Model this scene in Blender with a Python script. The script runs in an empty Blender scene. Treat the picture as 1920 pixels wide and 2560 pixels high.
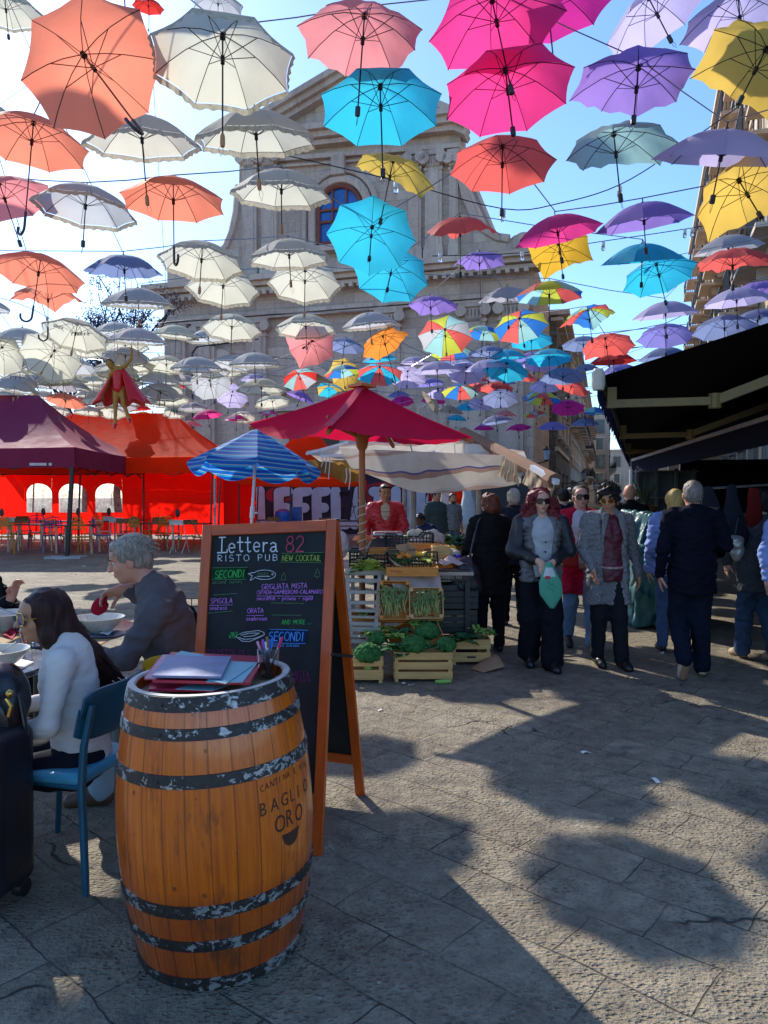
import bpy, math, random
import numpy as np
from mathutils import Vector, Matrix, Euler
V = Vector
pi = math.pi
R = math.radians
SC = bpy.context.scene
COL = SC.collection
# ---------------------------------------------------------------- camera
CAMZ = 1.62
FPX = 1849.0
PITCH = R(-1.18)
cd = bpy.data.cameras.new('camera'); cam = bpy.data.objects.new('camera', cd); COL.objects.link(cam)
cam.location = (0, 0, CAMZ); cam.rotation_euler = (pi/2+PITCH, 0, 0)
cd.sensor_fit = 'VERTICAL'; cd.sensor_height = 36; cd.lens = 36*FPX/2560; cd.clip_start = .05; cd.clip_end = 1500
SC.camera = cam
# ---------------------------------------------------------------- light
SUN_AZ = R(-30.6)      # left of the view axis (+Y)
SUN_EL = R(35)
w = bpy.data.worlds.new("World"); SC.world = w; w.use_nodes = True
nt = w.node_tree; bg = nt.nodes['Background']
sky = nt.nodes.new('ShaderNodeTexSky'); sky.sky_type = 'NISHITA'; sky.sun_disc = False
sky.sun_elevation = SUN_EL; sky.sun_rotation = SUN_AZ; sky.dust_density = .4; sky.air_density = 1.0; sky.ozone_density = 8
nt.links.new(sky.outputs[0], bg.inputs[0]); bg.inputs[1].default_value = .128
sd = bpy.data.lights.new('sun', 'SUN'); sd.energy = 2.85; sd.angle = R(.6); sd.color = (1, .94, .85)
so = bpy.data.objects.new('sun', sd); COL.objects.link(so)
sdir = V((math.sin(SUN_AZ)*math.cos(SUN_EL), math.cos(SUN_AZ)*math.cos(SUN_EL), math.sin(SUN_EL)))
so.rotation_euler = (-sdir).to_track_quat('-Z', 'Y').to_euler(); so.location = sdir*60
SC.view_settings.view_transform = 'Standard'; SC.view_settings.look = 'None'
SC.view_settings.exposure = 1.13; SC.view_settings.gamma = 1
SC.cycles.max_bounces = 7; SC.cycles.transparent_max_bounces = 12
SC.cycles.diffuse_bounces = 3; SC.cycles.caustics_reflective = False; SC.cycles.caustics_refractive = False
SC.cycles.sample_clamp_indirect = 4
# ---------------------------------------------------------------- photograph -> place
CP = V((0, 0, CAMZ)); FW = V((0, math.cos(PITCH), math.sin(PITCH))); UP = V((0, -math.sin(PITCH), math.cos(PITCH)))
def ray(px, py): return FW + V((1, 0, 0))*((px-960)/FPX) + UP*((1280-py)/FPX)
def at(px, py, Y):
    r = ray(px, py); return CP + r*(Y/r.y)
def gnd(px, py, z=0):
    r = ray(px, py); return CP + r*((z-CAMZ)/r.z)
def onpl(px, py, p0, n):
    r = ray(px, py); return CP + r*((V(p0)-CP).dot(n)/r.dot(n))
def X(px, Y): return (px-960)/FPX*Y
# ---------------------------------------------------------------- mesh builder
class MB:
    def __init__(s): s.v = []; s.f = []; s.m = []; s.mi = 0; s.T = None
    def add(s, vs, fs):
        b = len(s.v)
        if s.T is not None: vs = [s.T @ V(p) for p in vs]
        s.v += [tuple(p) for p in vs]; s.f += [tuple(i+b for i in f) for f in fs]; s.m += [s.mi]*len(fs); return s
    def box(s, c, sz, rot=None, bev=0, taper=None):
        x, y, z = sz[0]/2, sz[1]/2, sz[2]/2
        if bev:
            b = min(bev, x*.9, y*.9, z*.9); vs = []; fs = []
            # chamfered box: 24 verts
            idx = {}
            for sx in (-1, 1):
                for sy in (-1, 1):
                    for sz_ in (-1, 1):
                        idx[(sx, sy, sz_)] = len(vs)
                        vs += [V((sx*x, sy*(y-b), sz_*(z-b))), V((sx*(x-b), sy*y, sz_*(z-b))), V((sx*(x-b), sy*(y-b), sz_*z))]
            I = lambda a, k: idx[a]+k
            for a in (-1, 1):
                q = [(a, -1, -1), (a, 1, -1), (a, 1, 1), (a, -1, 1)]; fs.append([I(t, 0) for t in (q if a > 0 else q[::-1])])
                q = [(-1, a, -1), (-1, a, 1), (1, a, 1), (1, a, -1)]; fs.append([I(t, 1) for t in (q if a > 0 else q[::-1])])
                q = [(-1, -1, a), (1, -1, a), (1, 1, a), (-1, 1, a)]; fs.append([I(t, 2) for t in (q if a > 0 else q[::-1])])
                for c_ in (-1, 1):
                    fs.append([I((a, c_, -1), 0), I((a, c_, 1), 0), I((a, c_, 1), 1), I((a, c_, -1), 1)])
                    fs.append([I((a, -1, c_), 0), I((a, 1, c_), 0), I((a, 1, c_), 2), I((a, -1, c_), 2)])
                    fs.append([I((-1, a, c_), 1), I((1, a, c_), 1), I((1, a, c_), 2), I((-1, a, c_), 2)])
            for k in idx: fs.append([idx[k], idx[k]+1, idx[k]+2])
        else:
            vs = [V((i*x, j*y, k*z)) for i in (-1, 1) for j in (-1, 1) for k in (-1, 1)]
            fs = [(0, 1, 3, 2), (4, 6, 7, 5), (0, 4, 5, 1), (2, 3, 7, 6), (0, 2, 6, 4), (1, 5, 7, 3)]
        if taper: vs = [V((p.x*(taper if p.z > 0 else 1), p.y*(taper if p.z > 0 else 1), p.z)) for p in vs]
        if rot is not None:
            m = rot if isinstance(rot, Matrix) else Euler(rot).to_matrix(); vs = [m @ p for p in vs]
        c = V(c); return s.add([p+c for p in vs], fs)
    def beam(s, a, b, w, h, up=(0, 0, 1), bev=0):
        a = V(a); b = V(b); d = b-a; L = d.length; d.normalize(); u = V(up)
        if abs(d.dot(u)) > .98: u = V((0, 1, 0))
        x = d.cross(u).normalized(); z = x.cross(d)
        m = Matrix((x, d, z)).transposed(); return s.box((a+b)/2, (w, L, h), m, bev)
    def tube(s, pts, r, n=8, cap=True):
        pts = [V(p) for p in pts]; N = len(pts)
        rs = r if isinstance(r, (list, tuple)) else [r]*N
        t0 = (pts[1]-pts[0]).normalized(); u = t0.orthogonal().normalized(); vs = []; pt = t0
        for i, p in enumerate(pts):
            t = (pts[min(i+1, N-1)]-pts[max(i-1, 0)]).normalized()
            u = (pt.rotation_difference(t) @ u); u = (u - t*u.dot(t)).normalized(); pt = t; w_ = t.cross(u)
            vs += [p + (u*math.cos(2*pi*k/n)+w_*math.sin(2*pi*k/n))*rs[i] for k in range(n)]
        fs = [(i*n+k, i*n+(k+1) % n, (i+1)*n+(k+1) % n, (i+1)*n+k) for i in range(N-1) for k in range(n)]
        if cap: fs += [tuple(range(n))[::-1], tuple((N-1)*n+k for k in range(n))]
        return s.add(vs, fs)
    def lathe(s, prof, n=32, c=(0, 0, 0), a0=0, a1=2*pi, cap=False):
        c = V(c); full = abs(a1-a0-2*pi) < 1e-6; m = n if full else n+1
        vs = [c+V((r*math.cos(a0+(a1-a0)*k/n), r*math.sin(a0+(a1-a0)*k/n), z)) for (r, z) in prof for k in range(m)]
        fs = [(i*m+k, i*m+(k+1) % m, (i+1)*m+(k+1) % m, (i+1)*m+k) for i in range(len(prof)-1) for k in range(n)]
        if cap: fs += [tuple(range(m))[::-1], tuple((len(prof)-1)*m+k for k in range(m))]
        return s.add(vs, fs)
    def ball(s, c, r, n=10, m=6, rot=None):
        r = r if isinstance(r, (tuple, list)) else (r, r, r); c = V(c); vs = [V((0, 0, r[2]))]
        for i in range(1, m):
            for k in range(n):
                a = pi*i/m; b = 2*pi*k/n; vs.append(V((r[0]*math.sin(a)*math.cos(b), r[1]*math.sin(a)*math.sin(b), r[2]*math.cos(a))))
        vs.append(V((0, 0, -r[2]))); L = len(vs)-1
        fs = [(0, 1+k, 1+(k+1) % n) for k in range(n)] + [(L, L-n+(k+1) % n, L-n+k) for k in range(n)]
        fs += [(1+i*n+k, 1+(i+1)*n+k, 1+(i+1)*n+(k+1) % n, 1+i*n+(k+1) % n) for i in range(m-2) for k in range(n)]
        if rot is not None: vs = [rot @ p for p in vs]
        return s.add([p+c for p in vs], fs)
    def grid(s, fn, nu, nv, closeu=False):
        vs = [fn(i/nu, j/nv) for i in range(nu+1) for j in range(nv+1)]
        fs = [(i*(nv+1)+j, (i+1)*(nv+1)+j, (i+1)*(nv+1)+j+1, i*(nv+1)+j+1) for i in range(nu) for j in range(nv)]
        return s.add(vs, fs)
    def prism(s, poly, ax, d):
        """poly: 3D points of a planar outline, extruded by vector d"""
        p = [V(q) for q in poly]; n = len(p); d = V(d)
        fs = [tuple(range(n)), tuple(range(2*n-1, n-1, -1))] + [(i, i+n, (i+1) % n+n, (i+1) % n) for i in range(n)]
        return s.add(p+[q+d for q in p], fs)
ROOTM = {}
def rm(o):
    while o is not None and o.name not in ROOTM: o = o.parent
    return ROOTM[o.name] if o is not None else Matrix()
def thing(name, label, cat, loc=(0, 0, 0), rz=0, group=None, rot=None):
    o = bpy.data.objects.new(name, None); COL.objects.link(o); o.empty_display_size = .1
    o.location = loc; o.rotation_euler = rot if rot is not None else (0, 0, rz)
    o['label'] = label; o['category'] = cat
    if group: o['group'] = group
    ROOTM[o.name] = Matrix.Translation(V(loc)) @ o.rotation_euler.to_matrix().to_4x4()
    return o
def tag(o, label, cat, group=None):
    o['label'] = label; o['category'] = cat
    if group: o['group'] = group
    return o
def mesh_of(name, mb, mats, smooth=False, angle=35):
    me = bpy.data.meshes.new(name); me.from_pydata(mb.v, [], mb.f)
    mats = mats if isinstance(mats, (list, tuple)) else [mats]
    for m in mats: me.materials.append(m)
    if len(mats) > 1: me.polygons.foreach_set('material_index', mb.m)
    if smooth:
        me.polygons.foreach_set('use_smooth', [True]*len(me.polygons))
        if angle and smooth != 'all':
            try: me.set_sharp_from_angle(angle=R(angle))
            except Exception: pass
    me.update(); return me
def part(name, mb, mats, parent=None, world=False, smooth=True, label=None, solid=0):
    if world and parent is not None:
        inv = rm(parent).inverted(); mb.v = [tuple(inv @ V(p)) for p in mb.v]
    me = mesh_of(name, mb, mats, smooth)
    o = bpy.data.objects.new(name, me); COL.objects.link(o)
    if parent is not None: o.parent = parent
    if label: o['label'] = label
    if solid:
        md = o.modifiers.new('thick', 'SOLIDIFY'); md.thickness = solid; md.offset = 0
    return o
def struct(name, mb, mats, smooth=False):
    o = part(name, mb, mats, smooth=smooth); o['kind'] = 'structure'; return o
def kids(o): return [c for c in KIDS.get(o.name, [])]
def copy_tree(o, loc=None, rz=None, label=None, group=None, parent=None):
    c = o.copy(); COL.objects.link(c); c.parent = parent
    if parent is None:
        if loc is not None: c.location = loc
        if rz is not None: c.rotation_euler = (0, 0, rz)
        if label: c['label'] = label
        if group: c['group'] = group
        ROOTM[c.name] = Matrix.Translation(c.location) @ c.rotation_euler.to_matrix().to_4x4()
    for ch in [x for x in bpy.data.objects if x.parent == o]: copy_tree(ch, parent=c)
    return c
# ---------------------------------------------------------------- materials
MC = {}
class NB:
    def __init__(s, name):
        s.m = bpy.data.materials.new(name); s.m.use_nodes = True; s.t = s.m.node_tree; s.p = s.t.nodes['Principled BSDF']; s.out = s.t.nodes['Material Output']
    def n(s, typ, **kw):
        nd = s.t.nodes.new('ShaderNode'+typ)
        for k, v in kw.items():
            if k.startswith('i_'): nd.inputs[int(k[2:])].default_value = v
            else: setattr(nd, k, v)
        return nd
    def l(s, a, b): s.t.links.new(a, b)
    def coord(s, scale=(1, 1, 1), rot=(0, 0, 0), loc=(0, 0, 0), kind='Object'):
        tc = s.n('TexCoord'); mp = s.n('Mapping'); s.l(tc.outputs[kind], mp.inputs[0])
        mp.inputs[3].default_value = scale; mp.inputs[2].default_value = rot; mp.inputs[1].default_value = loc; return mp.outputs[0]
    def noise(s, co, scale, detail=4, rough=.55, dist=0):
        nd = s.n('TexNoise'); s.l(co, nd.inputs['Vector']); nd.inputs['Scale'].default_value = scale; nd.inputs['Detail'].default_value = detail
        nd.inputs['Roughness'].default_value = rough; nd.inputs['Distortion'].default_value = dist; return nd.outputs[0]
    def ramp(s, f, stops, interp='LINEAR'):
        nd = s.n('ValToRGB'); s.l(f, nd.inputs[0]); cr = nd.color_ramp; cr.interpolation = interp
        while len(cr.elements) < len(stops): cr.elements.new(.5)
        for e, (p, c) in zip(cr.elements, stops):
            e.position = p; e.color = (c, c, c, 1) if isinstance(c, (int, float)) else (*c[:3], 1)
        return nd.outputs[0]
    def mix(s, f, a, b, mode='MIX'):
        nd = s.n('Mix', data_type='RGBA', blend_type=mode)
        for src, k in ((f, 0), (a, 6), (b, 7)):
            if isinstance(src, (int, float)): nd.inputs[k].default_value = src if k == 0 else (src, src, src, 1)
            elif isinstance(src, (tuple, list)): nd.inputs[k].default_value = (*src[:3], 1)
            else: s.l(src, nd.inputs[k])
        return nd.outputs[2]
    def math(s, op, a, b=0, c=None):
        nd = s.n('Math', operation=op)
        for k, v in enumerate((a, b) if c is None else (a, b, c)):
            if isinstance(v, (int, float)): nd.inputs[k].default_value = v
            else: s.l(v, nd.inputs[k])
        return nd.outputs[0]
    def bump(s, h, strength=.3, dist=.01, nrm=None):
        nd = s.n('Bump'); nd.inputs['Strength'].default_value = strength; nd.inputs['Distance'].default_value = dist; s.l(h, nd.inputs['Height'])
        if nrm is not None: s.l(nrm, nd.inputs['Normal'])
        return nd.outputs[0]
def M(name, col, rough=.6, var=.18, scale=6, bump=0, bscale=60, metal=0, transl=0, spec=None, col2=None, bdist=.004, stretch=(1, 1, 1), coat=0, sheen=0):
    if name in MC: return MC[name]
    if spec is None: spec = .12 if transl or rough > .7 else .5
    b = NB(name); co = b.coord(stretch); nz = b.noise(co, scale, 5)
    c1 = tuple(max(0, x*(1-var)) for x in col); c2 = col2 if col2 else tuple(min(1, x*(1+var)) for x in col)
    c = b.ramp(nz, [(.3, c1), (.7, c2)]); b.l(c, b.p.inputs['Base Color'])
    rr = b.ramp(nz, [(.3, max(0, rough-.06)), (.7, min(1, rough+.06))]); b.l(rr, b.p.inputs['Roughness'])
    b.p.inputs['Metallic'].default_value = metal; b.p.inputs['Specular IOR Level'].default_value = spec
    b.p.inputs['Coat Weight'].default_value = coat
    if sheen: b.p.inputs['Sheen Weight'].default_value = sheen
    nrm = None
    if bump:
        nrm = b.bump(b.noise(co, bscale, 3), bump, bdist); b.l(nrm, b.p.inputs['Normal'])
    if transl:
        t = b.n('BsdfTranslucent'); b.l(c, t.inputs[0]); mx = b.n('MixShader'); mx.inputs[0].default_value = transl
        if nrm: b.l(nrm, t.inputs['Normal'])
        b.l(b.p.outputs[0], mx.inputs[1]); b.l(t.outputs[0], mx.inputs[2]); b.l(mx.outputs[0], b.out.inputs[0])
    MC[name] = b.m; return b.m
def MG(name, col=(1, 1, 1), rough=.02, ior=1.45):
    if name in MC: return MC[name]
    b = NB(name); g = b.p; g.inputs['Base Color'].default_value = (*col, 1); g.inputs['Roughness'].default_value = rough
    g.inputs['Transmission Weight'].default_value = 1; g.inputs['IOR'].default_value = ior
    # thin drinking glass lets direct light through
    MC[name] = b.m; return b.m
# ---------------------------------------------------------------- signed distance modelling (numpy) + surface nets
class SDF:
    """smooth union of rounded cones / ellipsoids / boxes, then cuts; meshed with surface nets"""
    def __init__(s): s.p = []; s.c = []; s.disp = None
    def cone(s, a, b, ra, rb=None, k=.02, sq=None): s.p.append(('c', np.array(a, float), np.array(b, float), ra, ra if rb is None else rb, k, sq)); return s
    def chain(s, pts, rs, k=.02):
        for i in range(len(pts)-1): s.cone(pts[i], pts[i+1], rs[i], rs[i+1], k)
        return s
    def ell(s, c, r, rot=None, k=.02):
        m = np.eye(3) if rot is None else np.array(rot.to_3x3() if hasattr(rot, 'to_3x3') else rot)
        s.p.append(('e', np.array(c, float), np.array(r, float), m, None, k, None)); return s
    def box(s, c, h, rot=None, rd=.01, k=.02):
        m = np.eye(3) if rot is None else np.array(rot)
        s.p.append(('b', np.array(c, float), np.array(h, float), m, rd, k, None)); return s
    def cut(s, kind, *a, k=.01):
        n = len(s.p); getattr(s, kind)(*a, k=k); s.c.append(s.p.pop()); return s
    @staticmethod
    def d1(pr, P):
        t = pr[0]
        if t == 'c':
            a, b, ra, rb, sq = pr[1], pr[2], pr[3], pr[4], pr[6]
            if sq is not None:   # flattened: squash space along one axis dir by factor
                ax, f = np.array(sq[0], float), sq[1]; Q = P + np.outer((P-a)@ax*(1/f-1), ax); 
            else: Q = P
            ab = b-a; L = ab@ab+1e-12; h = np.clip((Q-a)@ab/L, 0, 1); d = np.linalg.norm(Q-a-h[:, None]*ab, axis=1)-(ra+(rb-ra)*h)
            return d*(sq[1] if sq is not None and sq[1] < 1 else 1)
        if t == 'e':
            q = (P-pr[1])@pr[3]; r = pr[2]; k0 = np.linalg.norm(q/r, axis=1); k1 = np.linalg.norm(q/(r*r), axis=1)+1e-9
            return np.where(k0 < .5, (k0-1)*r.min(), k0*(k0-1)/k1)
        q = np.abs((P-pr[1])@pr[3])-pr[2]+pr[4]
        return np.linalg.norm(np.maximum(q, 0), axis=1)+np.minimum(q.max(axis=1), 0)-pr[4]
    def ev(s, P):
        d = None
        for pr in s.p:
            e = s.d1(pr, P); k = pr[5]
            if d is None: d = e
            else:
                h = np.maximum(k-np.abs(d-e), 0)/k; d = np.minimum(d, e)-h*h*k*.25
        for pr in s.c:
            e = -s.d1(pr, P); k = pr[5]; h = np.maximum(k-np.abs(d-e), 0)/k; d = np.maximum(d, e)+h*h*k*.25
        if s.disp is not None: d = d+s.disp(P)
        return d
    def bounds(s):
        lo = np.full(3, 1e9); hi = -lo
        for pr in s.p:
            if pr[0] == 'c':
                r = max(pr[3], pr[4]); 
                if pr[6] is not None: r *= max(1, pr[6][1])
                l = np.minimum(pr[1], pr[2])-r; h = np.maximum(pr[1], pr[2])+r
            else:
                r = np.abs(pr[3])@pr[2]; l = pr[1]-r; h = pr[1]+r
            lo = np.minimum(lo, l); hi = np.maximum(hi, h)
        return lo-.03, hi+.03
    def mesh(s, h):
        lo, hi = s.bounds(); B = 4
        nb = np.ceil((hi-lo)/(h*B)).astype(int)+1; n = nb*B
        gc = np.stack(np.meshgrid(*[np.arange(k) for k in nb], indexing='ij'), -1).reshape(-1, 3)
        cen = lo+(gc*B+(B-1)/2)*h; dc = s.ev(cen)
        vals = np.repeat(np.repeat(np.repeat(np.sign(dc).reshape(nb), B, 0), B, 1), B, 2).astype(np.float32)
        keep = gc[np.abs(dc) < h*B*.87*1.5+.012]
        off = np.stack(np.meshgrid(*[np.arange(B)]*3, indexing='ij'), -1).reshape(-1, 3)
        for i in range(0, len(keep), 4000):
            idx = (keep[i:i+4000, None, :]*B+off[None]).reshape(-1, 3); vals[idx[:, 0], idx[:, 1], idx[:, 2]] = s.ev(lo+idx*h)
        ins = vals < 0
        c = np.zeros(n-1, np.int8)
        for a in (0, 1):
            for b in (0, 1):
                for d in (0, 1): c += ins[a:n[0]-1+a, b:n[1]-1+b, d:n[2]-1+d]
        act = (c > 0) & (c < 8); ids = np.argwhere(act); num = -np.ones(n-1, np.int64); num[act] = np.arange(len(ids))
        acc = np.zeros((len(ids), 3)); cnt = np.zeros(len(ids))
        corners = [(a, b, d) for a in (0, 1) for b in (0, 1) for d in (0, 1)]
        for c0 in corners:
            for ax in range(3):
                if c0[ax]: continue
                c1 = list(c0); c1[ax] = 1
                v0 = vals[ids[:, 0]+c0[0], ids[:, 1]+c0[1], ids[:, 2]+c0[2]]; v1 = vals[ids[:, 0]+c1[0], ids[:, 1]+c1[1], ids[:, 2]+c1[2]]
                m = (v0 < 0) != (v1 < 0); t = np.where(m, v0/(v0-v1+1e-12), 0); p = np.tile(np.array(c0, float), (len(ids), 1)); p[:, ax] += t
                acc += p*m[:, None]; cnt += m
        verts = lo+(ids+acc/np.maximum(cnt, 1)[:, None])*h
        faces = []
        for ax in range(3):
            u, v = (ax+1) % 3, (ax+2) % 3
            sl0 = [slice(None)]*3; sl1 = [slice(None)]*3; sl0[ax] = slice(0, n[ax]-1); sl1[ax] = slice(1, n[ax])
            e = np.argwhere(ins[tuple(sl0)] != ins[tuple(sl1)])
            e = e[(e[:, u] > 0) & (e[:, v] > 0) & (e[:, u] < n[u]-1) & (e[:, v] < n[v]-1)]
            q = []
            for du, dv in ((0, 0), (-1, 0), (-1, -1), (0, -1)):
                w_ = e.copy(); w_[:, u] += du; w_[:, v] += dv; q.append(num[w_[:, 0], w_[:, 1], w_[:, 2]])
            q = np.stack(q, 1); fl = ins[e[:, 0], e[:, 1], e[:, 2]]; q[~fl] = q[~fl][:, ::-1]; faces.append(q)
        F = np.concatenate(faces); F = F[(F >= 0).all(1)]
        return verts, F
    def part(s, name, mat, parent, h=.012, world=False, label=None):
        v, f = s.mesh(h)
        if world: 
            m = np.array(rm(parent).inverted()) if parent is not None else np.eye(4); v = v@m[:3, :3].T+m[:3, 3]
        me = bpy.data.meshes.new(name); me.vertices.add(len(v)); me.vertices.foreach_set('co', v.ravel().astype(np.float32))
        me.loops.add(len(f)*4); me.loops.foreach_set('vertex_index', f.ravel().astype(np.int32)); me.polygons.add(len(f))
        me.polygons.foreach_set('loop_start', np.arange(0, len(f)*4, 4, dtype=np.int32)); me.polygons.foreach_set('loop_total', np.full(len(f), 4, dtype=np.int32))
        me.update(calc_edges=True); me.polygons.foreach_set('use_smooth', [True]*len(f))
        for m_ in (mat if isinstance(mat, (list, tuple)) else [mat]): me.materials.append(m_)
        o = bpy.data.objects.new(name, me); COL.objects.link(o)
        if parent is not None: o.parent = parent
        if label: o['label'] = label
        return o
def wob(amp, freq, seed=0, st=(1, 1, 1), ridg=False):
    rs = np.random.RandomState(seed); K = rs.normal(size=(7, 3)); K /= np.linalg.norm(K, axis=1)[:, None]; K = K*rs.uniform(.6, 1.7, 7)[:, None]*freq*np.array(st); ph = rs.uniform(0, 6.28, 7)
    K2 = K[::-1]*2.1
    def f(P):
        a = P@K.T+ph; q = np.sin(a+1.3*np.sin(P@K2.T*.5+ph[::-1])); r = q.mean(1)
        if ridg: r = np.abs(r)*2-.4
        return r*amp*1.8
    return f
# ================================================================ GROUND
def ground_mat():
    b = NB('basalt_paving'); tc = b.n('TexCoord'); P = tc.outputs['Object']
    def mp(rot=0, sc=(1, 1, 1), loc=(0, 0, 0)):
        m = b.n('Mapping'); b.l(P, m.inputs[0]); m.inputs[2].default_value = (0, 0, rot); m.inputs[3].default_value = sc; m.inputs[1].default_value = loc; return m.outputs[0]
    # distort coordinates so that joints wander
    wob_ = b.n('TexNoise'); b.l(P, wob_.inputs['Vector']); wob_.inputs['Scale'].default_value = 2.2; wob_.inputs['Detail'].default_value = 4
    vm = b.n('VectorMath', operation='SCALE'); b.l(wob_.outputs[1], vm.inputs[0]); vm.inputs[3].default_value = .09
    va = b.n('VectorMath', operation='ADD'); b.l(mp(R(41)), va.inputs[0]); b.l(vm.outputs[0], va.inputs[1])
    br = b.n('TexBrick'); b.l(va.outputs[0], br.inputs[0]); br.inputs['Scale'].default_value = 1; br.inputs['Mortar Size'].default_value = .0042
    br.inputs['Brick Width'].default_value = .5; br.inputs['Row Height'].default_value = .3; br.inputs['Mortar Smooth'].default_value = .6; br.offset = .43; br.squash = 1
    br.inputs['Color1'].default_value = (.25, .25, .25, 1); br.inputs['Color2'].default_value = (.75, .75, .75, 1); br.inputs['Mortar'].default_value = (.5, .5, .5, 1)
    joint = br.outputs[1]; tone = br.outputs[0]
    n1 = b.noise(mp(), 1.1, 6, .6); n2 = b.noise(mp(), 9, 6, .65); n3 = b.noise(mp(), 60, 4, .6)
    # joint visibility varies: filled with dirt in places
    jv = b.ramp(b.noise(mp(), 1.7, 3), [(.4, .06), (.56, 1)]); J = b.math('MULTIPLY', joint, jv)
    base = b.ramp(n1, [(.25, (.21, .165, .11)), (.5, (.30, .25, .17)), (.78, (.42, .365, .255))])
    base = b.mix(.55, base, b.ramp(n2, [(.3, (.12, .09, .06)), (.55, (.31, .26, .18)), (.75, (.50, .435, .31))]))
    base = b.mix(.30, base, tone, 'OVERLAY')
    blot = b.ramp(b.noise(mp(), 4.2, 7, .7), [(.36, 1), (.46, 0)]); base = b.mix(b.math('MULTIPLY', blot, .5), base, (.08, .072, .07))
    base = b.mix(b.math('MULTIPLY', b.ramp(n3, [(.34, 1), (.5, 0)]), .4), base, (.07, .07, .07))
    wht = b.ramp(b.noise(mp(0, (1, 1, 1), (7, 3, 0)), 26, 2, .5), [(.755, 0), (.775, 1)]); base = b.mix(b.math('MULTIPLY', wht, .75), base, (.55, .53, .48))
    base = b.mix(b.math('MULTIPLY', J, .8), base, (.05, .045, .04))
    # thin long cracks
    vo = b.n('TexVoronoi', feature='DISTANCE_TO_EDGE'); vv = b.n('VectorMath', operation='ADD'); b.l(mp(R(12)), vv.inputs[0]); vm2 = b.n('VectorMath', operation='SCALE'); b.l(wob_.outputs[1], vm2.inputs[0]); vm2.inputs[3].default_value = .5; b.l(vm2.outputs[0], vv.inputs[1]); b.l(vv.outputs[0], vo.inputs[0]); vo.inputs['Scale'].default_value = .55
    crack = b.math('MULTIPLY', b.ramp(vo.outputs[0], [(.0, 1), (.006, 0)]), b.ramp(n1, [(.54, 0), (.62, 1)]))
    base = b.mix(crack, base, (.045, .04, .035))
    b.l(base, b.p.inputs['Base Color']); b.l(b.ramp(n2, [(.3, .62), (.7, .9)]), b.p.inputs['Roughness']); b.p.inputs['Specular IOR Level'].default_value = .25
    # relief: chisel pits in some slabs, coarse lumps, joints
    pit = b.n('TexVoronoi', feature='F1'); b.l(mp(.5, (38, 52, 1)), pit.inputs[0]); pit.inputs['Scale'].default_value = 1; pit.inputs['Randomness'].default_value = 1
    pitm = b.math('MULTIPLY', b.ramp(pit.outputs[0], [(.12, 0), (.42, 1)]), b.ramp(b.noise(mp(0, (1, 1, 1), (2, 9, 0)), 1.8, 3), [(.38, .12), (.6, 1)]))
    strk = b.noise(mp(R(28), (14, 90, 1)), 1, 3, .6)
    h = b.math('MULTIPLY', n2, 3.0); h = b.math('ADD', h, b.math('MULTIPLY', pitm, 1.3)); h = b.math('ADD', h, b.math('MULTIPLY', strk, .7)); h = b.math('ADD', h, b.math('MULTIPLY', n3, 1.3))
    h = b.math('SUBTRACT', h, b.math('MULTIPLY', J, 2.2)); h = b.math('SUBTRACT', h, b.math('MULTIPLY', crack, 2)); h = b.math('ADD', h, b.math('MULTIPLY', tone, .5))
    b.l(b.bump(h, 1, .0135), b.p.inputs['Normal']); return b.m
g = MB(); g.add([(-500, -60, 0), (500, -60, 0), (500, 900, 0), (-500, 900, 0)], [(0, 1, 2, 3)])
struct('ground', g, ground_mat())

# ================================================================ STONE MATERIALS
def stone_mat(name, c1, c2, bw=1.0, bh=.45, mort=.012, bump=.5, stain=.4, rot=(pi/2, 0, 0), mc=(.15, .14, .13), tonev=.35):
    if name in MC: return MC[name]
    b = NB(name); P = b.coord(); Pr = b.coord(rot=rot)
    br = b.n('TexBrick'); b.l(Pr, br.inputs[0]); br.inputs['Scale'].default_value = 1; br.inputs['Brick Width'].default_value = bw; br.inputs['Row Height'].default_value = bh
    br.inputs['Mortar Size'].default_value = mort; br.inputs['Color1'].default_value = (.3, .3, .3, 1); br.inputs['Color2'].default_value = (.7, .7, .7, 1); br.inputs['Mortar'].default_value = (.5, .5, .5, 1)
    n1 = b.noise(P, .5, 7, .62); n2 = b.noise(P, 7, 5, .6)
    c = b.ramp(n1, [(.3, c1), (.7, c2)]); c = b.mix(tonev, c, br.outputs[0], 'OVERLAY'); c = b.mix(.25, c, b.ramp(n2, [(.3, .1), (.7, .6)]), 'OVERLAY')
    st = b.ramp(b.noise(b.coord((1.6, 1.6, .22)), 1.4, 6, .65), [(.52, 0), (.72, 1)]); c = b.mix(b.math('MULTIPLY', st, stain), c, tuple(x*.42 for x in c1))
    c = b.mix(b.math('MULTIPLY', br.outputs[1], .6), c, mc); b.l(c, b.p.inputs['Base Color']); b.p.inputs['Roughness'].default_value = .9; b.p.inputs['Specular IOR Level'].default_value = .2
    h = b.math('SUBTRACT', b.math('MULTIPLY', n2, .6), br.outputs[1]); b.l(b.bump(h, bump, .02), b.p.inputs['Normal']); MC[name] = b.m; return b.m
S_church = stone_mat('church_stone', (.52, .42, .34), (.62, .51, .42), 1.1, .5, .01, .35, .35)
S_trim = stone_mat('church_trim_stone', (.55, .45, .37), (.66, .55, .46), 1.6, 3, .006, .3, .55)
S_tower = stone_mat('rubble_stone', (.10, .085, .075), (.24, .20, .17), .5, .22, .03, 1, .5, tonev=.7)
S_cream = stone_mat('cream_plaster', (.42, .35, .27), (.55, .47, .38), 9, 9, 0, .15, .4)
S_cream2 = stone_mat('pale_plaster', (.40, .35, .30), (.50, .45, .40), 9, 9, 0, .15, .5)
S_cream3 = stone_mat('sandy_plaster', (.50, .37, .20), (.62, .48, .30), 9, 9, 0, .15, .3)
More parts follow.
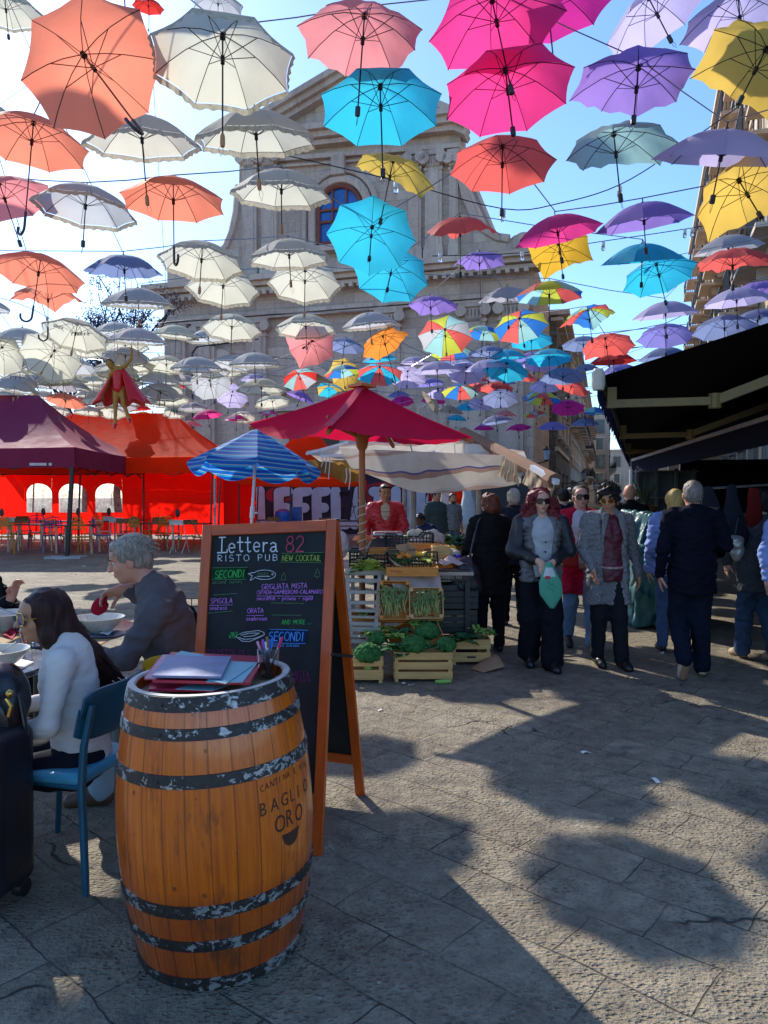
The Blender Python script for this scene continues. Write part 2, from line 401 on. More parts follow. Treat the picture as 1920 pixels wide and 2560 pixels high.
M_glassb = M('blue_window_glass', (.015, .12, .42), .18, .25, 2, spec=.7)
M_dkglass = M('dark_window_glass', (.03, .035, .045), .15, .2, 2, spec=.7)
M_shut = M('grey_green_shutter', (.18, .17, .15), .6, .2, 3)
M_redfr = M('red_painted_window_frame', (.22, .06, .035), .6, .2, 5)
M_iron = M('dark_iron', (.03, .03, .032), .5, .3, 20, metal=.5)

# ================================================================ CHURCH
CH_RZ = math.atan2(-.287, .958); CH0 = V((-2.06, 38, 0)); CHN = V((-.2873, -.9578, 0))
church = thing('church', 'tall grey stone baroque church front with pediment, scrolled shoulders and blue arched window', 'church', CH0, CH_RZ)
CHI = rm(church).inverted()
def fp(px, py):
    q = CHI @ onpl(px, py, CH0, CHN); return (q.x, q.z)
def slab(mb, pts, y0, y1):
    mb.prism([(x, y0, z) for x, z in pts], 0, (0, y1-y0, 0))
lx, _ = fp(411, 900); rx, _ = fp(1334, 900); zc = 12.95
b = MB(); b.box(((lx+rx)/2, 11, zc/2), (rx-lx, 22, zc))
up = [fp(*p) for p in [(428, 676), (445, 672), (490, 664), (530, 645), (560, 615), (575, 580), (586, 530), (592, 460), (594, 360), (590, 345), (870, 186), (1158, 292), (1150, 320), (1146, 430), (1160, 490), (1180, 535), (1206, 570), (1240, 590), (1272, 594), (1284, 584), (1300, 580), (1318, 584), (1330, 598), (1333, 625), (1336, 650)]]
up = [(lx, zc-.3)]+up+[(rx, zc-.3)]
slab(b, up[::-1], .25, 1.6)
# nave roof block behind the upper storey
b.box((-.5, 12, 16.5), (12, 20, 7))
part('wall', b, S_church, church, smooth=False)
b = MB()
# main cornice between storeys, architrave, plinth courses
for z, h, pr in ((12.95, .28, 1.0), (12.7, .22, .75), (12.45, .2, .5), (11.25, .18, .3), (11.0, .1, .42)):
    b.box(((lx+rx)/2, -pr/2+.2, z), (rx-lx+pr*1.6, pr+.4, h))
for z, h, pr in ((1.2, .25, .3), (.5, 1.0, .38)): b.box(((lx+rx)/2, -pr/2+.1, z), (rx-lx+.3, pr+.2, h))
b2 = MB()
for i in range(46): b2.box((lx+.3+i*(rx-lx-.6)/45, -.55, 12.25), (.2, .3, .22))
# upper entablature + raking cornices
a, c_, d = fp(577, 352), fp(870, 178), fp(1166, 304)
for o_, pr, h in ((0, 1.0, .3), (-.3, .75, .3), (-.6, .5, .26)):
    for p0, p1 in ((a, c_), (c_, d)):
        b.beam((p0[0], -pr/2+.5, p0[1]+o_), (p1[0], -pr/2+.5, p1[1]+o_), pr+.5, h)
    b.beam((a[0]+.3, -pr/2+.5, a[1]+o_-.1), (d[0]-.3, -pr/2+.5, d[1]+o_+.3), pr+.5-.01, h-.01)
l2 = fp(600, 405); r2 = fp(1148, 362)
b.beam((l2[0], .15, l2[1]), (r2[0], .15, r2[1]), .35, .22); b.beam((l2[0], .17, l2[1]-.35), (r2[0], .17, r2[1]-.35), .25, .1)
part('cornice', b, S_trim, church, smooth=False)
part('dentil_band', b2, S_trim, church, smooth=False)
# pilasters
def pilaster(x0, x1, z0, z1, y=.0, pr=.28, cap=True):
    b = MB(); w_ = x1-x0; xc = (x0+x1)/2
    b.box((xc, y-pr/2+.15, (z0+z1)/2), (w_, pr+.3, z1-z0)); b.box((xc, y-pr-.01, (z0+z1)/2), (w_*.62, .08, (z1-z0)*.88))
    b.box((xc, y-pr/2+.1, z0+.2), (w_*1.18, pr+.4, .4)); b.box((xc, y-pr/2+.1, z0+.5), (w_*1.1, pr+.32, .18))
    if cap:
        b.box((xc, y-pr/2+.1, z1-.12), (w_*1.3, pr+.45, .24)); b.box((xc, y-pr/2+.1, z1-.9), (w_*1.12, pr+.3, .14))
        for s in (-1, 1):
            for k in range(3): b.tube([(xc+s*w_*.52, y-pr-.28+k*.02, z1-.45), (xc+s*w_*.52, y-pr+.1, z1-.45)], .27-.08*k, 12)
        for k in range(5): b.tube([(xc-w_*.32+k*w_*.16, y-pr-.1, z1-.35), (xc-w_*.32+k*w_*.16, y-pr-.06, z1-.8)], .07, 6)
    part('pilaster', b, S_trim, church, smooth=False)
for x0 in (lx+.3, lx+2.1, -5.4, 1.9, rx-3.4, rx-1.6): pilaster(x0, x0+1.15, .6, 11.0)
for p0, p1 in ((604, 640), (652, 690), (1020, 1052), (1062, 1104), (1122, 1144)):
    pilaster(fp(p0, 480)[0], fp(p1, 480)[0], 13.4, fp(p1, 372)[1], y=.25, pr=.22)
# scroll volutes, attic block, roof cross
part_v = MB(); b = part_v
for px, py, r in ((1308, 606, .5), (1308, 606, .36), (1308, 606, .2)):
    q = fp(px, py); b.tube([(q[0], .3-.5*(.6-r), q[1]), (q[0], .05-.5*(.6-r), q[1])], r, 20)
sc_l = [fp(*p) for p in [(445, 670), (490, 662), (530, 643), (560, 613), (575, 578), (586, 528), (592, 460)]]
sc_r = [fp(*p) for p in [(1148, 430), (1162, 490), (1182, 535), (1208, 570), (1242, 590), (1272, 594)]]
part('volute', b, S_trim, church)
for s in (sc_l, sc_r): b = MB(); b.tube([(x, .22, z) for x, z in s], .22, 6); part('scroll', b, S_trim, church)
b = MB()
q = fp(446, 700); b.box((q[0], .2, 13.6), (1.2, .7, 1.1))
part('attic_block', b, S_trim, church)
b = MB(); q = fp(868, 172); b.box((q[0], .3, q[1]+.25), (.9, .6, .4)); b.tube([(q[0], .3, q[1]+.3), (q[0], .3, q[1]+1.3)], .035, 6); b.tube([(q[0]-.3, .3, q[1]+1), (q[0]+.3, .3, q[1]+1)], .03, 6)
b.lathe([(.1, -.1), (.1, .1)], 8, (q[0], .3, q[1]+.7))
part('cross', b, M_iron, church)
# arched window
wx0, _ = fp(795, 560); wx1, _ = fp(900, 560); wz0 = fp(848, 604)[1]; wz1 = fp(848, 464)[1]; wr = (wx1-wx0)/2; wxc = (wx0+wx1)/2
def arch(xc, r, z0, zt, y, n=18):
    return [(xc-r, y, z0), (xc+r, y, z0)]+[(xc+r*math.cos(pi*k/n), y, zt-r+r*math.sin(pi*k/n)) for k in range(n+1)]
b = MB(); b.prism(arch(wxc, wr, wz0, wz1, .2), 0, (0, -.04, 0)); win = part('window', b, M_glassb, church, smooth=False)
b = MB()
al = arch(wxc, wr, wz0, wz1, .08); al = al+[al[0]]; b.tube(al, .11, 6)
for x in (-.33, .33): b.beam((wxc+x*wr, .1, wz0), (wxc+x*wr, .1, wz1-wr*.1), .09, .09)
for z in (wz0+1.1, wz1-wr): b.beam((wx0, .1, z), (wx1, .1, z), .09, .12)
part('window_frame', b, M_redfr, win)
b = MB(); al = arch(wxc, wr+.35, wz0-.2, wz1+.35, .12)[2:]; b.tube([(wx1+.35, .1, wz0-.4)]+al+[(wx0-.35, .1, wz0-.4)], .24, 6)
al = arch(wxc, wr+.8, wz0-.2, wz1+.8, .12)[2:]; b.tube([(wx1+.8, .1, wz0-.6)]+al+[(wx0-.8, .1, wz0-.6)], .16, 6)
b.box((wxc, 0, wz0-.35), (wr*2+1.6, .7, .3)); b.box((wxc, .05, wz1+1.0), (.7, .55, 1.0))
part('window_surround', b, S_trim, church)
# portal with broken pediment and small oval panels, downpipe
b = MB(); b.box((-1.4, -.2, 3), (5.2, .7, 6)); b.box((-1.4, -.45, 6.2), (6, 1.1, .4)); b.beam((-4.4, -.4, 6.5), (-1.4, -.4, 8.2), .9, .35); b.beam((-1.4, -.4, 8.2), (1.6, -.4, 6.5), .9, .35)
part('portal_surround', b, S_trim, church, smooth=False)
b = MB(); b.box((-1.4, -.6, 2.6), (2.7, .12, 5.2)); part('door', b, M('old_brown_door', (.09, .05, .03), .6), church, smooth=False)
for c_, z_ in (((-5.9, .05, 5), (1.6, .3, 2.4)), ((4.6, .05, 5), (1.6, .3, 2.4)), ((3.8, -.02, 8.8), (2.2, .25, 1.3)), ((-7.4, -.02, 8.9), (2, .25, 1.3))): b = MB(); b.box(c_, z_, bev=.06); part('wall_panel', b, S_trim, church, smooth=False)
b = MB(); x = lx+1.9; b.tube([(x, -.25, .3), (x, -.25, 9.4), (x+.3, -.3, 9.7), (x+4, -.3, 9.9)], .05, 6); part('downpipe', b, M_iron, church)

# ================================================================ STREET BUILDINGS
ST = V((math.sin(R(16.7)), math.cos(R(16.7)), 0)); STR = V((ST.y, -ST.x, 0)); ST_RZ = -R(16.7)
def sp(a, o): return ST*a+STR*o    # along the street, across it
def building(name, label, a0, a1, o, H, depth, mat, side=-1, floors=4, wins=True, winmat=None, balc=(), front=True, n=None, rz=ST_RZ, fn=None, roofm=None, wh=1.7, ww=1.0):
    """block whose street face runs along the street at offset o; side -1: the block lies to the left of its face"""
    f = fn or sp; c = f((a0+a1)/2, o); t = thing(name, label, 'building', c, rz)
    L = a1-a0; b = MB(); b.box((side*depth/2, 0, H/2), (depth, L, H)); part('wall', b, mat, t, smooth=False)
    b = MB(); b.box((side*depth/2-side*.3, 0, H+.12), (depth+.9, L+.5, .3)); b.box((side*depth/2-side*.15, 0, H-.25), (depth+.45, L+.25, .2)); b.box((-side*.03, 0, H*.36), (.2, L+.03, .25)); part('cornice', b, S_trim, t, smooth=False)
    n = n or max(2, int(L/3.2)); fh = (H-.8)/floors
    spots = [(-side*1, 0, -L/2+(k+.5)*L/n, fl, True) for k in range(n) for fl in range(floors)]
    if front: spots += [(0, -1, side*depth*(k+.5)/3, fl, False) for k in range(3) for fl in range(floors)] if depth < 12 else []
    for sx, sy, u, fl, isst in spots:
        z = fl*fh+fh*.5+.3; w_ = MB(); fr = MB()
        if isst:
            x = -side*.0
            w_.box((-side*.03, u, z), (.12, ww, wh)); fr.box((-side*.08, u, z+wh/2+.12), (.3, ww+.5, .18)); fr.box((-side*.08, u, z-wh/2-.1), (.34, ww+.4, .12))
            for s in (-1, 1): fr.box((-side*.06, u+s*(ww/2+.1), z), (.2, .16, wh))
            for s in (-1, 1): fr.box((-side*.12, u+s*ww*.27, z), (.06, ww*.42, wh*.94))
        else:
            w_.box((u, -L/2-.03, z), (ww, .12, wh)); fr.box((u, -L/2-.08, z+wh/2+.12), (ww+.5, .3, .18)); fr.box((u, -L/2-.08, z-wh/2-.1), (ww+.4, .34, .12))
            for s in (-1, 1): fr.box((u+s*(ww/2+.1), -L/2-.06, z), (.16, .2, wh))
        o_ = part('window', w_, M_dkglass, t, smooth=False); part('window_frame', fr, S_trim if (fl % 2) else M_shut, o_, smooth=False)
        if (fl, isst) in balc:
            bb = MB(); bb.box((-side*.55, u, z-wh/2-.22), (1.1, ww+1.3, .14))
            for kk in range(2): bb.box((-side*.3, u+(kk-.5)*1.4, z-wh/2-.5), (.5, .14, .4))
            rail = MB()
            for kk in range(13):
                y = u-(ww+1.2)/2+kk*(ww+1.2)/12; rail.beam((-side*1.05, y, z-wh/2-.15), (-side*1.05, y, z-wh/2+.85), .03, .03)
            for kk in range(7):
                for s in (-1, 1): rail.beam((-side*(.15+kk*.15), u+s*(ww+1.2)/2, z-wh/2-.15), (-side*(.15+kk*.15), u+s*(ww+1.2)/2, z-wh/2+.85), .03, .03)
            rail.beam((-side*1.05, u-(ww+1.2)/2, z-wh/2+.87), (-side*1.05, u+(ww+1.2)/2, z-wh/2+.87), .06, .05)
            bo = part('balcony', bb, S_trim, t, smooth=False); part('railing', rail, M_iron, bo, smooth=False)
    return t
building('stone_tower_house', 'dark rubble-stone building standing just right of the church', 46, 60, -2.9, 12.6, 9, S_tower, floors=3, n=3, wh=1.6)
building('street_house', 'grey-beige street building with tall windows next to the rubble-stone building', 60.3, 84, -2.7, 13.6, 9, S_cream2, floors=4, n=7, balc={(2, True)})
building('street_house', 'pale narrow far street building with small balconies beyond the grey-beige one', 84.4, 112, -2.5, 13, 9, S_cream, floors=4, n=8, balc={(1, True), (2, True), (3, True)})
building('corner_house', 'light far corner building closing the left side of the street', 116, 140, 0.4, 14, 8, S_cream2, floors=5, n=6, balc={(2, True)})
building('street_house', 'sandy sunlit far building at the right end of the street', 84, 120, 5.2, 12, 10, S_cream3, side=1, floors=4, n=9)
building('far_house', 'hazy pale house closing the very end of the street', 150, 160, 6.5, 10.5, 9, S_cream2, floors=3, n=2)
# right-hand palazzo above the awnings
PA = R(19.4); PD = V((math.sin(PA), math.cos(PA), 0)); PR = V((PD.y, -PD.x, 0))
def pp(a, o): return PD*a+PR*o
building('palazzo', 'tall sunlit sandy palazzo with balconies rising behind the umbrellas at the right edge', 22, 64, 3.9, 21.0, 10, S_cream3, side=1, floors=5, n=12, balc={(1, True), (2, True), (3, True), (4, True)}, rz=-PA, fn=pp, wh=2.3, ww=1.2)
# ================================================================ TENTS, PARASOLS, AWNING
M_maroon = M('maroon_tent_fabric', (.27, .028, .075), .75, .12, 2, bump=.3, bscale=6, transl=.15, bdist=.03)
M_redt = M('red_tent_fabric', (.93, .07, .008), .8, .08, 2, bump=.3, bscale=5, transl=.62, bdist=.03)
M_redw = M('red_tent_wall', (.88, .012, .006), .6, .10, 1.3, bump=.3, bscale=3, transl=.72, bdist=.03)
M_dkred = M('dark_red_parasol_fabric', (.72, .010, .065), .8, .10, 2, bump=.35, bscale=7, transl=.35, bdist=.02)
M_beige = M('beige_canvas', (.62, .48, .32), .85, .18, 2, bump=.4, bscale=8, transl=.3, bdist=.02)
M_ochre = M('ochre_canvas', (.40, .22, .06), .85, .2, 3, bump=.4, bscale=8, transl=.35, bdist=.02)
M_white = M('white_painted_metal', (.72, .72, .70), .4, .08, 10)
M_blackm = M('black_painted_metal', (.02, .02, .022), .4, .2, 10, metal=.2)
M_steel = M('galvanised_steel', (.35, .35, .35), .35, .2, 12, metal=.8)
M_conc = M('pale_concrete', (.42, .41, .38), .9, .15, 20, bump=.4)
M_pole_wood = M('orange_brown_wood', (.38, .12, .03), .55, .25, 6, stretch=(1, 1, .15), bump=.2, bscale=30)
def hip_roof(t, FL, FR, BR, BL, ze, RL, RR, zr, val, mat, conc=.16, name='roof', n=10):
    """concave hipped cloth roof; corners and ridge ends are world xy"""
    mb = MB(); E = lambda p: V((p[0], p[1], ze)); Rg = lambda p: V((p[0], p[1], zr))
    def side(a, b, ra, rb):
        def fn(u, s):
            lo = a.lerp(b, u); hi = ra.lerp(rb, u); p = lo.lerp(hi, s); p.z -= conc*(zr-ze)*4*s*(1-s)*.9; p.z -= .04*math.sin(pi*u)*(1-s); return p
        mb.grid(fn, n, n)
    side(E(FL), E(FR), Rg(RL), Rg(RR)); side(E(FR), E(BR), Rg(RR), Rg(RR)); side(E(BR), E(BL), Rg(RR), Rg(RL)); side(E(BL), E(FL), Rg(RL), Rg(RL))
    part(name, mb, mat, t, world=True)
    mb = MB()
    for a, b in ((FL, FR), (FR, BR), (BR, BL), (BL, FL)):
        a, b = E(a), E(b)
        def fn(u, s, a=a, b=b):
            p = a.lerp(b, u); p.z -= s*val+.04*math.sin(pi*u); o = V((b.y-a.y, a.x-b.x, 0)).normalized(); return p+o*(.012+.02*s*math.sin(u*17+a.x)*math.sin(u*5))
        mb.grid(fn, 24, 3)
    part('valance', mb, mat, t, world=True)
def gpost(t, x, y, z, lean=0, w=.045, mat=None, nm='post'):
    mb = MB(); mb.beam((x, y, .0), (x+lean, y, z), w, w); part(nm, mb, mat or M_blackm, t, world=True, smooth=False)
t = thing('gazebo', 'maroon pop-up gazebo standing left, over the orange slatted chairs', 'gazebo', (-8.1, 19.4, 0))
hip_roof(t, (-14.5, 19.4), (-8.1, 19.4), (-8.1, 25.2), (-14.5, 25.2), 2.92, (-12, 22.3), (-10.4, 22.3), 4.68, .52, M_maroon)
gpost(t, -8.35, 19.45, 2.9, .2, .09); gpost(t, -8.12, 25, 2.9); gpost(t, -14.4, 19.5, 2.9)
mb = MB(); mb.lathe([(.001, .05), (.33, .05), (.36, .0)], 20, (-8.37, 19.45, 0)); mb.box((-8.37, 19.45, .03), (.95, .5, .06)); part('base_plate', mb, M_conc, t, world=True)
mb = MB(); mb.box((-9.05, 19.37, 2.47), (.45, .008, .07)); mb.box((-8.73, 19.37, 2.47), (.08, .008, .07)); part('printed_tag', mb, M('pale_tag', (.6, .5, .5)), t, world=True)
for (a, c) in (((-8.2, 19.5, 2.25), (-8.2, 25, 2.25)), ((-14.4, 19.5, 2.35), (-8.2, 19.5, 2.35)), ((-14.4, 25, 2.35), (-8.2, 25, 2.35))):
    mb = MB(); a = V(a); c = V(c)
    for i in range(4):
        p = a.lerp(c, i/4); q = a.lerp(c, (i+1)/4); mb.beam(p, q+V((0, 0, .35)), .03, .03); mb.beam(p+V((0, 0, .35)), q, .03, .03)
    part('truss', mb, M_blackm, t, world=True, smooth=False)
t = thing('gazebo', 'bright red gazebo behind the maroon one, with red side walls and arched clear windows', 'gazebo', (-5.2, 23, 0))
hip_roof(t, (-14.5, 23.6), (-5.15, 23.0), (-5.0, 29.6), (-14.5, 29.6), 2.88, (-12, 26.6), (-7.55, 26.6), 4.62, .5, M_redt, .13)
for x, y in ((-5.2, 23.1), (-5.45, 23.1), (-5.1, 29.5), (-9.7, 23.4), (-14, 29.4)): gpost(t, x, y, 2.85, .12)
for (a, c) in (((-9.4, 23.4, 2.3), (-5.2, 23.1, 2.3)),):
    mb = MB(); a = V(a); c = V(c)
    for i in range(3):
        p = a.lerp(c, i/3); q = a.lerp(c, (i+1)/3); mb.beam(p, q+V((0, 0, .3)), .03, .03); mb.beam(p+V((0, 0, .3)), q, .03, .03)
    part('truss', mb, M_blackm, t, world=True, smooth=False)
# side wall with arched openings, y = 28.4
YW = 28.4
def wall_pt(px, py): p = at(px, py, YW); return (p.x, p.z)
wins = [(65, 131), (148, 217), (237, 306)]
mb = MB(); z0, z1 = .16, 2.75; xs = [X(-140, YW)]
def hang(x, z): return V((x, YW+.05*math.sin(x*2.1)+.03*math.sin(x*5+z), z))
def wq(xa, xb, za, zb, nu=6, nv=4): mb.grid(lambda u, s: hang(xa+(xb-xa)*u, za+(zb-za)*s), nu, nv)
x_prev = X(-140, YW); zb_ = wall_pt(100, 1281)[1]; zt = wall_pt(100, 1209)[1]
for a, c in wins:
    xa, xb = X(a, YW), X(c, YW); wq(x_prev, xa, z0, z1); wq(xa, xb, z0, zb_); r = (xb-xa)/2; xc = (xa+xb)/2; n = 16
    arc = [(xc-r*math.cos(pi*k/n), zt-r*.8+r*.8*math.sin(pi*k/n)) for k in range(n+1)]
    vs = []
    for (x, z) in arc: vs += [hang(x, z), hang(x, z1)]
    mb.add(vs, [(2*k, 2*k+2, 2*k+3, 2*k+1) for k in range(n)]); wq(xa, xa+.001, zb_, arc[0][1], 1, 1)
    x_prev = xb
wq(x_prev, X(535, YW), z0, z1, 20); wq(X(541, YW), X(640, YW), z0, z1, 8)
part('side_wall', mb, M_redw, t, world=True)
mb = MB(); mb.grid(lambda u, s: V((-5.03, 23.2+5.2*u, .2+2.6*s)), 6, 4); part('side_wall', mb, M_redw, t, world=True)
b_ = NB('wrinkled_clear_pvc'); co = b_.coord(); nz = b_.noise(co, 5, 6, .7); 
b_.p.inputs['Base Color'].default_value = (.5, .55, .53, 1); b_.p.inputs['Roughness'].default_value = .12
trn = b_.n('BsdfTransparent'); mx = b_.n('MixShader'); b_.l(b_.ramp(nz, [(.35, .25), (.65, .75)]), mx.inputs[0]); b_.l(trn.outputs[0], mx.inputs[1]); b_.l(b_.p.outputs[0], mx.inputs[2]); b_.l(mx.outputs[0], b_.out.inputs[0]); b_.l(b_.bump(nz, .9, .05), b_.p.inputs['Normal'])
M_pvc = b_.m
for a, c in wins:
    xa, xb = X(a, YW), X(c, YW); r = (xb-xa)/2; xc = (xa+xb)/2; n = 16
    pts = [V((xc+r, YW+.03, zb_)), V((xc-r, YW+.03, zb_))]+[V((xc-r*math.cos(pi*k/n), YW+.03, zt-r*.8+r*.8*math.sin(pi*k/n))) for k in range(n+1)]
    mb = MB(); mb.add(pts, [tuple(range(len(pts)))]); o_ = part('window', mb, M_pvc, t, world=True, smooth=False)
    mb = MB(); mb.tube(pts[1:]+[pts[0], pts[1]], .018, 5); part('window_edge', mb, M('pale_welt', (.65, .5, .48)), o_)
t = thing('gazebo', 'second smaller red gazebo with sagging front edge, right of the striped blue parasol', 'gazebo', (-3.2, 25, 0))
hip_roof(t, (-4.9, 24.3), (-.7, 24.3), (-.7, 29), (-4.9, 29), 2.25, (-2.9, 26.6), (-2.55, 26.6), 4.15, .22, M_redt, .14)
for x, y in ((-4.8, 24.5), (-3.1, 24.5), (-.85, 24.5)): gpost(t, x, y, 2.2, .0)

# graffiti wall
M_gw = M('violet_grey_plaster_wall', (.06, .04, .06), .85, .3, 1, bump=.3)
t = thing('graffiti_wall', 'low wall covered in big pale violet and red graffiti letters behind the stall', 'wall', (0, 32, 0))
mb = MB(); mb.box((-.9, 32.25, 1.3), (10.4, .4, 2.6)); part('wall', mb, M_gw, t, world=True, smooth=False)
M_gl = M('pale_graffiti_paint', (.60, .60, .66), .7, .15, 1.5); M_gk = M('black_graffiti_outline', (.012, .01, .02), .7); M_gr = M('red_graffiti_paint', (.5, .012, .02), .7, .2, 1)
mbl, mbk, mbr = MB(), MB(), MB()
GS = {'L': [[(0, 1), (.05, 0), (.9, 0)]], 'E': [[(.8, 1), (0, .95), (0, .5), (.65, .5), (0, .5), (.05, .03), (.9, .05)]], 'F': [[(.85, 1), (0, .95), (0, .5), (.6, .5), (0, .5), (.05, 0)]],
      'A': [[(0, 0), (.4, 1), (.85, 0), (.65, .35), (.15, .35)]], 'T': [[(0, .98), (.9, .98), (.45, .98), (.45, 0)]], 'I': [[(.3, 1), (.3, 0)]], 'N': [[(0, 0), (.05, 1), (.75, 0), (.8, 1)]],
      'O': [[(.4, 1), (.05, .75), (.05, .25), (.4, 0), (.8, .25), (.8, .75), (.4, 1)]], 'R': [[(0, 0), (0, 1), (.6, .95), (.7, .7), (.1, .5), (.8, 0)]]}
xx = X(640, 32); 
for i, ch in enumerate("LEFELATINOR"):
    for st in GS[ch]:
        w_ = .62; pts = [V((xx+.16+q[0]*w_*.8, 0, .42+q[1]*1.45)) for q in st]
        for mbx, rr, yy in ((mbk, .27, 32.035), (mbl, .215, 32.02)):
            for a, c in zip(pts, pts[1:]):
                d = (c-a).normalized(); nrm = V((-d.z, 0, d.x))*rr; yv = V((0, yy-.002*(pts.index(a)), 0))
                mbx.add([a+nrm+yv, c+nrm+yv, c-nrm+yv, a-nrm+yv], [(0, 1, 2, 3)])
                for e in (a, c): mbx.add([e+yv+V((rr*math.cos(k*pi/8), -.0007*k, rr*math.sin(k*pi/8))) for k in range(16)], [tuple(range(16))])
    xx += .82
for px, r in ((700, .5), (960, .8), (1035, .7), (1095, .9), (1120, .6)):
    c = at(px, 1225, 32.05); mbr.add([V((c.x+r*math.cos(k*pi/9)*1.3, 32.044, 1.7+r*.7*math.sin(k*pi/9))) for k in range(18)], [tuple(range(18))])
for mbx, m, nme in ((mbk, M_gk, 'black_outline_paint'), (mbl, M_gl, 'pale_letter_paint'), (mbr, M_gr, 'red_fill_paint')): part(nme, mbx, m, t, world=True, smooth=False)
mb = MB()
for i in range(16): mb.beam((1.9+i*.14, 32.1, 2.6), (1.9+i*.14, 32.1, 3.4), .03, .03)
mb.beam((1.8, 32.1, 3.42), (4.2, 32.1, 3.42), .05, .05); part('railing', mb, M('blue_painted_iron', (.06, .12, .25), .5), t, world=True, smooth=False)

# striped blue beach parasol
b_ = NB('blue_striped_cloth'); co = b_.coord(); sx = b_.n('SeparateXYZ'); b_.l(co, sx.inputs[0])
fr = b_.math('FRACT', b_.math('MULTIPLY', b_.math('ADD', sx.outputs[2], b_.math('MULTIPLY', b_.noise(co, 3, 1), .02)), 7.4))
cc = b_.ramp(fr, [(0, (.01, .10, .48)), (.28, (.03, .42, .76)), (.47, (.62, .62, .46)), (.53, (.01, .16, .60)), (.86, (.58, .60, .48)), (.90, (.03, .42, .76))], 'CONSTANT')
b_.l(cc, b_.p.inputs['Base Color']); b_.p.inputs['Roughness'].default_value = .8; tr = b_.n('BsdfTranslucent'); b_.l(cc, tr.inputs[0]); mx = b_.n('MixShader'); mx.inputs[0].default_value = .5
b_.l(b_.p.outputs[0], mx.inputs[1]); b_.l(tr.outputs[0], mx.inputs[2]); b_.l(mx.outputs[0], b_.out.inputs[0]); M_stripe = b_.m
pk = at(612, 1060, 9.5); t = thing('beach_parasol', 'blue striped beach parasol with scalloped rim on a white pole', 'parasol', (pk.x, 9.5, 0), rot=(R(-4), R(3), 0))
mb = MB(); RR = .86; zt = 2.53; dz = .50
for k in range(8):
    def fn(u, s, k=k):
        a, c = 2*pi*k/8+.2, 2*pi*(k+1)/8+.2; s2 = min(s/.86, 1); p = V((math.cos(a), math.sin(a), 0)).lerp(V((math.cos(c), math.sin(c), 0)), u)*RR*s2
        p.z = zt-dz*s2-.05*math.sin(pi*u)*s2*s2
        if s > .86: p.z -= (s-.86)/.14*(.05+.06*math.sin(pi*u))
        return p
    mb.grid(fn, 8, 14)
part('canopy', mb, M_stripe, t, smooth='all')
mb = MB(); mb.tube([(0, 0, 0), (0, 0, zt+.04)], .019, 10); part('pole', mb, M_white, t)
for k in range(8):
    a = 2*pi*k/8+.2; mb = MB(); mb.tube([(0, 0, zt-.01), (math.cos(a)*RR, math.sin(a)*RR, zt-dz-.012)], .005, 4); mb.tube([(0, 0, zt-.5), (math.cos(a)*RR*.5, math.sin(a)*RR*.5, zt-dz*.5-.01)], .004, 4); part('rib', mb, M_white, t)
mb = MB(); mb.tube([(0, 0, 1.35), (0, 0, 1.5)], .03, 10); mb.tube([(.02, 0, 1.42), (.07, 0, 1.42)], .012, 8); part('tilt_knob', mb, M_white, t)

# dark red rectangular parasol
def sheet(pts, nu, nv, sag=.0, wr=.0, seed=0):
    """bilinear patch between 4 world corners (TL,TR,BL,BR) with sag along z"""
    TL, TR, BL, BR = [V(p) for p in pts]
    def fn(u, s):
        p = TL.lerp(TR, u).lerp(BL.lerp(BR, u), s); p.z -= sag*4*u*(1-u)*s+.02*math.sin(u*11+seed)*s
        if wr: p += V((0, 1, 0))*wr*(math.sin(u*19+seed+s*3)+.6*math.sin(u*41+seed*2-s*5))*(.3+s)
        return p
    mb = MB(); mb.grid(fn, nu, nv); return mb
t = thing('market_parasol', 'large dark red rectangular parasol on an orange-brown wooden pole over the vegetable stall', 'parasol', (-.23, 7.68, 0))
C_ = {'N': at(818, 1068, 6.64), 'R': at(1182, 1094, 7.92), 'L': at(622, 1060, 7.44), 'F': V((.112, 8.72, 2.26))}; Pk = at(905, 964, 7.68)
mb = MB()
for a, c, sg in (('N', 'R', .06), ('R', 'F', .05), ('F', 'L', .05), ('L', 'N', .13)):
    A, B_ = C_[a], C_[c]
    def fn(u, s, A=A, B_=B_, sg=sg):
        e = A.lerp(B_, u); e.z -= sg*4*u*(1-u); p = Pk.lerp(e, s); p.z -= .05*math.sin(pi*s)*(.5+math.sin(pi*u)); p.z += .006*math.sin(u*30+s*4)*s; return p
    mb.grid(fn, 14, 12)
part('canopy', mb, M_dkred, t, world=True, smooth=True)
mb = MB()
for s, d in ((.985, .008), (.94, .012)): mb.grid(lambda u, v: (Pk.lerp(C_['N'], .04+u*.95)+V(((v-.5)*.075, -.006, .010-.03*math.sin(pi*u)*.9))), 12, 1); break
part('hip_seam', mb, M('lit_red_webbing', (.66, .10, .16), .8, transl=.3), t, world=True)  # webbing paler than the cloth: light along the seam put into its colour
mb = MB(); mb.lathe([(.001, .03), (.14, .0), (.15, -.03)], 4, Pk+V((0, 0, .01))); part('cap', mb, M('orange_plastic_cap', (.6, .14, .02), .5), t, world=True)
mb = MB(); mb.tube([(Pk.x, Pk.y, 0), (Pk.x, Pk.y, Pk.z)], .034, 12); part('pole', mb, M_pole_wood, t, world=True)
hubz = 2.23
for k in 'NRLF':
    mb = MB(); e = C_[k]; mb.beam(Pk+V((0, 0, -.10)), e+V((0, 0, -.05)), .03, .04); mb.beam((Pk.x, Pk.y, hubz), Pk.lerp(e, .5)+V((0, 0, -.09)), .028, .04); part('rib', mb, M_pole_wood, t, world=True, smooth=False)
for a, c in ('NR', 'RF', 'FL', 'LN'):
    mb = MB(); e = C_[a].lerp(C_[c], .5)-V((0, 0, .06)); mb.beam((Pk.x, Pk.y, hubz), Pk.lerp(e, .48)+V((0, 0, -.10)), .028, .04); part('rib', mb, M_pole_wood, t, world=True, smooth=False)
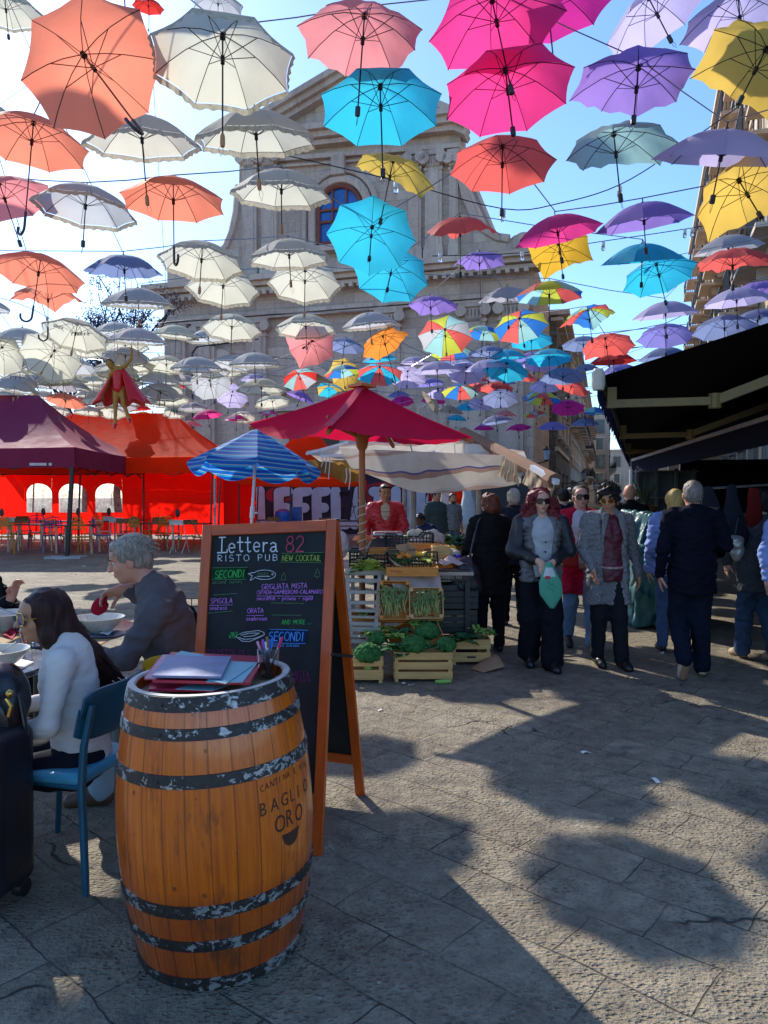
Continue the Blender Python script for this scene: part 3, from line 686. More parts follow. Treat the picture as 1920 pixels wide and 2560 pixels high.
mb = MB(); mb.lathe([(.034, .12), (.075, .1), (.085, .03), (.07, -.02), (.055, -.1), (.034, -.13)], 12, (Pk.x, Pk.y, hubz)); part('hub', mb, M_pole_wood, t, world=True)
rope = [V((Pk.x+.042*math.cos(a), Pk.y+.042*math.sin(a), .75+a*.014)) for a in [i*.5 for i in range(120)]]; mb = MB(); mb.tube(rope, .008, 5); tag(part('rope', mb, M('pale_rope', (.55, .42, .28), .9)), 'pale rope wound around the wooden pole of the dark red parasol', 'rope')

# market stall tent with striped cloths
b_ = NB('striped_canvas'); co = b_.coord(kind='UV'); co = b_.coord(); sx = b_.n('SeparateXYZ'); b_.l(co, sx.inputs[0])
hz = b_.math('ADD', b_.math('MULTIPLY', sx.outputs[2], 2.1), b_.math('MULTIPLY', b_.noise(co, 1.2, 2), .7)); fr = b_.math('FRACT', hz)
cc = b_.ramp(fr, [(0, (.70, .62, .50)), (.30, (.44, .26, .19)), (.40, (.10, .10, .26)), (.44, (.60, .54, .46)), (.84, (.50, .34, .26)), (.93, (.60, .55, .46))], 'CONSTANT'); cc = b_.mix(.35, cc, b_.ramp(b_.noise(co, 4, 5), [(.3, .25), (.7, .7)]), 'OVERLAY')
b_.l(cc, b_.p.inputs['Base Color']); b_.p.inputs['Roughness'].default_value = .9; tr = b_.n('BsdfTranslucent'); b_.l(cc, tr.inputs[0]); mx = b_.n('MixShader'); mx.inputs[0].default_value = .35
b_.l(b_.bump(b_.noise(co, 7, 3), .5, .03), b_.p.inputs['Normal']); b_.l(b_.p.outputs[0], mx.inputs[1]); b_.l(tr.outputs[0], mx.inputs[2]); b_.l(mx.outputs[0], b_.out.inputs[0]); M_canvas = b_.m
t = thing('stall_tent', 'patched beige market tent with blue-striped cloths sagging over the vegetable stall', 'market tent', (.6, 10, 0))
def cl(pts, mat, sag=.1, wr=.02, seed=0, nm='cloth', nu=22, nv=8): part(nm, sheet([at(*p) for p in pts], nu, nv, sag, wr, seed), mat, t, world=True, smooth='all')
cl([(1020, 1084, 11.5), (1310, 1128, 8.7), (1036, 1140, 10.2), (1325, 1168, 8.3)], M_canvas, .16, .02, 1)
cl([(1018, 1084, 11.5), (765, 1128, 10.6), (1032, 1140, 10.2), (800, 1152, 9.9)], M_canvas, .10, .02, 2)
cl([(848, 1120, 9.6), (1306, 1140, 8.3), (876, 1168, 9.55), (1302, 1203, 8.3)], M_canvas, .22, .012, 3)
cl([(900, 1142, 9.9), (1018, 1128, 10), (906, 1160, 9.85), (1016, 1142, 9.95)], M_ochre, .20, .02, 5)
cl([(768, 1150, 10.2), (905, 1150, 9.8), (780, 1168, 10.2), (902, 1208, 9.8)], M_ochre, .05, .05, 7)
cl([(1256, 1140, 8.0), (1292, 1160, 7.8), (1245, 1192, 8.0), (1296, 1212, 7.8)], M_beige, .0, .03, 9)
cl([(1318, 1172, 7.4), (1385, 1204, 6.9), (1306, 1212, 7.5), (1384, 1240, 6.9)], M_beige, .0, .03, 11)
mb = MB(); mb.tube([at(1160, 1080, 10.9), at(1388, 1203, 6.9)], .075, 8); part('roller', mb, M('brown_canvas_roll', (.20, .11, .07), .8), t, world=True)
mb = MB(); mb.beam(at(1330, 1168, 7.3), at(1393, 1206, 6.85), .05, .05); part('front_bar', mb, M_white, t, world=True)
for (px, y0, d) in ((1033, 1128, 10.2), (1197, 1135, 8.9), (1012, 1150, 13.4)):
    mb = MB(); p = at(px, y0, d); mb.tube([(p.x, p.y, 0), p], .032 if px > 1190 else .045, 10); part('pole', mb, M('scratched_grey_pole', (.28, .24, .21), .5, .3, 8), t, world=True)
for a, c in (((1033, 1135, 10.2), (800, 1140, 10)), ((1033, 1135, 10.2), (1310, 1150, 8.5)), ((1033, 1150, 10.2), (980, 1128, 11)), ((1033, 1150, 10.2), (1085, 1130, 9.6)), ((765, 1135, 10.4), (870, 1105, 10.5))):
    mb = MB(); mb.beam(at(*a), at(*c), .035, .035); part('strut', mb, M_white, t, world=True, smooth=False)
for px, py, d, n in ((805, 1130, 9.8, 3), (1136, 1110, 9.3, 1), (865, 1170, 9.6, 2)):
    for i in range(n):
        p = at(px+i*9, py, d); mb = MB(); mb.tube([p, p+V((.01, 0, -.12)), p+V((-.01, 0, -.2-.08*i))], .008, 4); part('tie_string', mb, M_white, t, world=True)

# ---------------------------------------------------------------- black awning on the right
M_blk = M('black_awning_fabric', (.005, .004, .005), .95, .3, 3, bump=.3, bscale=6, bdist=.02)
M_brass = M('tarnished_cream_arm_paint', (.24, .17, .05), .5, .2, 8)
M_cap = M('cream_end_cap', (.55, .52, .42), .4)
def aw(a, o, z=0): return PD*a+PR*o+V((0, 0, z))
a0, o0 = None, None
p0 = V((X(1497, 6.7), 6.7, 0)); a0 = p0.dot(PD); o0 = p0.dot(PR); zf = 2.70; a1 = a0+15.5; sl = math.tan(R(17.2))
t = thing('awning', 'huge black retractable awning with scalloped fringe and folding arm at the right', 'awning', aw(a0, 3.9))
ow = 3.9
mb = MB(); mb.grid(lambda u, s: aw(a0+(a1-a0)*u, o0+(ow-o0)*s, zf+(ow-o0)*sl*s-.05*math.sin(pi*s)*(1+.3*math.sin(u*60))), 60, 8); part('canopy', mb, M_blk, t, world=True, smooth='all', solid=.006)
mb = MB(); mb.tube([aw(a0, o0, zf), aw(a1, o0, zf)], .045, 8); part('front_bar', mb, M_blackm, t, world=True)
mb = MB(); mb.lathe([(.001, .0), (.05, .0), (.062, .05), (.06, .15), (.04, .19), (.001, .2)], 12, aw(a0-.02, o0-.01, zf-.12)); part('end_cap', mb, M_cap, t, world=True)
mb = MB()
def fr_(u, s):
    L = a1-a0; x = u*L; sc = abs(math.sin(x*pi/.22)); return aw(a0+x, o0-.02+.012*math.sin(x*9), zf-.03-s*(.15+.05*sc))
mb.grid(fr_, 420, 2); part('fringe', mb, M('navy_fringe', (.012, .014, .05), .9, transl=.1), t, world=True, smooth='all')
def armset(a):
    g_ = MB(); el = aw(a+.25, o0+1.02, zf-.16); g_.beam(aw(a, o0+.08, zf-.18), el, .055, .075); o_ = part('arm', g_, M_brass, t, world=True, smooth=False)
    g_ = MB(); g_.beam(el+V((0, 0, .0)), aw(a-.1, ow-.1, zf+1.0), .075, .09); part('arm', g_, M_brass, t, world=True, smooth=False)
    g_ = MB(); g_.tube([el-V((0, 0, .07)), el+V((0, 0, .07))], .06, 10); part('hinge', g_, M_brass, t, world=True); g_ = MB(); g_.box(aw(a, o0+.08, zf-.12), (.09, .05, .2)); part('arm_bracket', g_, M_brass, t, world=True)
for i, a in enumerate((a0+.55, a0+4.6, a0+8.6, a0+12.5)): armset(a)
mb = MB(); mb.tube([aw(a0, ow-.05, zf+(ow-o0)*sl+.05), aw(a1, ow-.05, zf+(ow-o0)*sl+.05)], .09, 8); part('cassette', mb, M_blackm, t, world=True)
# second, lower awning behind with a pale front bar
t = thing('awning', 'lower dark awning with a pale front bar inside the shadow of the huge black one', 'awning', aw(a0+5, 3.9))
P1, P2 = at(1580, 1151, 15.5), at(1935, 1040, 8.0)
mb = MB(); mb.beam(P1, P2, .05, .05); part('front_bar', mb, M('pale_bar', (.5, .5, .5), .4), t, world=True)
mb = MB(); mb.grid(lambda u, s: P1.lerp(P2, u)+PR*(2.6*s)+V((0, 0, .5*s)), 10, 4); part('canopy', mb, M_blk, t, world=True, smooth='all', solid=.006)
mb = MB(); mb.grid(lambda u, s: P1.lerp(P2, u)+V((0, .02, -.30*s)), 10, 1); part('valance', mb, M('dark_navy_valance', (.012, .014, .03), .9), t, world=True)
p = gnd(1575, 1560); p = V((X(1577, 13), 13, 0)); mb = MB(); mb.tube([p, p+V((0, 0, 2.1))], .035, 8); tag(part('awning_post', mb, M_white), 'thin white post under the far end of the black awning', 'post')
# market shop behind the awnings; added black sheets stand in for its shade
M_dark = M('shade_black', (.005, .005, .006), .85, .3, 2, bump=.4, bscale=4, bdist=.03)
t = thing('market_shop', 'covered market shop front at the right edge, added black sheets giving its deep shade', 'shop', aw(a0+2.5, 2.6))
mb = MB(); mb.grid(lambda u, s: aw(a0+2.6+.05*math.sin(u*20), 1.55+2.6*u, 3.3*s), 16, 6); part('side_shade_sheet', mb, M_dark, t, world=True, smooth='all', solid=.01)
mb = MB(); mb.grid(lambda u, s: aw(a0-2.2+17.4*u, 3.4+.04*math.sin(u*50), 4.9*s), 30, 4); part('back_shade_sheet', mb, M_dark, t, world=True, smooth='all', solid=.01)
mb = MB(); mb.grid(lambda u, s: aw(a0+14.5, .9+2.6*u, 2.6*s), 6, 4); part('end_shade_sheet', mb, M_dark, t, world=True, smooth='all', solid=.01)
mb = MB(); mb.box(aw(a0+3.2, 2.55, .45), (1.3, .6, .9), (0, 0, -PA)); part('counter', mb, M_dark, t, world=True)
# things in that dark: garments on a rail, plant, cupboard with glass
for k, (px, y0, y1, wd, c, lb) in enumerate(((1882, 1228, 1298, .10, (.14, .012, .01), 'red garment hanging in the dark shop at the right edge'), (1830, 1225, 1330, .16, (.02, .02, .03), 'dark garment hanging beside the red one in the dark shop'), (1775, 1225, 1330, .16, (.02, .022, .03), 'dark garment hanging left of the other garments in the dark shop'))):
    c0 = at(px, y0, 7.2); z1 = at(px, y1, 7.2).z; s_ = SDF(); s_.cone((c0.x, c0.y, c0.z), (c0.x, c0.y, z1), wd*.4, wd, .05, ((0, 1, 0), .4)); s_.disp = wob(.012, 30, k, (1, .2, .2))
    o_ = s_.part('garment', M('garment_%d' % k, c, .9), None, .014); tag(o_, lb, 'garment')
mb = MB(); mb.tube([at(1752, 1222, 7.25), at(1925, 1212, 7.25)], .012, 6); tag(part('clothes_rail', mb, M_steel), 'thin rail carrying garments in the dark shop', 'clothes rail')
# teal tarpaulin over a stall
rotm_ = lambda a: Matrix.Rotation(R(a), 3, 'Y')
s_ = SDF(); c = V((X(1655, 9.4), 9.4, 0)); s_.box((c.x, c.y+.3, .62), (.42, .7, .55), rd=.15); s_.p.pop(); s_.box((c.x, c.y+.3, .5), (.46, .7, .48), rd=.03); s_.box((c.x-.08, c.y+.2, 1.1), (.30, .5, .26), rotm_(18), .03, k=.12); s_.cone((c.x-.38, c.y-.05, 1.18), (c.x+.42, c.y+.1, 1.56), .035, .05, k=.16); s_.cone((c.x-.3, c.y-.38, .1), (c.x-.1, c.y-.2, 1.3), .03, .03, k=.1); s_.cone((c.x+.25, c.y-.4, .1), (c.x+.1, c.y-.2, 1.35), .04, .03, k=.1); f1 = wob(.03, 11, 5, (1, 1, .5), True); f2 = wob(.012, 26, 6, (1, 1, .6), True); s_.disp = lambda P: f1(P)+f2(P)
tag(s_.part('tarpaulin', M('teal_tarpaulin', (.02, .12, .12), .45, .35, 4), None, .02), 'crumpled teal tarpaulin covering a stall between the bald man and the suited man', 'tarpaulin')
# potted cactus and pale glass cabinet seen behind
t = thing('glass_cabinet', 'pale glass shop cabinet behind the teal tarpaulin', 'cabinet', (X(1660, 14), 14, 0))
for px in (1592, 1640, 1690, 1735): 
    mb = MB(); mb.beam((X(px, 14), 14, 0), (X(px, 14), 14, 2.15), .05, .05); part('frame', mb, M_steel, t, world=True)
mb = MB(); mb.box((X(1664, 14), 14.1, 1.2), (1.1, .03, 1.8)); part('glass_panel', mb, M('dusty_glass', (.10, .12, .14), .15, .4, 2), t, world=True)
for z in (1.2, 1.6, 2.1): mb = MB(); mb.box((X(1664, 14), 14, z), (1.12, .3, .03)); part('shelf', mb, M_steel, t, world=True)
t = thing('potted_plant', 'spiky dark plant in a brown pot under the black awning', 'plant', (X(1612, 12.6), 12.6, 0))
mb = MB(); mb.lathe([(.001, .0), (.16, 0), (.2, .4), (.22, .42)], 14, (0, 0, 1.05)); mb.box((0, 0, .52), (.4, .4, 1.04)); part('pot', mb, M('brown_pot', (.12, .07, .05), .8), t)
for i in range(14):
    a = i*2.4; mb = MB(); q = V((math.cos(a)*.22, math.sin(a)*.22, 0)); mb.tube([(0, 0, 1.45), q*.5+V((0, 0, 1.7)), q+V((0, 0, 1.8+.1*(i % 3)))], [.02, .014, .003], 5); part('leaf', mb, M('dark_spiky_leaf', (.03, .05, .02), .7), t)
# ---------------------------------------------------------------- tree behind the gazebos
def tree(loc, seed, label, zt, spread):
    rnd = random.Random(seed); t = thing('tree', label, 'tree', loc); tr = MB(); lf = MB()
    def grow(p, d, L, r, lev):
        q = p+d*L; mid = p.lerp(q, .5)+V((rnd.uniform(-1, 1), rnd.uniform(-1, 1), 0))*L*.05; tr.tube([p, mid, q], [r, r*.85, r*.68], 6 if lev < 3 else 4, False)
        if lev >= 4:
            for _ in range(8):
                c = q+V((rnd.gauss(0, .28), rnd.gauss(0, .28), rnd.gauss(0, .24)))
                for _ in range(7):
                    e = c+V((rnd.gauss(0, .10), rnd.gauss(0, .10), rnd.gauss(0, .10))); u = V((rnd.uniform(-1, 1), rnd.uniform(-1, 1), rnd.uniform(-1, 1))).normalized()*.06; v = u.orthogonal().normalized()*.03
                    lf.add([e-u, e+v, e+u, e-v], [(0, 1, 2, 3)])
            return
        for i in range(3 if lev < 3 else 2):
            a = rnd.uniform(0, 6.28); tilt = rnd.uniform(.25, .62) if lev else rnd.uniform(.15, .4)
            nd = (d+V((math.cos(a), math.sin(a), rnd.uniform(-.1, .3)))*tilt*spread).normalized(); grow(q, nd, L*rnd.uniform(.62, .82), r*.62, lev+1)
    grow(V((0, 0, 0)), V((0, 0, 1)), zt*.36, .2, 0)
    part('trunk', tr, M('dark_bark', (.045, .035, .04), .9, .3, 12, bump=.5, bscale=30), t); part('crown', lf, M('dusky_leaf', (.055, .05, .075), .7, .4, 2, transl=.25), t, smooth=False)
tree((X(300, 33), 33, 0), 4, 'bare purplish tree rising between the gazebos and the church', 9.6, 1.0)
tree((X(215, 35), 35, 0), 9, 'second thin purplish tree further left behind the red gazebo', 8.2, 1.0)
# ---------------------------------------------------------------- terrace furniture
M_orch = M('orange_painted_chair', (.62, .24, .02), .4, .1, 8); M_pur = M('violet_painted_chair', (.10, .06, .22), .4); M_wht = M('white_chair_paint', (.6, .58, .52), .4); M_tt = M('dark_table_top', (.05, .03, .035), .3); M_wood2 = M('brown_slat_wood', (.25, .10, .03), .6); M_bluep = M('blue_plastic', (.01, .12, .55), .4); M_tleg = M('cream_table_leg', (.55, .45, .30), .5)
def slat_chair(m):
    t = thing('slatted_chair', 'x', 'chair')
    mb = MB(); mb.box((0, 0, .50), (.44, .42, .03), bev=.01); part('seat', mb, m, t)
    for s in (-1, 1):
        mb = MB(); mb.tube([(s*.23, -.20, 0), (s*.20, -.18, .49)], .014, 6); part('leg', mb, m, t)
        mb = MB(); mb.tube([(s*.25, .24, 0), (s*.21, .19, .49)], .014, 6); part('leg', mb, m, t)
    bk = MB(); al = [(s_, .2+.10*(z-.5), z) for s_, z in [(-.22, .49), (-.235, .75), (-.225, .9), (-.16, 1.01), (0, 1.04), (.16, 1.01), (.225, .9), (.235, .75), (.22, .49)]]; bk.tube(al, .014, 6)
    bk.grid(lambda u, s: V((-.235+.47*u, .23, .72+.02*s)), 8, 1)
    for k in range(9):
        x = -.19+k*.0475; bk.tube([(x, .235, .73), (x, .25, .98-abs(x)*.25)], .012, 5)
    bk.beam((-.22, .238, .86), (.22, .238, .86), .012, .03)
    part('backrest', bk, m, t); return t
def fold_chair(m):
    t = thing('folding_chair', 'x', 'chair'); mb = MB()
    for k in range(4): mb.box((0, -.16+k*.1, .47), (.38, .085, .02))
    part('seat', mb, m, t, smooth=False)
    for s in (-1, 1):
        mb = MB(); mb.tube([(s*.20, .24, .95), (s*.20, -.22, 0)], .012, 6); part('leg', mb, m, t)
        mb = MB(); mb.tube([(s*.18, -.2, .5), (s*.18, .28, 0)], .012, 6); part('leg', mb, m, t)
    mb = MB(); mb.box((0, .2, .88), (.40, .02, .12)); mb.tube([(-.2, .24, .95), (.2, .24, .95)], .012, 6); part('backrest', mb, m, t, smooth=False); return t
def table(m, leg, w=1.0, d=.7):
    t = thing('terrace_table', 'x', 'table'); mb = MB(); mb.box((0, 0, .80), (w, d, .035), bev=.008); part('table_top', mb, m, t)
    for sx in (-1, 1):
        for sy in (-1, 1): mb = MB(); mb.beam((sx*(w/2-.05), sy*(d/2-.05), 0), (sx*(w/2-.05), sy*(d/2-.05), .79), .045, .045); part('leg', mb, leg, t, smooth=False)
    return t
def tl(o, l, g=None):
    o['label'] = l
    if g: o['group'] = g
    return o
def place(o, px, d, rz=0, sc=1.0, z=0):
    o.location = (X(px, d), d, z); o.rotation_euler = (0, 0, rz); o.scale = (sc, sc, sc); return o
GC, GT = 'chairs on the gazebo terrace', 'tables on the gazebo terrace'
oc = slat_chair(M_orch); place(oc, 203, 20.6, R(172), 1.0); tl(oc, 'orange slatted metal chair right of the gazebo post', GC)
c2 = copy_tree(oc); place(c2, 12, 20.6, R(200)); tl(c2, 'orange slatted chair cut by the left edge of the photo', GC)
vc = slat_chair(M_pur); place(vc, 128, 21.4, R(215)); tl(vc, 'violet slatted chair left of the gazebo post', GC)
c2 = copy_tree(vc); place(c2, 90, 23.3, R(20)); tl(c2, 'violet slatted chair in the dim row behind the left table', GC)
c2 = copy_tree(vc); place(c2, 255, 21.6, R(120)); tl(c2, 'violet slatted chair turned sideways at the right of the middle table', GC)
fc = fold_chair(M_wht); place(fc, 448, 21.2, R(172)); tl(fc, 'white folding chair standing alone in front of the red side wall', GC)
for px, d, rz, m, l in ((290, 23, R(20), 0, 'white folding chair under the third arched window'), (262, 24.5, R(-10), 0, 'white folding chair deep behind the post, near the red wall'), (40, 24, R(160), 0, 'white folding chair in the dim left corner of the gazebo')):
    c2 = copy_tree(fc); place(c2, px, d, rz); tl(c2, l, GC)
fw = fold_chair(M_wood2); place(fw, 500, 21.0, R(110)); tl(fw, 'brown wooden folding chair just left of the blackboard', GC)
for px, d, rz, l in ((335, 22.6, R(30), 'brown folding chair right of the thin gazebo post'), (395, 23.6, R(10), 'brown folding chair behind the lone white one')):
    c2 = copy_tree(fw); place(c2, px, d, rz); tl(c2, l, GC)
tb = table(M_tt, M_tleg, 1.1); place(tb, 195, 21.4, 0); tl(tb, 'table behind the orange slatted chair', GT)
for px, d, w, l in ((75, 21.8, 1, 'table left of the gazebo post with cream legs'), (0, 23.5, 1, 'dim table in the left corner of the gazebo'), (150, 24.6, 1, 'dim table below the first and second arched windows'), (270, 24.9, 1, 'dim table below the third arched window'), (385, 22.8, 1, 'dark table between the thin post and the lone white chair'), (480, 22.6, 1, 'dark table beside the brown folding chair at the blackboard'), (330, 26, 1, 'dim table against the red side wall')):
    c2 = copy_tree(tb); place(c2, px, d); tl(c2, l, GT)
M_menu = M('pinkish_menu_paddle', (.5, .25, .2), .6)
for i, (px, d, l) in enumerate(((108, 24.6, 'upright menu paddle below the first arched window'), (195, 24.6, 'upright menu paddle below the second arched window'), (272, 24.9, 'upright menu paddle below the third arched window'), (4, 23.5, 'upright menu paddle at the left edge of the terrace'), (444, 22.8, 'upright menu paddle behind the lone white chair'))):
    c = V((X(px, d), d, .82)); mb = MB(); mb.lathe([(.001, .0), (.07, 0), (.06, .03), (.001, .035)], 10, c); mb.tube([c, c+V((0, 0, .2))], .012, 5); mb.ball(c+V((0, 0, .3)), (.075, .015, .13), 12, 8); tag(part('menu_stand', mb, M_blackm), l, 'menu stand', 'menu paddles on the terrace tables')
# blue plastic stools and chairs stacked before the graffiti
bs = None
for i in range(5):
    t = thing('plastic_chair', 'blue plastic chair, number %s from the bottom of the stack' % ('one', 'two', 'three', 'four', 'five')[i], 'chair', (X(737, 26), 26, .09*i+.0), 0, 'stacked blue plastic chairs')
    mb = MB(); mb.box((0, 0, .43), (.45, .42, .03), bev=.01); part('seat', mb, M_bluep, t); mb = MB(); mb.box((0, .22, .68), (.44, .03, .45), (R(-8), 0, 0), .01); part('backrest', mb, M_bluep, t)
    for sx in (-1, 1):
        for sy in (-1, 1): mb = MB(); mb.beam((sx*.22, sy*.22, 0), (sx*.19, sy*.17, .42), .035, .035); part('leg', mb, M_bluep, t)
    if i > 0:
        t['label'] = ['', 'blue plastic chair second from the bottom of the stack before the graffiti', 'blue plastic chair in the middle of the stack before the graffiti', 'blue plastic chair second from the top of the stack before the graffiti', 'topmost blue plastic chair of the stack before the graffiti'][i]
    else: t['label'] = 'lowest blue plastic chair of the stack before the graffiti'
mb = MB(); mb.lathe([(.001, .25), (.12, .24), (.27, .15), (.3, .0), (.29, 0)], 16, (X(708, 25.5), 25.5, .95)); mb.lathe([(.28, .95), (.2, 0)], 12, (X(708, 25.5), 25.5, 0)); tag(part('plastic_tub', mb, M_bluep), 'bright blue plastic tub on its side left of the blue chair stack', 'tub')
for px, d, m, l in ((690, 24, M_wood2, 'orange wooden folding chair folded left of the blue stack'), (820, 23, M_wood2, 'orange wooden folding chair folded behind the blackboard top corner'), (870, 25, M_blackm, 'black folding chair upside down on the table before the graffiti')):
    f = fold_chair(m); place(f, px, d, R(30), 1, 0 if m is M_wood2 else .82); tl(f, l, GC)
for px, d, l in ((745, 24.2, 'small white-legged table before the blue stack'), (860, 25, 'table carrying the upturned black chair'), (680, 26, 'low dark table at the foot of the graffiti, far left'), (890, 21, 'dark table behind the wooden parasol pole'), (1010, 22, 'dark table behind the vendor')):
    c2 = copy_tree(tb); place(c2, px, d); tl(c2, l, GT)
for i, (px, d, k) in enumerate(((30, 22.3, 0), (58, 22.6, 1), (110, 22.9, 0), (165, 22.8, 1), (228, 22.4, 0), (310, 22.0, 1), (352, 21.8, 0), (405, 22.0, 1), (425, 22.6, 0), (470, 21.6, 1), (372, 24.2, 0), (318, 24.6, 1), (180, 25.4, 0), (60, 25, 1))):
    c2 = copy_tree(fw if k else oc); place(c2, px, d, R(150+i*47)); tl(c2, 'tan wooden folding chair in the crowded rows between the dim terrace tables' if k else 'orange slatted chair in the crowded rows between the dim terrace tables', GC)
# closed parasols and cloths at the back right
for px, d, m, l in ((1172, 19, M('pale_blue_closed_fabric', (.42, .48, .5), .85), 'closed pale blue parasol behind the woman in black'), (1118, 21, M('cream_closed_fabric', (.5, .46, .4), .85), 'closed cream parasol behind the two standing men')):
    t = thing('closed_parasol', l, 'parasol', (X(px, d), d, 0)); mb = MB(); mb.tube([(0, 0, 0), (0, 0, 2.6)], .03, 8); part('pole', mb, M_white, t)
    s_ = SDF(); s_.chain([(0, 0, 2.6), (0, 0, 1.9), (0, 0, 1.75), (0, 0, .95)], [.10, .17, .14, .30], .05); s_.disp = wob(.03, 16, px, (1, 1, .15)); s_.part('canopy', m, t, .03)
for px, d, c, l in ((1150, 19.5, (.62, .04, .01), 'orange-red cloth hanging left of the closed pale blue parasol'), (1197, 19.5, (.6, .06, .01), 'orange-red cloth hanging right of the closed pale blue parasol'), (1090, 24, (.5, .02, .03), 'red cloth hanging behind the standing men')):
    x = X(px, d); mb = MB(); mb.grid(lambda u, s: V((x-.25+.5*u, d+.06*math.sin(u*12), 1.9-1.1*s-.15*math.sin(u*5)*s)), 12, 6); tag(part('cloth', mb, M('cloth_%d' % px, c, .8, transl=.4), smooth='all', solid=.01), l, 'cloth')
t = thing('chalk_board_sign', 'dark pavement board with white chalk letters behind the white-haired man', 'sign', (X(1270, 17), 17, 0)); mb = MB(); mb.box((0, 0, 1.55), (1.5, .05, 1.1)); part('board', mb, M('dark_slate_board', (.03, .035, .04), .6), t, smooth=False)
for sx in (-1, 1): mb = MB(); mb.beam((sx*.7, 0, 0), (sx*.7, 0, 1.1), .05, .05); part('leg', mb, M_blackm, t)
# street lamps on wall brackets
for px, py, d, l in ((1367, 1132, 33.5, 'lantern on a bracket at the church corner, nearest of the street lanterns'), (1460, 1186, 45, 'lantern on a bracket on the street houses, middle one'), (1487, 1213, 62, 'smallest lantern on a bracket farthest down the street')):
    c = at(px, py, d); t = thing('wall_lantern', l, 'lantern', c, group='street lanterns'); wx = V((-1.3, 0, 0))
    mb = MB(); mb.tube([wx+V((0, 0, -.55)), V((-.5, 0, -.5)), V((0, 0, -.38))], .03, 5); mb.tube([wx+V((0, 0, -.95)), V((-.7, 0, -.6)), V((-.4, 0, -.5))], .02, 5); mb.box(wx+V((0, 0, -.7)), (.05, .1, .7)); part('bracket', mb, M_iron, t)
    mb = MB(); mb.lathe([(.10, -.32), (.17, .12)], 6); part('glass', mb, M('frosted_lantern_glass', (.55, .62, .68), .3, transl=.4), t, smooth=False)
    mb = MB(); mb.lathe([(.001, .36), (.03, .3), (.06, .22), (.2, .14), (.19, .11)], 6); mb.lathe([(.11, -.31), (.06, -.38), (.001, -.4)], 6); part('cap', mb, M_iron, t, smooth=False)
# ================================================================ UMBRELLAS OVERHEAD
CROP = {'A': (0, 0, 1.728), 'B': (960, 0, 1.728), 'C': (0, 560, 2.592), 'D': (560, 560, 2.4397), 'E': (1160, 560, 2.1829)}
UCOL = dict(salmon=(.90, .27, .17), white=(.66, .65, .53), pale=(.54, .56, .58), hot=(.86, .06, .28), magenta=(.72, .04, .33), pink=(.88, .30, .30), cyan=(.04, .52, .74), yellow=(.74, .50, .10),
            ochre=(.72, .42, .04), lilac=(.56, .50, .76), purple=(.33, .22, .62), violet=(.26, .24, .62), slate=(.22, .28, .48), red=(.80, .05, .04), coral=(.88, .14, .12), teal=(.32, .54, .52), gray=(.44, .43, .46), beige=(.42, .36, .28),
            lime=(.62, .66, .08), blue=(.04, .22, .66), aqua=(.36, .68, .66), orange=(.90, .30, .05))
def umat(c): return M('fabric_'+c, UCOL[c], .75, .06, 3, bump=.25, bscale=9, transl=.58, spec=.3, bdist=.02)
M_lace = M('cream_lace_trim', (.50, .47, .38), .9, .2, 30, transl=.35)
M_rib = M('black_umbrella_metal', (.025, .025, .03), .35, .2, 10, metal=.4)
M_wood_h = M('umbrella_wood_handle', (.42, .22, .11), .5, .2, 20)
M_plast = M('black_plastic', (.02, .02, .022), .4, .2, 10)
RAIN = {'r1': ['coral', 'lime', 'aqua', 'pale', 'coral', 'lime', 'aqua', 'pale'], 'r2': ['blue', 'coral', 'lime', 'aqua', 'blue', 'coral', 'lime', 'aqua'],
        'r3': ['cyan', 'coral', 'cyan', 'coral', 'cyan', 'coral', 'cyan', 'coral'], 'r4': ['coral', 'pale', 'aqua', 'red', 'pale', 'coral', 'teal', 'red'], 'r5': ['cyan', 'cyan', 'yellow', 'cyan', 'yellow', 'cyan', 'cyan', 'yellow'],
        'r6': ['coral', 'blue', 'lime', 'blue', 'aqua', 'coral', 'blue', 'lime'], 'r7': ['hot', 'pale', 'magenta', 'pale', 'hot', 'pale', 'magenta', 'pale']}
RU = .455
def rib_pt(k, s, var):
    a = 2*pi*k/8; rnd = random.Random(var[1]*97+k % 8); bend = 0; r = RU*s
    if var[0] == 'bent' and rnd.random() < .42: bend = rnd.uniform(.04, .15)
    z = -.215*s**1.9*(RU/.5) + bend*s**2.2
    if bend: r *= 1-.18*s
    aj = rnd.uniform(-.05, .05)*s if var[0] == 'bent' else 0
    return V((r*math.cos(a+aj), r*math.sin(a+aj), z))
UMESH = {}
def canopy_mesh(var, col, fine):
    key = (var, col, fine)
    if key in UMESH: return UMESH[key]
    nu = 4 if fine else 2; nr = 7 if fine else 4; mb = MB(); rain = col in RAIN
    for k in range(8):
        mb.mi = k if rain else 0
        def fn(u, s, k=k):
            s_ = .02+.98*s; a = rib_pt(k, s_, var); b = rib_pt((k+1) % 8, s_, var); p = a.lerp(b, u); sc = math.sin(pi*u)
            p.x *= 1-.045*sc*s_**3+.06*sc*s_*(1-s_); p.y *= 1-.045*sc*s_**3+.06*sc*s_*(1-s_); p.z += .012*sc*s_*(1-s_)*4
            if var[0] == 'bent': p.z += .02*math.sin(u*9+k*2+s*5)*sc*s_
            return p
        mb.grid(fn, nu, nr)
    me = mesh_of('canopy', mb, [umat(c) for c in RAIN[col]] if rain else umat(col), True, 50); UMESH[key] = me; return me
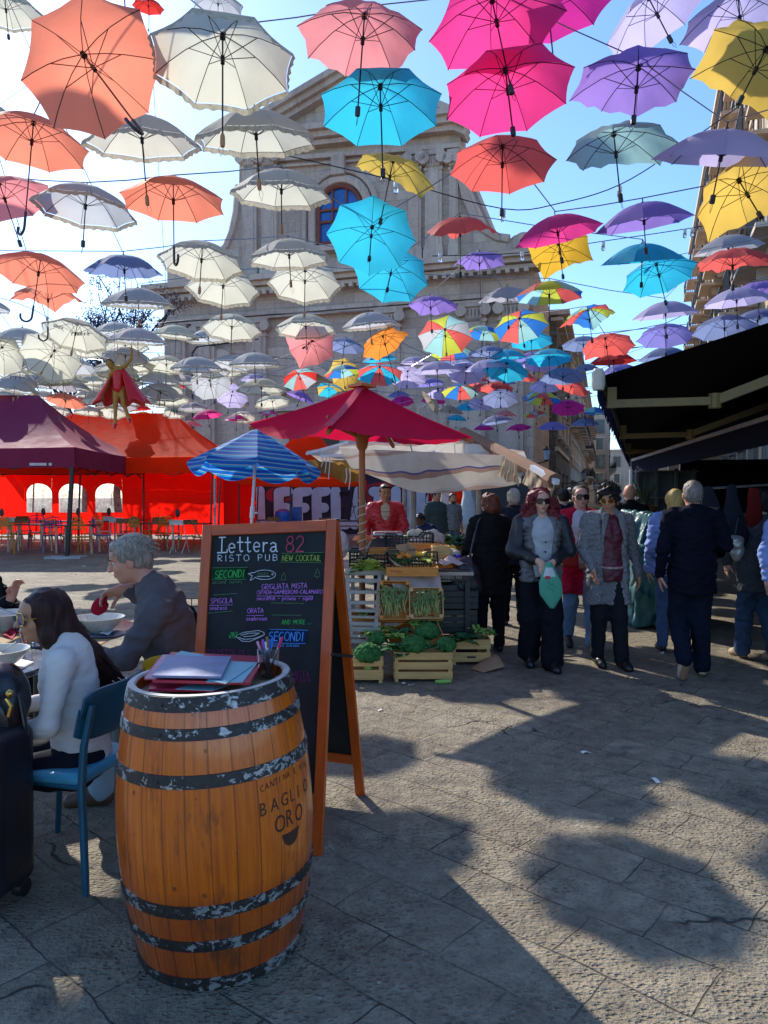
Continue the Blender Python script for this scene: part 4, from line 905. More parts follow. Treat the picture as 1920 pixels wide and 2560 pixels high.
def ruffle_mesh(var, fine):
    key = ('ruffle', var, fine)
    if key in UMESH: return UMESH[key]
    mb = MB(); n = 10 if fine else 4
    for k in range(8):
        def fn(u, t, k=k):
            a = rib_pt(k, 1, var); b = rib_pt((k+1) % 8, 1, var); p = a.lerp(b, u); sc = math.sin(pi*u); f = (1-.045*sc)
            w_ = math.sin(u*n*2*pi*.5+k)*.006*t; q = V((p.x*f, p.y*f, p.z-.004)); e = V((q.x, q.y, 0)).normalized()
            return q+e*(.004+w_+.012*t)+V((0, 0, -.036*t+.005*math.sin(u*23+k*3)*t))
        mb.grid(fn, n*2, 2)
    me = mesh_of('ruffle', mb, M_lace, True, 60); UMESH[key] = me; return me
def ribs_mesh(var, k):
    key = ('rib', var, k)
    if key in UMESH: return UMESH[key]
    mb = MB()
    for j in (range(8) if k is None else [k]):
        mb.tube([rib_pt(j, s, var)-V((0, 0, .006)) for s in (.03, .3, .55, .8, 1.0)], .0028, 4, False)
        p = rib_pt(j, .5, var); mb.tube([V((0, 0, -.17)), p-V((0, 0, .008))], .0028, 4, False)
    me = mesh_of('rib', mb, M_rib, False); UMESH[key] = me; return me
def shaft_mesh(L, hook):
    key = ('shaft', round(L, 2), hook)
    if key in UMESH: return UMESH[key]
    mb = MB(); mb.tube([(0, 0, .05), (0, 0, -L)], .0055, 6); mb.tube([(0, 0, -.02), (0, 0, -.03)], .02, 8); mb.tube([(0, 0, -.15), (0, 0, -.20)], .014, 8); mb.tube([(0, 0, .0), (0, 0, .012)], .018, 8)
    me = mesh_of('shaft', mb, M_rib, True); UMESH[key] = me; return me
def handle_mesh(L, kind):
    key = ('handle', round(L, 2), kind)
    if key in UMESH: return UMESH[key]
    mb = MB()
    if kind == 'hook': mb.tube([(0, 0, -L+.12), (0, 0, -L)]+[(.055-.055*math.cos(a), 0, -L-.055*math.sin(a)) for a in [pi*i/7 for i in range(1, 8)]]+[(.11, 0, -L+.02)], .011, 8); m = M_plast
    elif kind == 'wood':
        mb.lathe([(.001, -L-.035), (.013, -L-.033), (.017, -L-.015), (.016, -L+.03), (.011, -L+.05), (.001, -L+.052)], 8); m = M_wood_h
        mb.tube([(.01, 0, -L-.02), (.03, .01, -L-.06), (.015, .01, -L-.11), (-.005, 0, -L-.06), (.0, 0, -L-.03)], .0018, 4)
    else:
        mb.lathe([(.001, -L-.03), (.017, -L-.03), (.019, -L-.02), (.018, -L+.03), (.001, -L+.034)], 8); m = M_plast
        mb.tube([(.01, 0, -L-.03), (.022, .01, -L-.06), (.01, .01, -L-.09), (-.004, 0, -L-.06), (.0, 0, -L-.03)], .0018, 4)
    me = mesh_of('handle', mb, m, True); UMESH[key] = me; return me
def uobj(name, me, parent): o = bpy.data.objects.new(name, me); COL.objects.link(o); o.parent = parent; return o
UPOS = []; UTH = []
GRP = 'umbrellas hung on cables over the square'
def umbrella(crop, hx, hy, ex, ey, w, kind, col, handle, label, D=None, asp=None):
    ox, oy, s = CROP[crop]; px, py = ox+hx/s, oy+hy/s; wp = w/s; n = len(UPOS); rnd = random.Random(n*7+3)
    r = ray(px, py).normalized(); D = D or min(FPX*1.0/wp, 31); hub = CP+r*D
    L = {'hook': .72, 'wood': .58, 'stub': .52}[handle]
    rx = r.cross(V((0, 0, 1))).normalized(); ru = rx.cross(r)
    if asp is None: asp = max(.1, r.z*.8)
    mm = math.sqrt(1-asp*asp)
    if ex is None: a, c = rnd.uniform(-.15, .15), -1
    else: a, c = (ex-hx)/s, -(ey-hy)/s; L = min(.9, max(.42, math.hypot(a, c)*D/FPX/mm))
    L = round(L*25)/25; l_ = math.hypot(a, c); ax = (rx*(a/l_)+ru*(c/l_))*mm-r*asp
    q = (-ax).to_track_quat('Z', 'Y'); rot = (q.to_matrix() @ Matrix.Rotation(rnd.uniform(0, pi/4), 3, 'Z')).to_euler()
    nm = {'lace': 'lace_umbrella'}.get(kind, 'umbrella')
    if not label: label = None
    t = thing(nm, label or '', 'umbrella', hub, group=GRP, rot=rot); var = ('bent' if kind == 'bent' else 'reg', n % 5 if kind == 'bent' else 0)
    fine = wp > 75
    cn = uobj('canopy', canopy_mesh(var, col, fine), t)
    if kind == 'lace': uobj('ruffle', ruffle_mesh(var, fine), cn)
    if wp > 118:
        for k in range(8): uobj('rib', ribs_mesh(var, k), t)
    else: uobj('rib_frame', ribs_mesh(var, None), t)
    uobj('shaft', shaft_mesh(L, handle), t); h_ = uobj('handle', handle_mesh(L, handle), t)
    if handle != 'hook': pass
    UPOS.append((hub, px, py, wp)); UTH.append((t, cn)); return t
U = umbrella
# --- top left (A)
U('A', 358, 233, 610, 500, 545, 'plain', 'salmon', 'hook', 'largest salmon umbrella at top left, tipped so its whole underside faces us', asp=0.85)
U('A', 962, 148, 960, 462, 565, 'lace', 'white', 'wood', 'large white lace-edged umbrella at the top, beside the tipped salmon one', asp=0.62)
U('A', 605, 505, 628, 778, 455, 'lace', 'white', 'wood', 'white lace-edged umbrella partly hidden behind the tipped salmon umbrella', asp=0.28)
U('A', 1100, 480, 1117, 735, 500, 'lace', 'white', 'wood', 'white lace-edged umbrella with a torn panel just left of the church pediment', asp=0.25)
U('A', 145, 525, 112, 872, 430, 'plain', 'salmon', 'hook', 'salmon hook-handled umbrella at the left edge under the tipped salmon one', asp=0.45)
U('A', -5, 785, 62, 985, 375, 'plain', 'pink', 'stub', 'pale pink umbrella cut by the left edge, its small handle hanging right', asp=0.42)
U('A', 375, 812, 360, 1012, 400, 'lace', 'pale', 'stub', 'grey-white lace umbrella between the pale pink and bright salmon ones on the left', asp=0.35)
U('A', 748, 782, 750, 1068, 442, 'plain', 'salmon', 'hook', 'bright salmon umbrella with a red shaded top and a straight dark handle', asp=0.38)
U('A', 1215, 740, 1216, 958, 425, 'lace', 'white', 'wood', 'white lace umbrella hanging in front of the upper left of the church', asp=0.28)
U('A', 1575, 60, 1550, 352, 530, 'bent', 'pink', 'stub', 'big torn pink umbrella at the top above the large cyan one', asp=0.5)
U('A', 1642, 368, 1652, 642, 518, 'plain', 'cyan', 'stub', 'large cyan umbrella overlapping the church pediment', asp=0.6)
U('A', 1700, 690, 1650, 905, 400, 'bent', 'yellow', 'stub', 'crumpled yellow umbrella just above the arched blue church window', asp=0.35)
U('D', 903, 15, 888, 180, 555, 'plain', 'cyan', 'stub', 'upper of two overlapping cyan umbrellas beside the blue church window', asp=0.85)
U('D', 1030, 242, 998, 385, 490, 'plain', 'cyan', 'stub', 'lower of two overlapping cyan umbrellas beside the blue church window', asp=0.75)
U('A', 20, -20, 30, 90, 260, 'lace', 'white', 'stub', 'white umbrella corner cut by the top left corner of the photo')
U('A', 520, -250, 545, 70, 430, 'plain', 'slate', 'hook', 'umbrella above the frame whose dark hook handle shows at the top')
U('A', 640, 0, 640, 85, 120, 'plain', 'red', 'stub', 'small red umbrella at the top edge near the dark hook handle')
U('A', -75, 440, -60, 700, 230, 'lace', 'pale', 'wood', 'white umbrella sliver at the left edge beside the salmon umbrellas')
U('A', 942, -25, 942, 60, 190, 'lace', 'pale', 'stub', 'grey umbrella sliver at the top edge above the large white lace one')
# --- top right (B)
U('B', 465, -8, 535, 268, 540, 'plain', 'hot', 'stub', 'hot pink umbrella cut by the top edge, handle over the lower hot pink one', asp=0.6)
U('B', 700, -60, None, None, 480, 'plain', 'magenta', 'stub', 'magenta umbrella at the top edge right of the hot pink one')
U('B', 523, 295, 552, 495, 535, 'plain', 'hot', 'stub', 'bent hot pink umbrella high up between the cyan and purple ones', asp=0.62)
U('B', 1100, 285, 1085, 442, 510, 'bent', 'purple', 'stub', 'large bent purple umbrella high up in the blue sky on the right', asp=0.6)
U('B', 1140, -15, 1180, 60, 420, 'plain', 'lilac', 'stub', 'pale lilac umbrella cut by the top edge above the bent purple one')
U('B', 1530, -20, None, None, 420, 'plain', 'lilac', 'stub', 'dusky lilac umbrella in the top right corner')
U('B', 1655, 205, 1600, 300, 500, 'bent', 'yellow', 'stub', 'large yellow umbrella at the top of the right edge', asp=0.62)
U('B', 512, 628, 510, 855, 450, 'plain', 'coral', 'stub', 'coral pink umbrella just right of the church pediment', asp=0.52)
U('B', 992, 572, 1018, 795, 480, 'bent', 'teal', 'stub', 'grey-green umbrella in the blue sky below the bent purple one', asp=0.45)
U('B', 1480, 560, 1437, 775, 520, 'plain', 'lilac', 'stub', 'wide lilac umbrella seen edge-on at the right edge between two yellow ones', asp=0.12)
U('B', 1530, 775, 1590, 885, 465, 'bent', 'yellow', 'stub', 'yellow umbrella at the right edge below the wide edge-on lilac one', asp=0.62)
U('B', 328, 940, 330, 1150, 362, 'bent', 'coral', 'stub', 'flat red umbrella edge-on, right of the overlapping cyan pair', asp=0.08)
U('B', 740, 935, 765, 1092, 385, 'plain', 'hot', 'stub', 'magenta-pink umbrella overlapping the top of the ochre one', asp=0.2)
U('B', 1118, 878, 1130, 1045, 395, 'plain', 'purple', 'stub', 'purple umbrella directly below the grey-green one', asp=0.15)
# --- right middle (E)
U('E', 515, 105, 537, 255, 392, 'bent', 'ochre', 'stub', 'ochre yellow umbrella under the magenta-pink one near the church scroll', asp=0.75)
U('E', 973, 108, 970, 295, 437, 'plain', 'cyan', 'stub', 'flat cyan umbrella edge-on below the purple one', asp=0.04)
U('E', 1048, 215, 1092, 395, 392, 'plain', 'cyan', 'stub', 'cyan umbrella showing its ribs under the flat cyan one', asp=0.5)
U('E', 1440, 62, 1448, 230, 350, 'plain', 'gray', 'stub', 'flat grey umbrella in front of the palazzo on the right', asp=0.1)
U('E', 1465, 148, 1468, 300, 430, 'bent', 'coral', 'stub', 'coral umbrella in front of the palazzo at the right edge', asp=0.3)
U('E', 465, 318, 467, 505, 390, 'plain', 'r2', 'stub', 'multicoloured umbrella half hidden behind the ochre one', asp=0.25)
U('E', 235, 345, 243, 542, 335, 'bent', 'gray', 'stub', 'crumpled grey umbrella edge-on against the right part of the church', asp=0.05)
U('E', 302, 512, 328, 655, 315, 'plain', 'r6', 'stub', 'multicoloured umbrella at the right corner of the church', asp=0.6)
U('E', 677, 465, 698, 625, 345, 'bent', 'r2', 'stub', 'tilted multicoloured umbrella in the sky right of the church', asp=0.3)
U('E', 1097, 425, 1105, 585, 350, 'plain', 'lilac', 'stub', 'flat pale lilac umbrella right of the tilted multicoloured one', asp=0.1)
U('E', 1485, 352, 1493, 525, 345, 'plain', 'lilac', 'stub', 'lilac umbrella below the coral one at the right edge', asp=0.15)
U('E', 1600, 320, 1610, 480, 310, 'bent', 'purple', 'stub', 'purple umbrella cut by the right edge below the coral one')
U('E', 1097, 560, 1103, 700, 308, 'plain', 'violet', 'stub', 'violet umbrella directly below the flat pale lilac one', asp=0.4)
U('E', 1420, 510, 1425, 640, 335, 'plain', 'slate', 'stub', 'blue-grey umbrella over the edge of the black awning', asp=0.35)
U('E', 1600, 470, 1605, 600, 300, 'plain', 'slate', 'stub', 'blue-grey umbrella at the right edge just over the black awning')
U('E', 1095, 675, 1100, 800, 290, 'plain', 'slate', 'stub', 'blue-grey umbrella behind the black awning under the violet one')
U('E', 770, 620, 790, 755, 320, 'bent', 'coral', 'stub', 'coral red umbrella above the front tip of the black awning', asp=0.45)
U('E', 815, 700, 818, 800, 262, 'plain', 'red', 'stub', 'red umbrella tucked under the coral red one above the awning tip')
U('E', 840, 765, None, None, 215, 'plain', 'violet', 'stub', 'violet umbrella peeping over the front tip of the black awning')
U('E', 462, 688, 467, 815, 275, 'plain', 'cyan', 'stub', 'cyan umbrella in front of the rubble-stone building', asp=0.3)
U('E', 235, 757, 220, 855, 270, 'plain', 'cyan', 'stub', 'bright cyan umbrella in front of the church corner, ribs facing us', asp=0.5)
U('E', 240, 685, None, None, 225, 'plain', 'cyan', 'stub', 'small flat cyan umbrella behind the bright cyan one at the church corner', asp=0.1)
U('E', 125, 740, 133, 860, 270, 'plain', 'lilac', 'stub', 'grey-lilac umbrella edge-on left of the bright cyan one', asp=0.1)
U('E', 310, 800, 290, 910, 215, 'plain', 'coral', 'stub', 'coral umbrella under the bright cyan one at the church corner')
U('E', 540, 790, 540, 880, 270, 'plain', 'slate', 'stub', 'slate blue umbrella below the cyan one at the rubble-stone building', asp=0.3)
U('E', 660, 765, None, None, 150, 'plain', 'slate', 'stub', 'small slate umbrella just left of the awning tip')
U('E', 600, 855, 585, 892, 222, 'plain', 'coral', 'stub', 'coral pink umbrella low in the street beside the awning tip', asp=0.3)
U('E', 198, 918, 200, 985, 222, 'plain', 'slate', 'stub', 'slate blue umbrella low in front of the church, ribs visible', asp=0.5)
U('E', 440, 928, 440, 1000, 205, 'plain', 'r2', 'stub', 'multicoloured umbrella low at the mouth of the street', asp=0.25)
U('E', 567, 972, 567, 1060, 200, 'plain', 'magenta', 'stub', 'magenta umbrella low at the mouth of the street', asp=0.45)
U('E', 400, 1020, 395, 1090, 170, 'bent', 'r1', 'stub', 'crumpled multicoloured umbrella low left of the magenta one')
U('E', 485, 1080, 485, 1140, 185, 'plain', 'violet', 'stub', 'blue-violet umbrella under the low magenta one')
U('E', 662, 1062, 662, 1130, 168, 'plain', 'slate', 'stub', 'blue umbrella low beside the awning fringe')
U('E', 715, 1000, None, None, 170, 'plain', 'r2', 'stub', 'multicoloured umbrella tucked against the awning fringe')
U('E', 285, 1095, 300, 1160, 172, 'bent', 'magenta', 'stub', 'magenta umbrella seen flat, low in front of the church')
U('E', 170, 1045, 178, 1100, 205, 'plain', 'slate', 'stub', 'slate blue umbrella with a pink one behind, low in front of the church')
U('E', 235, 1020, None, None, 130, 'bent', 'pink', 'stub', 'small pink umbrella behind the low slate one')
U('E', 60, 832, 62, 930, 225, 'bent', 'coral', 'stub', 'coral red umbrella edge-on beside the lilac cluster')
U('E', 640, 905, None, None, 130, 'plain', 'pale', 'stub', 'small pale umbrella in the street near the coral pink one')
U('E', 110, 1095, None, None, 110, 'plain', 'magenta', 'stub', 'small magenta umbrella right of the dark red parasol tip')
# --- middle (D)
U('D', 392, 100, 407, 345, 508, 'lace', 'white', 'wood', 'white lace umbrella left of the overlapping cyan pair', asp=0.25)
U('D', 495, 278, 490, 520, 457, 'lace', 'white', 'wood', 'white lace umbrella showing all its ribs, below the one left of the cyan pair', asp=0.55)
U('D', 497, 560, 503, 735, 392, 'lace', 'white', 'wood', 'white lace umbrella just above the tipped pink one', asp=0.3)
U('D', 880, 540, 900, 705, 362, 'lace', 'pale', 'wood', 'bluish white lace umbrella edge-on, right of the tipped pink one', asp=0.12)
U('D', 1257, 445, 1268, 640, 380, 'bent', 'purple', 'stub', 'bent purple umbrella above the roundest multicoloured one', asp=0.2)
U('D', 1555, 175, 1567, 435, 370, 'bent', 'purple', 'stub', 'purple folded-looking umbrella against the church, under the flat red one', asp=0.15)
U('D', 540, 712, 505, 740, 368, 'bent', 'pink', 'stub', 'pink umbrella tipped to face us in the centre', asp=0.9)
U('D', 968, 682, 1042, 940, 350, 'bent', 'orange', 'hook', 'orange-red umbrella tilted to the right in the centre', asp=0.5)
U('D', 1347, 640, 1357, 785, 358, 'plain', 'r1', 'wood', 'roundest multicoloured umbrella, red, yellow and pale blue, in the centre', asp=0.75)
U('D', 760, 900, 720, 935, 240, 'plain', 'yellow', 'stub', 'yellow umbrella tipped to face us above the dark red parasol', asp=0.8)
U('D', 950, 868, 950, 968, 312, 'plain', 'r3', 'wood', 'blue and red segmented umbrella above the dark red parasol peak', asp=0.5)
U('D', 1120, 895, 1115, 990, 262, 'plain', 'lilac', 'stub', 'lilac umbrella right of the blue and red segmented one', asp=0.6)
U('D', 1298, 838, 1305, 1005, 320, 'plain', 'lilac', 'stub', 'dusky lilac umbrella edge-on under the roundest multicoloured one', asp=0.12)
U('D', 1480, 870, 1470, 960, 262, 'plain', 'lilac', 'stub', 'lilac umbrella showing its ribs at the right of the lilac cluster', asp=0.6)
U('D', 1250, 940, None, None, 210, 'plain', 'violet', 'stub', 'violet umbrella in the middle of the lilac cluster')
U('D', 1160, 810, None, None, 190, 'plain', 'lilac', 'stub', 'small lilac umbrella behind the orange-red one')
U('D', 1490, 770, None, None, 190, 'bent', 'lilac', 'stub', 'pale lilac umbrella just right of the roundest multicoloured one')
U('D', 455, 912, 495, 1065, 240, 'plain', 'r4', 'stub', 'red, teal and white umbrella left of the yellow tipped one', asp=0.6)
U('D', 640, 985, 640, 1060, 190, 'bent', 'r5', 'stub', 'cyan and yellow umbrella half hidden by the dark red parasol', asp=0.5)
U('D', 185, 785, 190, 945, 342, 'lace', 'pale', 'wood', 'bluish white lace umbrella edge-on, left of the tipped pink one', asp=0.1)
U('D', 228, 945, 229, 1098, 322, 'lace', 'white', 'stub', 'white lace umbrella low left of the red, teal and white one', asp=0.2)
U('D', 290, 1045, 298, 1110, 235, 'lace', 'white', 'stub', 'small white lace umbrella over the left slope of the dark red parasol', asp=0.3)
U('D', 190, 915, None, None, 200, 'plain', 'lilac', 'stub', 'small lilac umbrella behind the low white lace ones')
U('D', 1440, 985, 1440, 1060, 250, 'plain', 'r6', 'stub', 'multicoloured umbrella over the right slope of the dark red parasol', asp=0.4)
U('D', 480, 1025, 450, 1100, 215, 'plain', 'purple', 'stub', 'purple umbrella over the left slope of the dark red parasol')
U('D', 1065, 1020, None, None, 160, 'plain', 'violet', 'stub', 'small violet umbrella right of the dark red parasol peak')
U('D', 1290, 1070, 1230, 1110, 200, 'plain', 'beige', 'stub', 'brownish grey umbrella over the right slope of the dark red parasol', asp=0.2)
U('D', 1380, 1110, None, None, 190, 'plain', 'beige', 'stub', 'second brownish umbrella lower on the right slope of the dark red parasol')
U('D', 280, 1135, None, None, 120, 'plain', 'r7', 'stub', 'small pink and white umbrella beside the striped blue parasol')
U('D', 1420, 1165, None, None, 120, 'plain', 'cyan', 'stub', 'small cyan umbrella under the brownish ones')
# --- left middle (C)
U('C', 265, 218, 218, 532, 548, 'plain', 'salmon', 'hook', 'salmon umbrella with a red shaded top and hook handle, left edge mid-height', asp=0.38)
U('C', 800, 205, 812, 438, 502, 'bent', 'slate', 'stub', 'dark grey torn umbrella in the sky left of the church', asp=0.15)
U('C', 1312, 138, 1294, 392, 542, 'lace', 'white', 'wood', 'white lace umbrella touching the church shoulder on its left', asp=0.42)
U('C', 1450, 325, 1434, 568, 478, 'lace', 'white', 'wood', 'white lace umbrella against the left end of the main church cornice', asp=0.5)
U('C', 893, 415, 900, 618, 455, 'lace', 'pale', 'wood', 'white lace umbrella edge-on just below the dark torn one', asp=0.1)
U('C', 312, 408, 308, 678, 445, 'bent', 'salmon', 'hook', 'smaller salmon umbrella with upturned edges below the salmon one at left', asp=0.3)
U('C', 503, 642, 468, 818, 412, 'lace', 'white', 'wood', 'white lace umbrella with words written inside its canopy', asp=0.45)
WRITTEN = UTH[-1]
U('C', 145, 672, 147, 832, 345, 'lace', 'pale', 'stub', 'white lace umbrella edge-on at the left, beside the one with writing', asp=0.08)
U('C', 893, 675, 893, 800, 380, 'lace', 'pale', 'wood', 'white lace umbrella edge-on in front of the leafless tree', asp=0.1)
U('C', 1505, 602, 1497, 802, 400, 'lace', 'white', 'wood', 'white lace umbrella in front of the left church pilaster', asp=0.4)
U('C', 355, 818, 288, 942, 378, 'lace', 'white', 'wood', 'white lace umbrella tipped towards us, above the maroon gazebo', asp=0.8)
U('C', 15, 797, -60, 900, 335, 'lace', 'white', 'wood', 'white lace umbrella tipped towards us, cut by the left edge', asp=0.8)
U('C', -80, 480, None, None, 260, 'lace', 'pale', 'wood', 'white umbrella sliver at the left edge beside the smaller salmon one')
U('C', 1273, 862, 1277, 1020, 352, 'lace', 'pale', 'wood', 'bluish white lace umbrella edge-on at the left foot of the church', asp=0.12)
U('C', 1300, 975, 1335, 1040, 235, 'lace', 'white', 'stub', 'white lace umbrella under the bluish one at the left foot of the church', asp=0.5)
U('C', 1357, 1010, 1387, 1142, 278, 'plain', 'pale', 'stub', 'grey umbrella showing its ribs above the striped blue parasol', asp=0.7)
U('C', 100, 1008, 90, 1106, 285, 'lace', 'pale', 'wood', 'grey-white umbrella just over the maroon gazebo roof at left', asp=0.1)
U('C', 390, 992, 362, 1092, 252, 'plain', 'gray', 'stub', 'grey umbrella over the right slope of the maroon gazebo', asp=0.3)
U('C', 400, 960, None, None, 290, 'lace', 'white', 'wood', 'white lace umbrella behind the grey one over the maroon gazebo')
U('C', 560, 1002, 553, 1102, 220, 'lace', 'white', 'wood', 'white lace umbrella immediately left of the hanging doll')
U('C', 650, 940, None, None, 200, 'lace', 'pale', 'wood', 'white umbrella behind the head of the hanging doll')
U('C', 1030, 962, None, None, 285, 'lace', 'pale', 'wood', 'white umbrella directly right of the red-caped doll')
U('C', 1045, 1042, 1033, 1165, 288, 'lace', 'gray', 'wood', 'grey lace umbrella low right of the red-caped doll', asp=0.3)
U('C', 435, 1105, 408, 1245, 255, 'plain', 'salmon', 'hook', 'small salmon umbrella over the junction of the maroon and red gazebos', asp=0.3)
U('C', 505, 1125, 470, 1240, 180, 'plain', 'red', 'hook', 'small red umbrella beside the small salmon one over the red gazebo')
U('C', 660, 1125, 650, 1235, 190, 'lace', 'white', 'wood', 'white lace umbrella between the doll arm and the red gazebo roof')
U('C', 680, 1180, None, None, 160, 'lace', 'white', 'wood', 'small white umbrella resting low behind the doll legs')
U('C', 1000, 1125, 993, 1190, 220, 'lace', 'white', 'wood', 'white lace umbrella edge-on over the red gazebo right of the doll')
U('C', 1130, 1143, 1100, 1240, 192, 'plain', 'aqua', 'hook', 'pale aqua umbrella over the right end of the red gazebo', asp=0.5)
U('C', 1340, 1205, 1355, 1305, 212, 'plain', 'hot', 'stub', 'hot pink umbrella low left of the striped blue parasol', asp=0.2)
U('C', 1507, 1085, 1480, 1210, 235, 'plain', 'lilac', 'stub', 'lilac umbrella showing its ribs just above the striped blue parasol', asp=0.75)
U('C', 1240, 1275, None, None, 165, 'bent', 'pink', 'stub', 'mauve pink crumpled umbrella at the right slope of the red gazebo')
U('C', 1530, 1235, None, None, 180, 'plain', 'r7', 'stub', 'peach and blue umbrella tucked behind the striped blue parasol')
U('C', 60, 1068, None, None, 190, 'lace', 'white', 'wood', 'small white umbrella touching the maroon gazebo ridge at left')
U('C', 285, 1080, None, None, 190, 'lace', 'white', 'wood', 'small white umbrella touching the right end of the maroon ridge')
U('C', 590, 1070, None, None, 200, 'lace', 'white', 'wood', 'small white umbrella above the red gazebo left of the doll arm')
U('C', 1205, 1130, None, None, 150, 'lace', 'white', 'wood', 'small white umbrella between the two grey ones right of the doll')
U('C', 1580, 1050, None, None, 190, 'lace', 'pale', 'wood', 'small white umbrella right of the grey ribbed one')
U('C', 900, 1170, None, None, 170, 'plain', 'red', 'hook', 'small red umbrella behind the doll legs')
U('C', 1120, 1020, None, None, 180, 'plain', 'coral', 'stub', 'small coral umbrella sliver behind the grey lace one')
U('C', 930, 1215, None, None, 130, 'plain', 'ochre', 'stub', 'small ochre umbrella on the red gazebo ridge')
rnf = random.Random(77)  # filler umbrellas thickening the far rows, added to shade the middle paving
for k in range(74):
    left = k < 28 or k > 55; col = 'white' if left else rnf.choice(['lilac', 'slate', 'cyan', 'violet', 'r2', 'coral', 'magenta', 'gray', 'lilac', 'slate'])
    y = rnf.uniform(15.5, 27.5); x = rnf.uniform(-.50*y, -.19*y) if left else rnf.uniform(-.06*y, .27*y); px = 960+x/y*FPX; z = rnf.uniform(4.5, 5.3)
    if k > 55: y = rnf.uniform(15, 21); x = rnf.uniform(-.52*y, -.28*y); px = 960+x/y*FPX  # last batch added to throw more shadow on the left paving
    U('A', px*1.728, (1242-(z-CAMZ)/y*FPX)*1.728, None, None, FPX/y*1.728, 'lace' if left else 'plain', rnf.choice(['white', 'pale', 'white', 'gray']) if left else col, 'wood' if left else 'stub', 'small whitish filler umbrella added for shade in the dense far rows above the gazebos' if left else 'small filler umbrella added in the dense far rows before the church and street', asp=rnf.uniform(.08, .45))
# ferrule loops to cables: rows of cable that pass over the umbrellas
M_cab = M('steel_cable', (.22, .22, .24), .4, .1, 10, metal=.7)
rows = {}
for hub, px, py, wp in UPOS:
    rows.setdefault(int(hub.y/1.55), []).append(hub)
ci = 0
for k in sorted(rows):
    pts = sorted(rows[k], key=lambda p: p.x); pl = []
    for p in pts:
        q = p+V((0, 0, .05))
        if not pl or q.x-pl[-1].x > .5: pl.append(q)
    zc_ = sum(p.z for p in pl)/len(pl); yc = sum(p.y for p in pl)/len(pl)
    xr = PR*3.9+PD*20; pl = [V((-19, yc+1.0, zc_+.9))]+pl+[V((6.6+yc*.36, yc-.6, zc_+1.2))]
    out = []
    for a_, b_ in zip(pl, pl[1:]):
        d = (b_-a_).length; n = max(2, int(d/1.2))
        out += [a_.lerp(b_, i/n)-V((0, 0, .010*d*4*(i/n)*(1-i/n))) for i in range(n)]
    out.append(pl[-1]); mb = MB(); mb.tube(out, .0055+.0012*(k > 6), 4, False)
    tag(part('cable', mb, M_cab), ['thin steel cable carrying umbrellas, row %s' % s for s in ('nearest the top of the photo', 'second from the top', 'third from the top', 'fourth from the top', 'fifth from the top', 'sixth from the top', 'seventh from the top', 'eighth from the top', 'ninth from the top', 'tenth from the top', 'eleventh from the top', 'twelfth from the top', 'thirteenth from the top', 'fourteenth from the top', 'fifteenth from the top', 'sixteenth from the top', 'seventeenth from the top', 'eighteenth from the top', 'nineteenth from the top', 'lowest of all', 'lowest of all')][min(ci, 20)], 'cable', 'steel cables carrying the umbrellas'); ci += 1
# bulb strings
M_bulb = MG('clear_bulb_glass')
M_sock = M('white_bulb_socket', (.6, .6, .58), .5)
def bulb_string(pts, Y, bulbs, label):
    P3 = [at(x, y, Y) for x, y in pts]; t = thing('string_light', label, 'string light', P3[0]); mb = MB()
    out = []
    for i in range(len(P3)-1):
        for j in range(5):
            p0, p1, p2, p3 = P3[max(i-1, 0)], P3[i], P3[i+1], P3[min(i+2, len(P3)-1)]; u = j/5
            out.append(.5*((2*p1)+(p2-p0)*u+(2*p0-5*p1+4*p2-p3)*u*u+(3*p1-p0-3*p2+p3)*u**3))
    out.append(P3[-1]); mb.tube(out, .006, 5, False); part('cord', mb, M_rib, t, world=True)
    for x, y in bulbs:
        c = at(x, y, Y); s = MB(); s.lathe([(.001, .0), (.022, .0), (.026, -.02), (.024, -.06), (.001, -.06)], 8, c); so_ = part('socket', s, M_sock, t, world=True)
        g = MB(); g.ball(c+V((0, 0, -.09)), (.028, .028, .036), 10, 8); part('bulb', g, M_bulb, t, world=True)
bulb_string([(700, 385), (990, 452), (1258, 522), (1400, 508), (1549, 462), (1700, 368), (1880, 240), (1990, 130)], 8, [(990, 455), (1258, 524), (1549, 465)], 'dark cord with clear bulbs sagging from the church to the upper right')
bulb_string([(1080, 640), (1305, 632), (1508, 603), (1716, 572), (1900, 540), (2000, 520)], 10, [(1100, 634), (1305, 630), (1508, 604), (1712, 572), (1730, 569)], 'dark cord with clear bulbs running to the palazzo at mid-height')
bulb_string([(-40, 740), (20, 750), (118, 792), (220, 870), (300, 930), (420, 990)], 13, [(118, 792), (300, 930)], 'dark cord with bulbs sagging down the left side in front of the tree')
# ================================================================ FOREGROUND: BARREL, BLACKBOARD, CHAIRS, TABLES
def text_polys(s, size=1.0, font=None):
    cu = bpy.data.curves.new('tmp_text', 'FONT'); cu.body = s; cu.size = size; cu.resolution_u = 3
    o = bpy.data.objects.new('tmp_text', cu); me = bpy.data.meshes.new_from_object(o)
    vs = [tuple(v.co) for v in me.vertices]; fs = [tuple(p.vertices) for p in me.polygons]
    bpy.data.objects.remove(o); bpy.data.curves.remove(cu); bpy.data.meshes.remove(me); return vs, fs
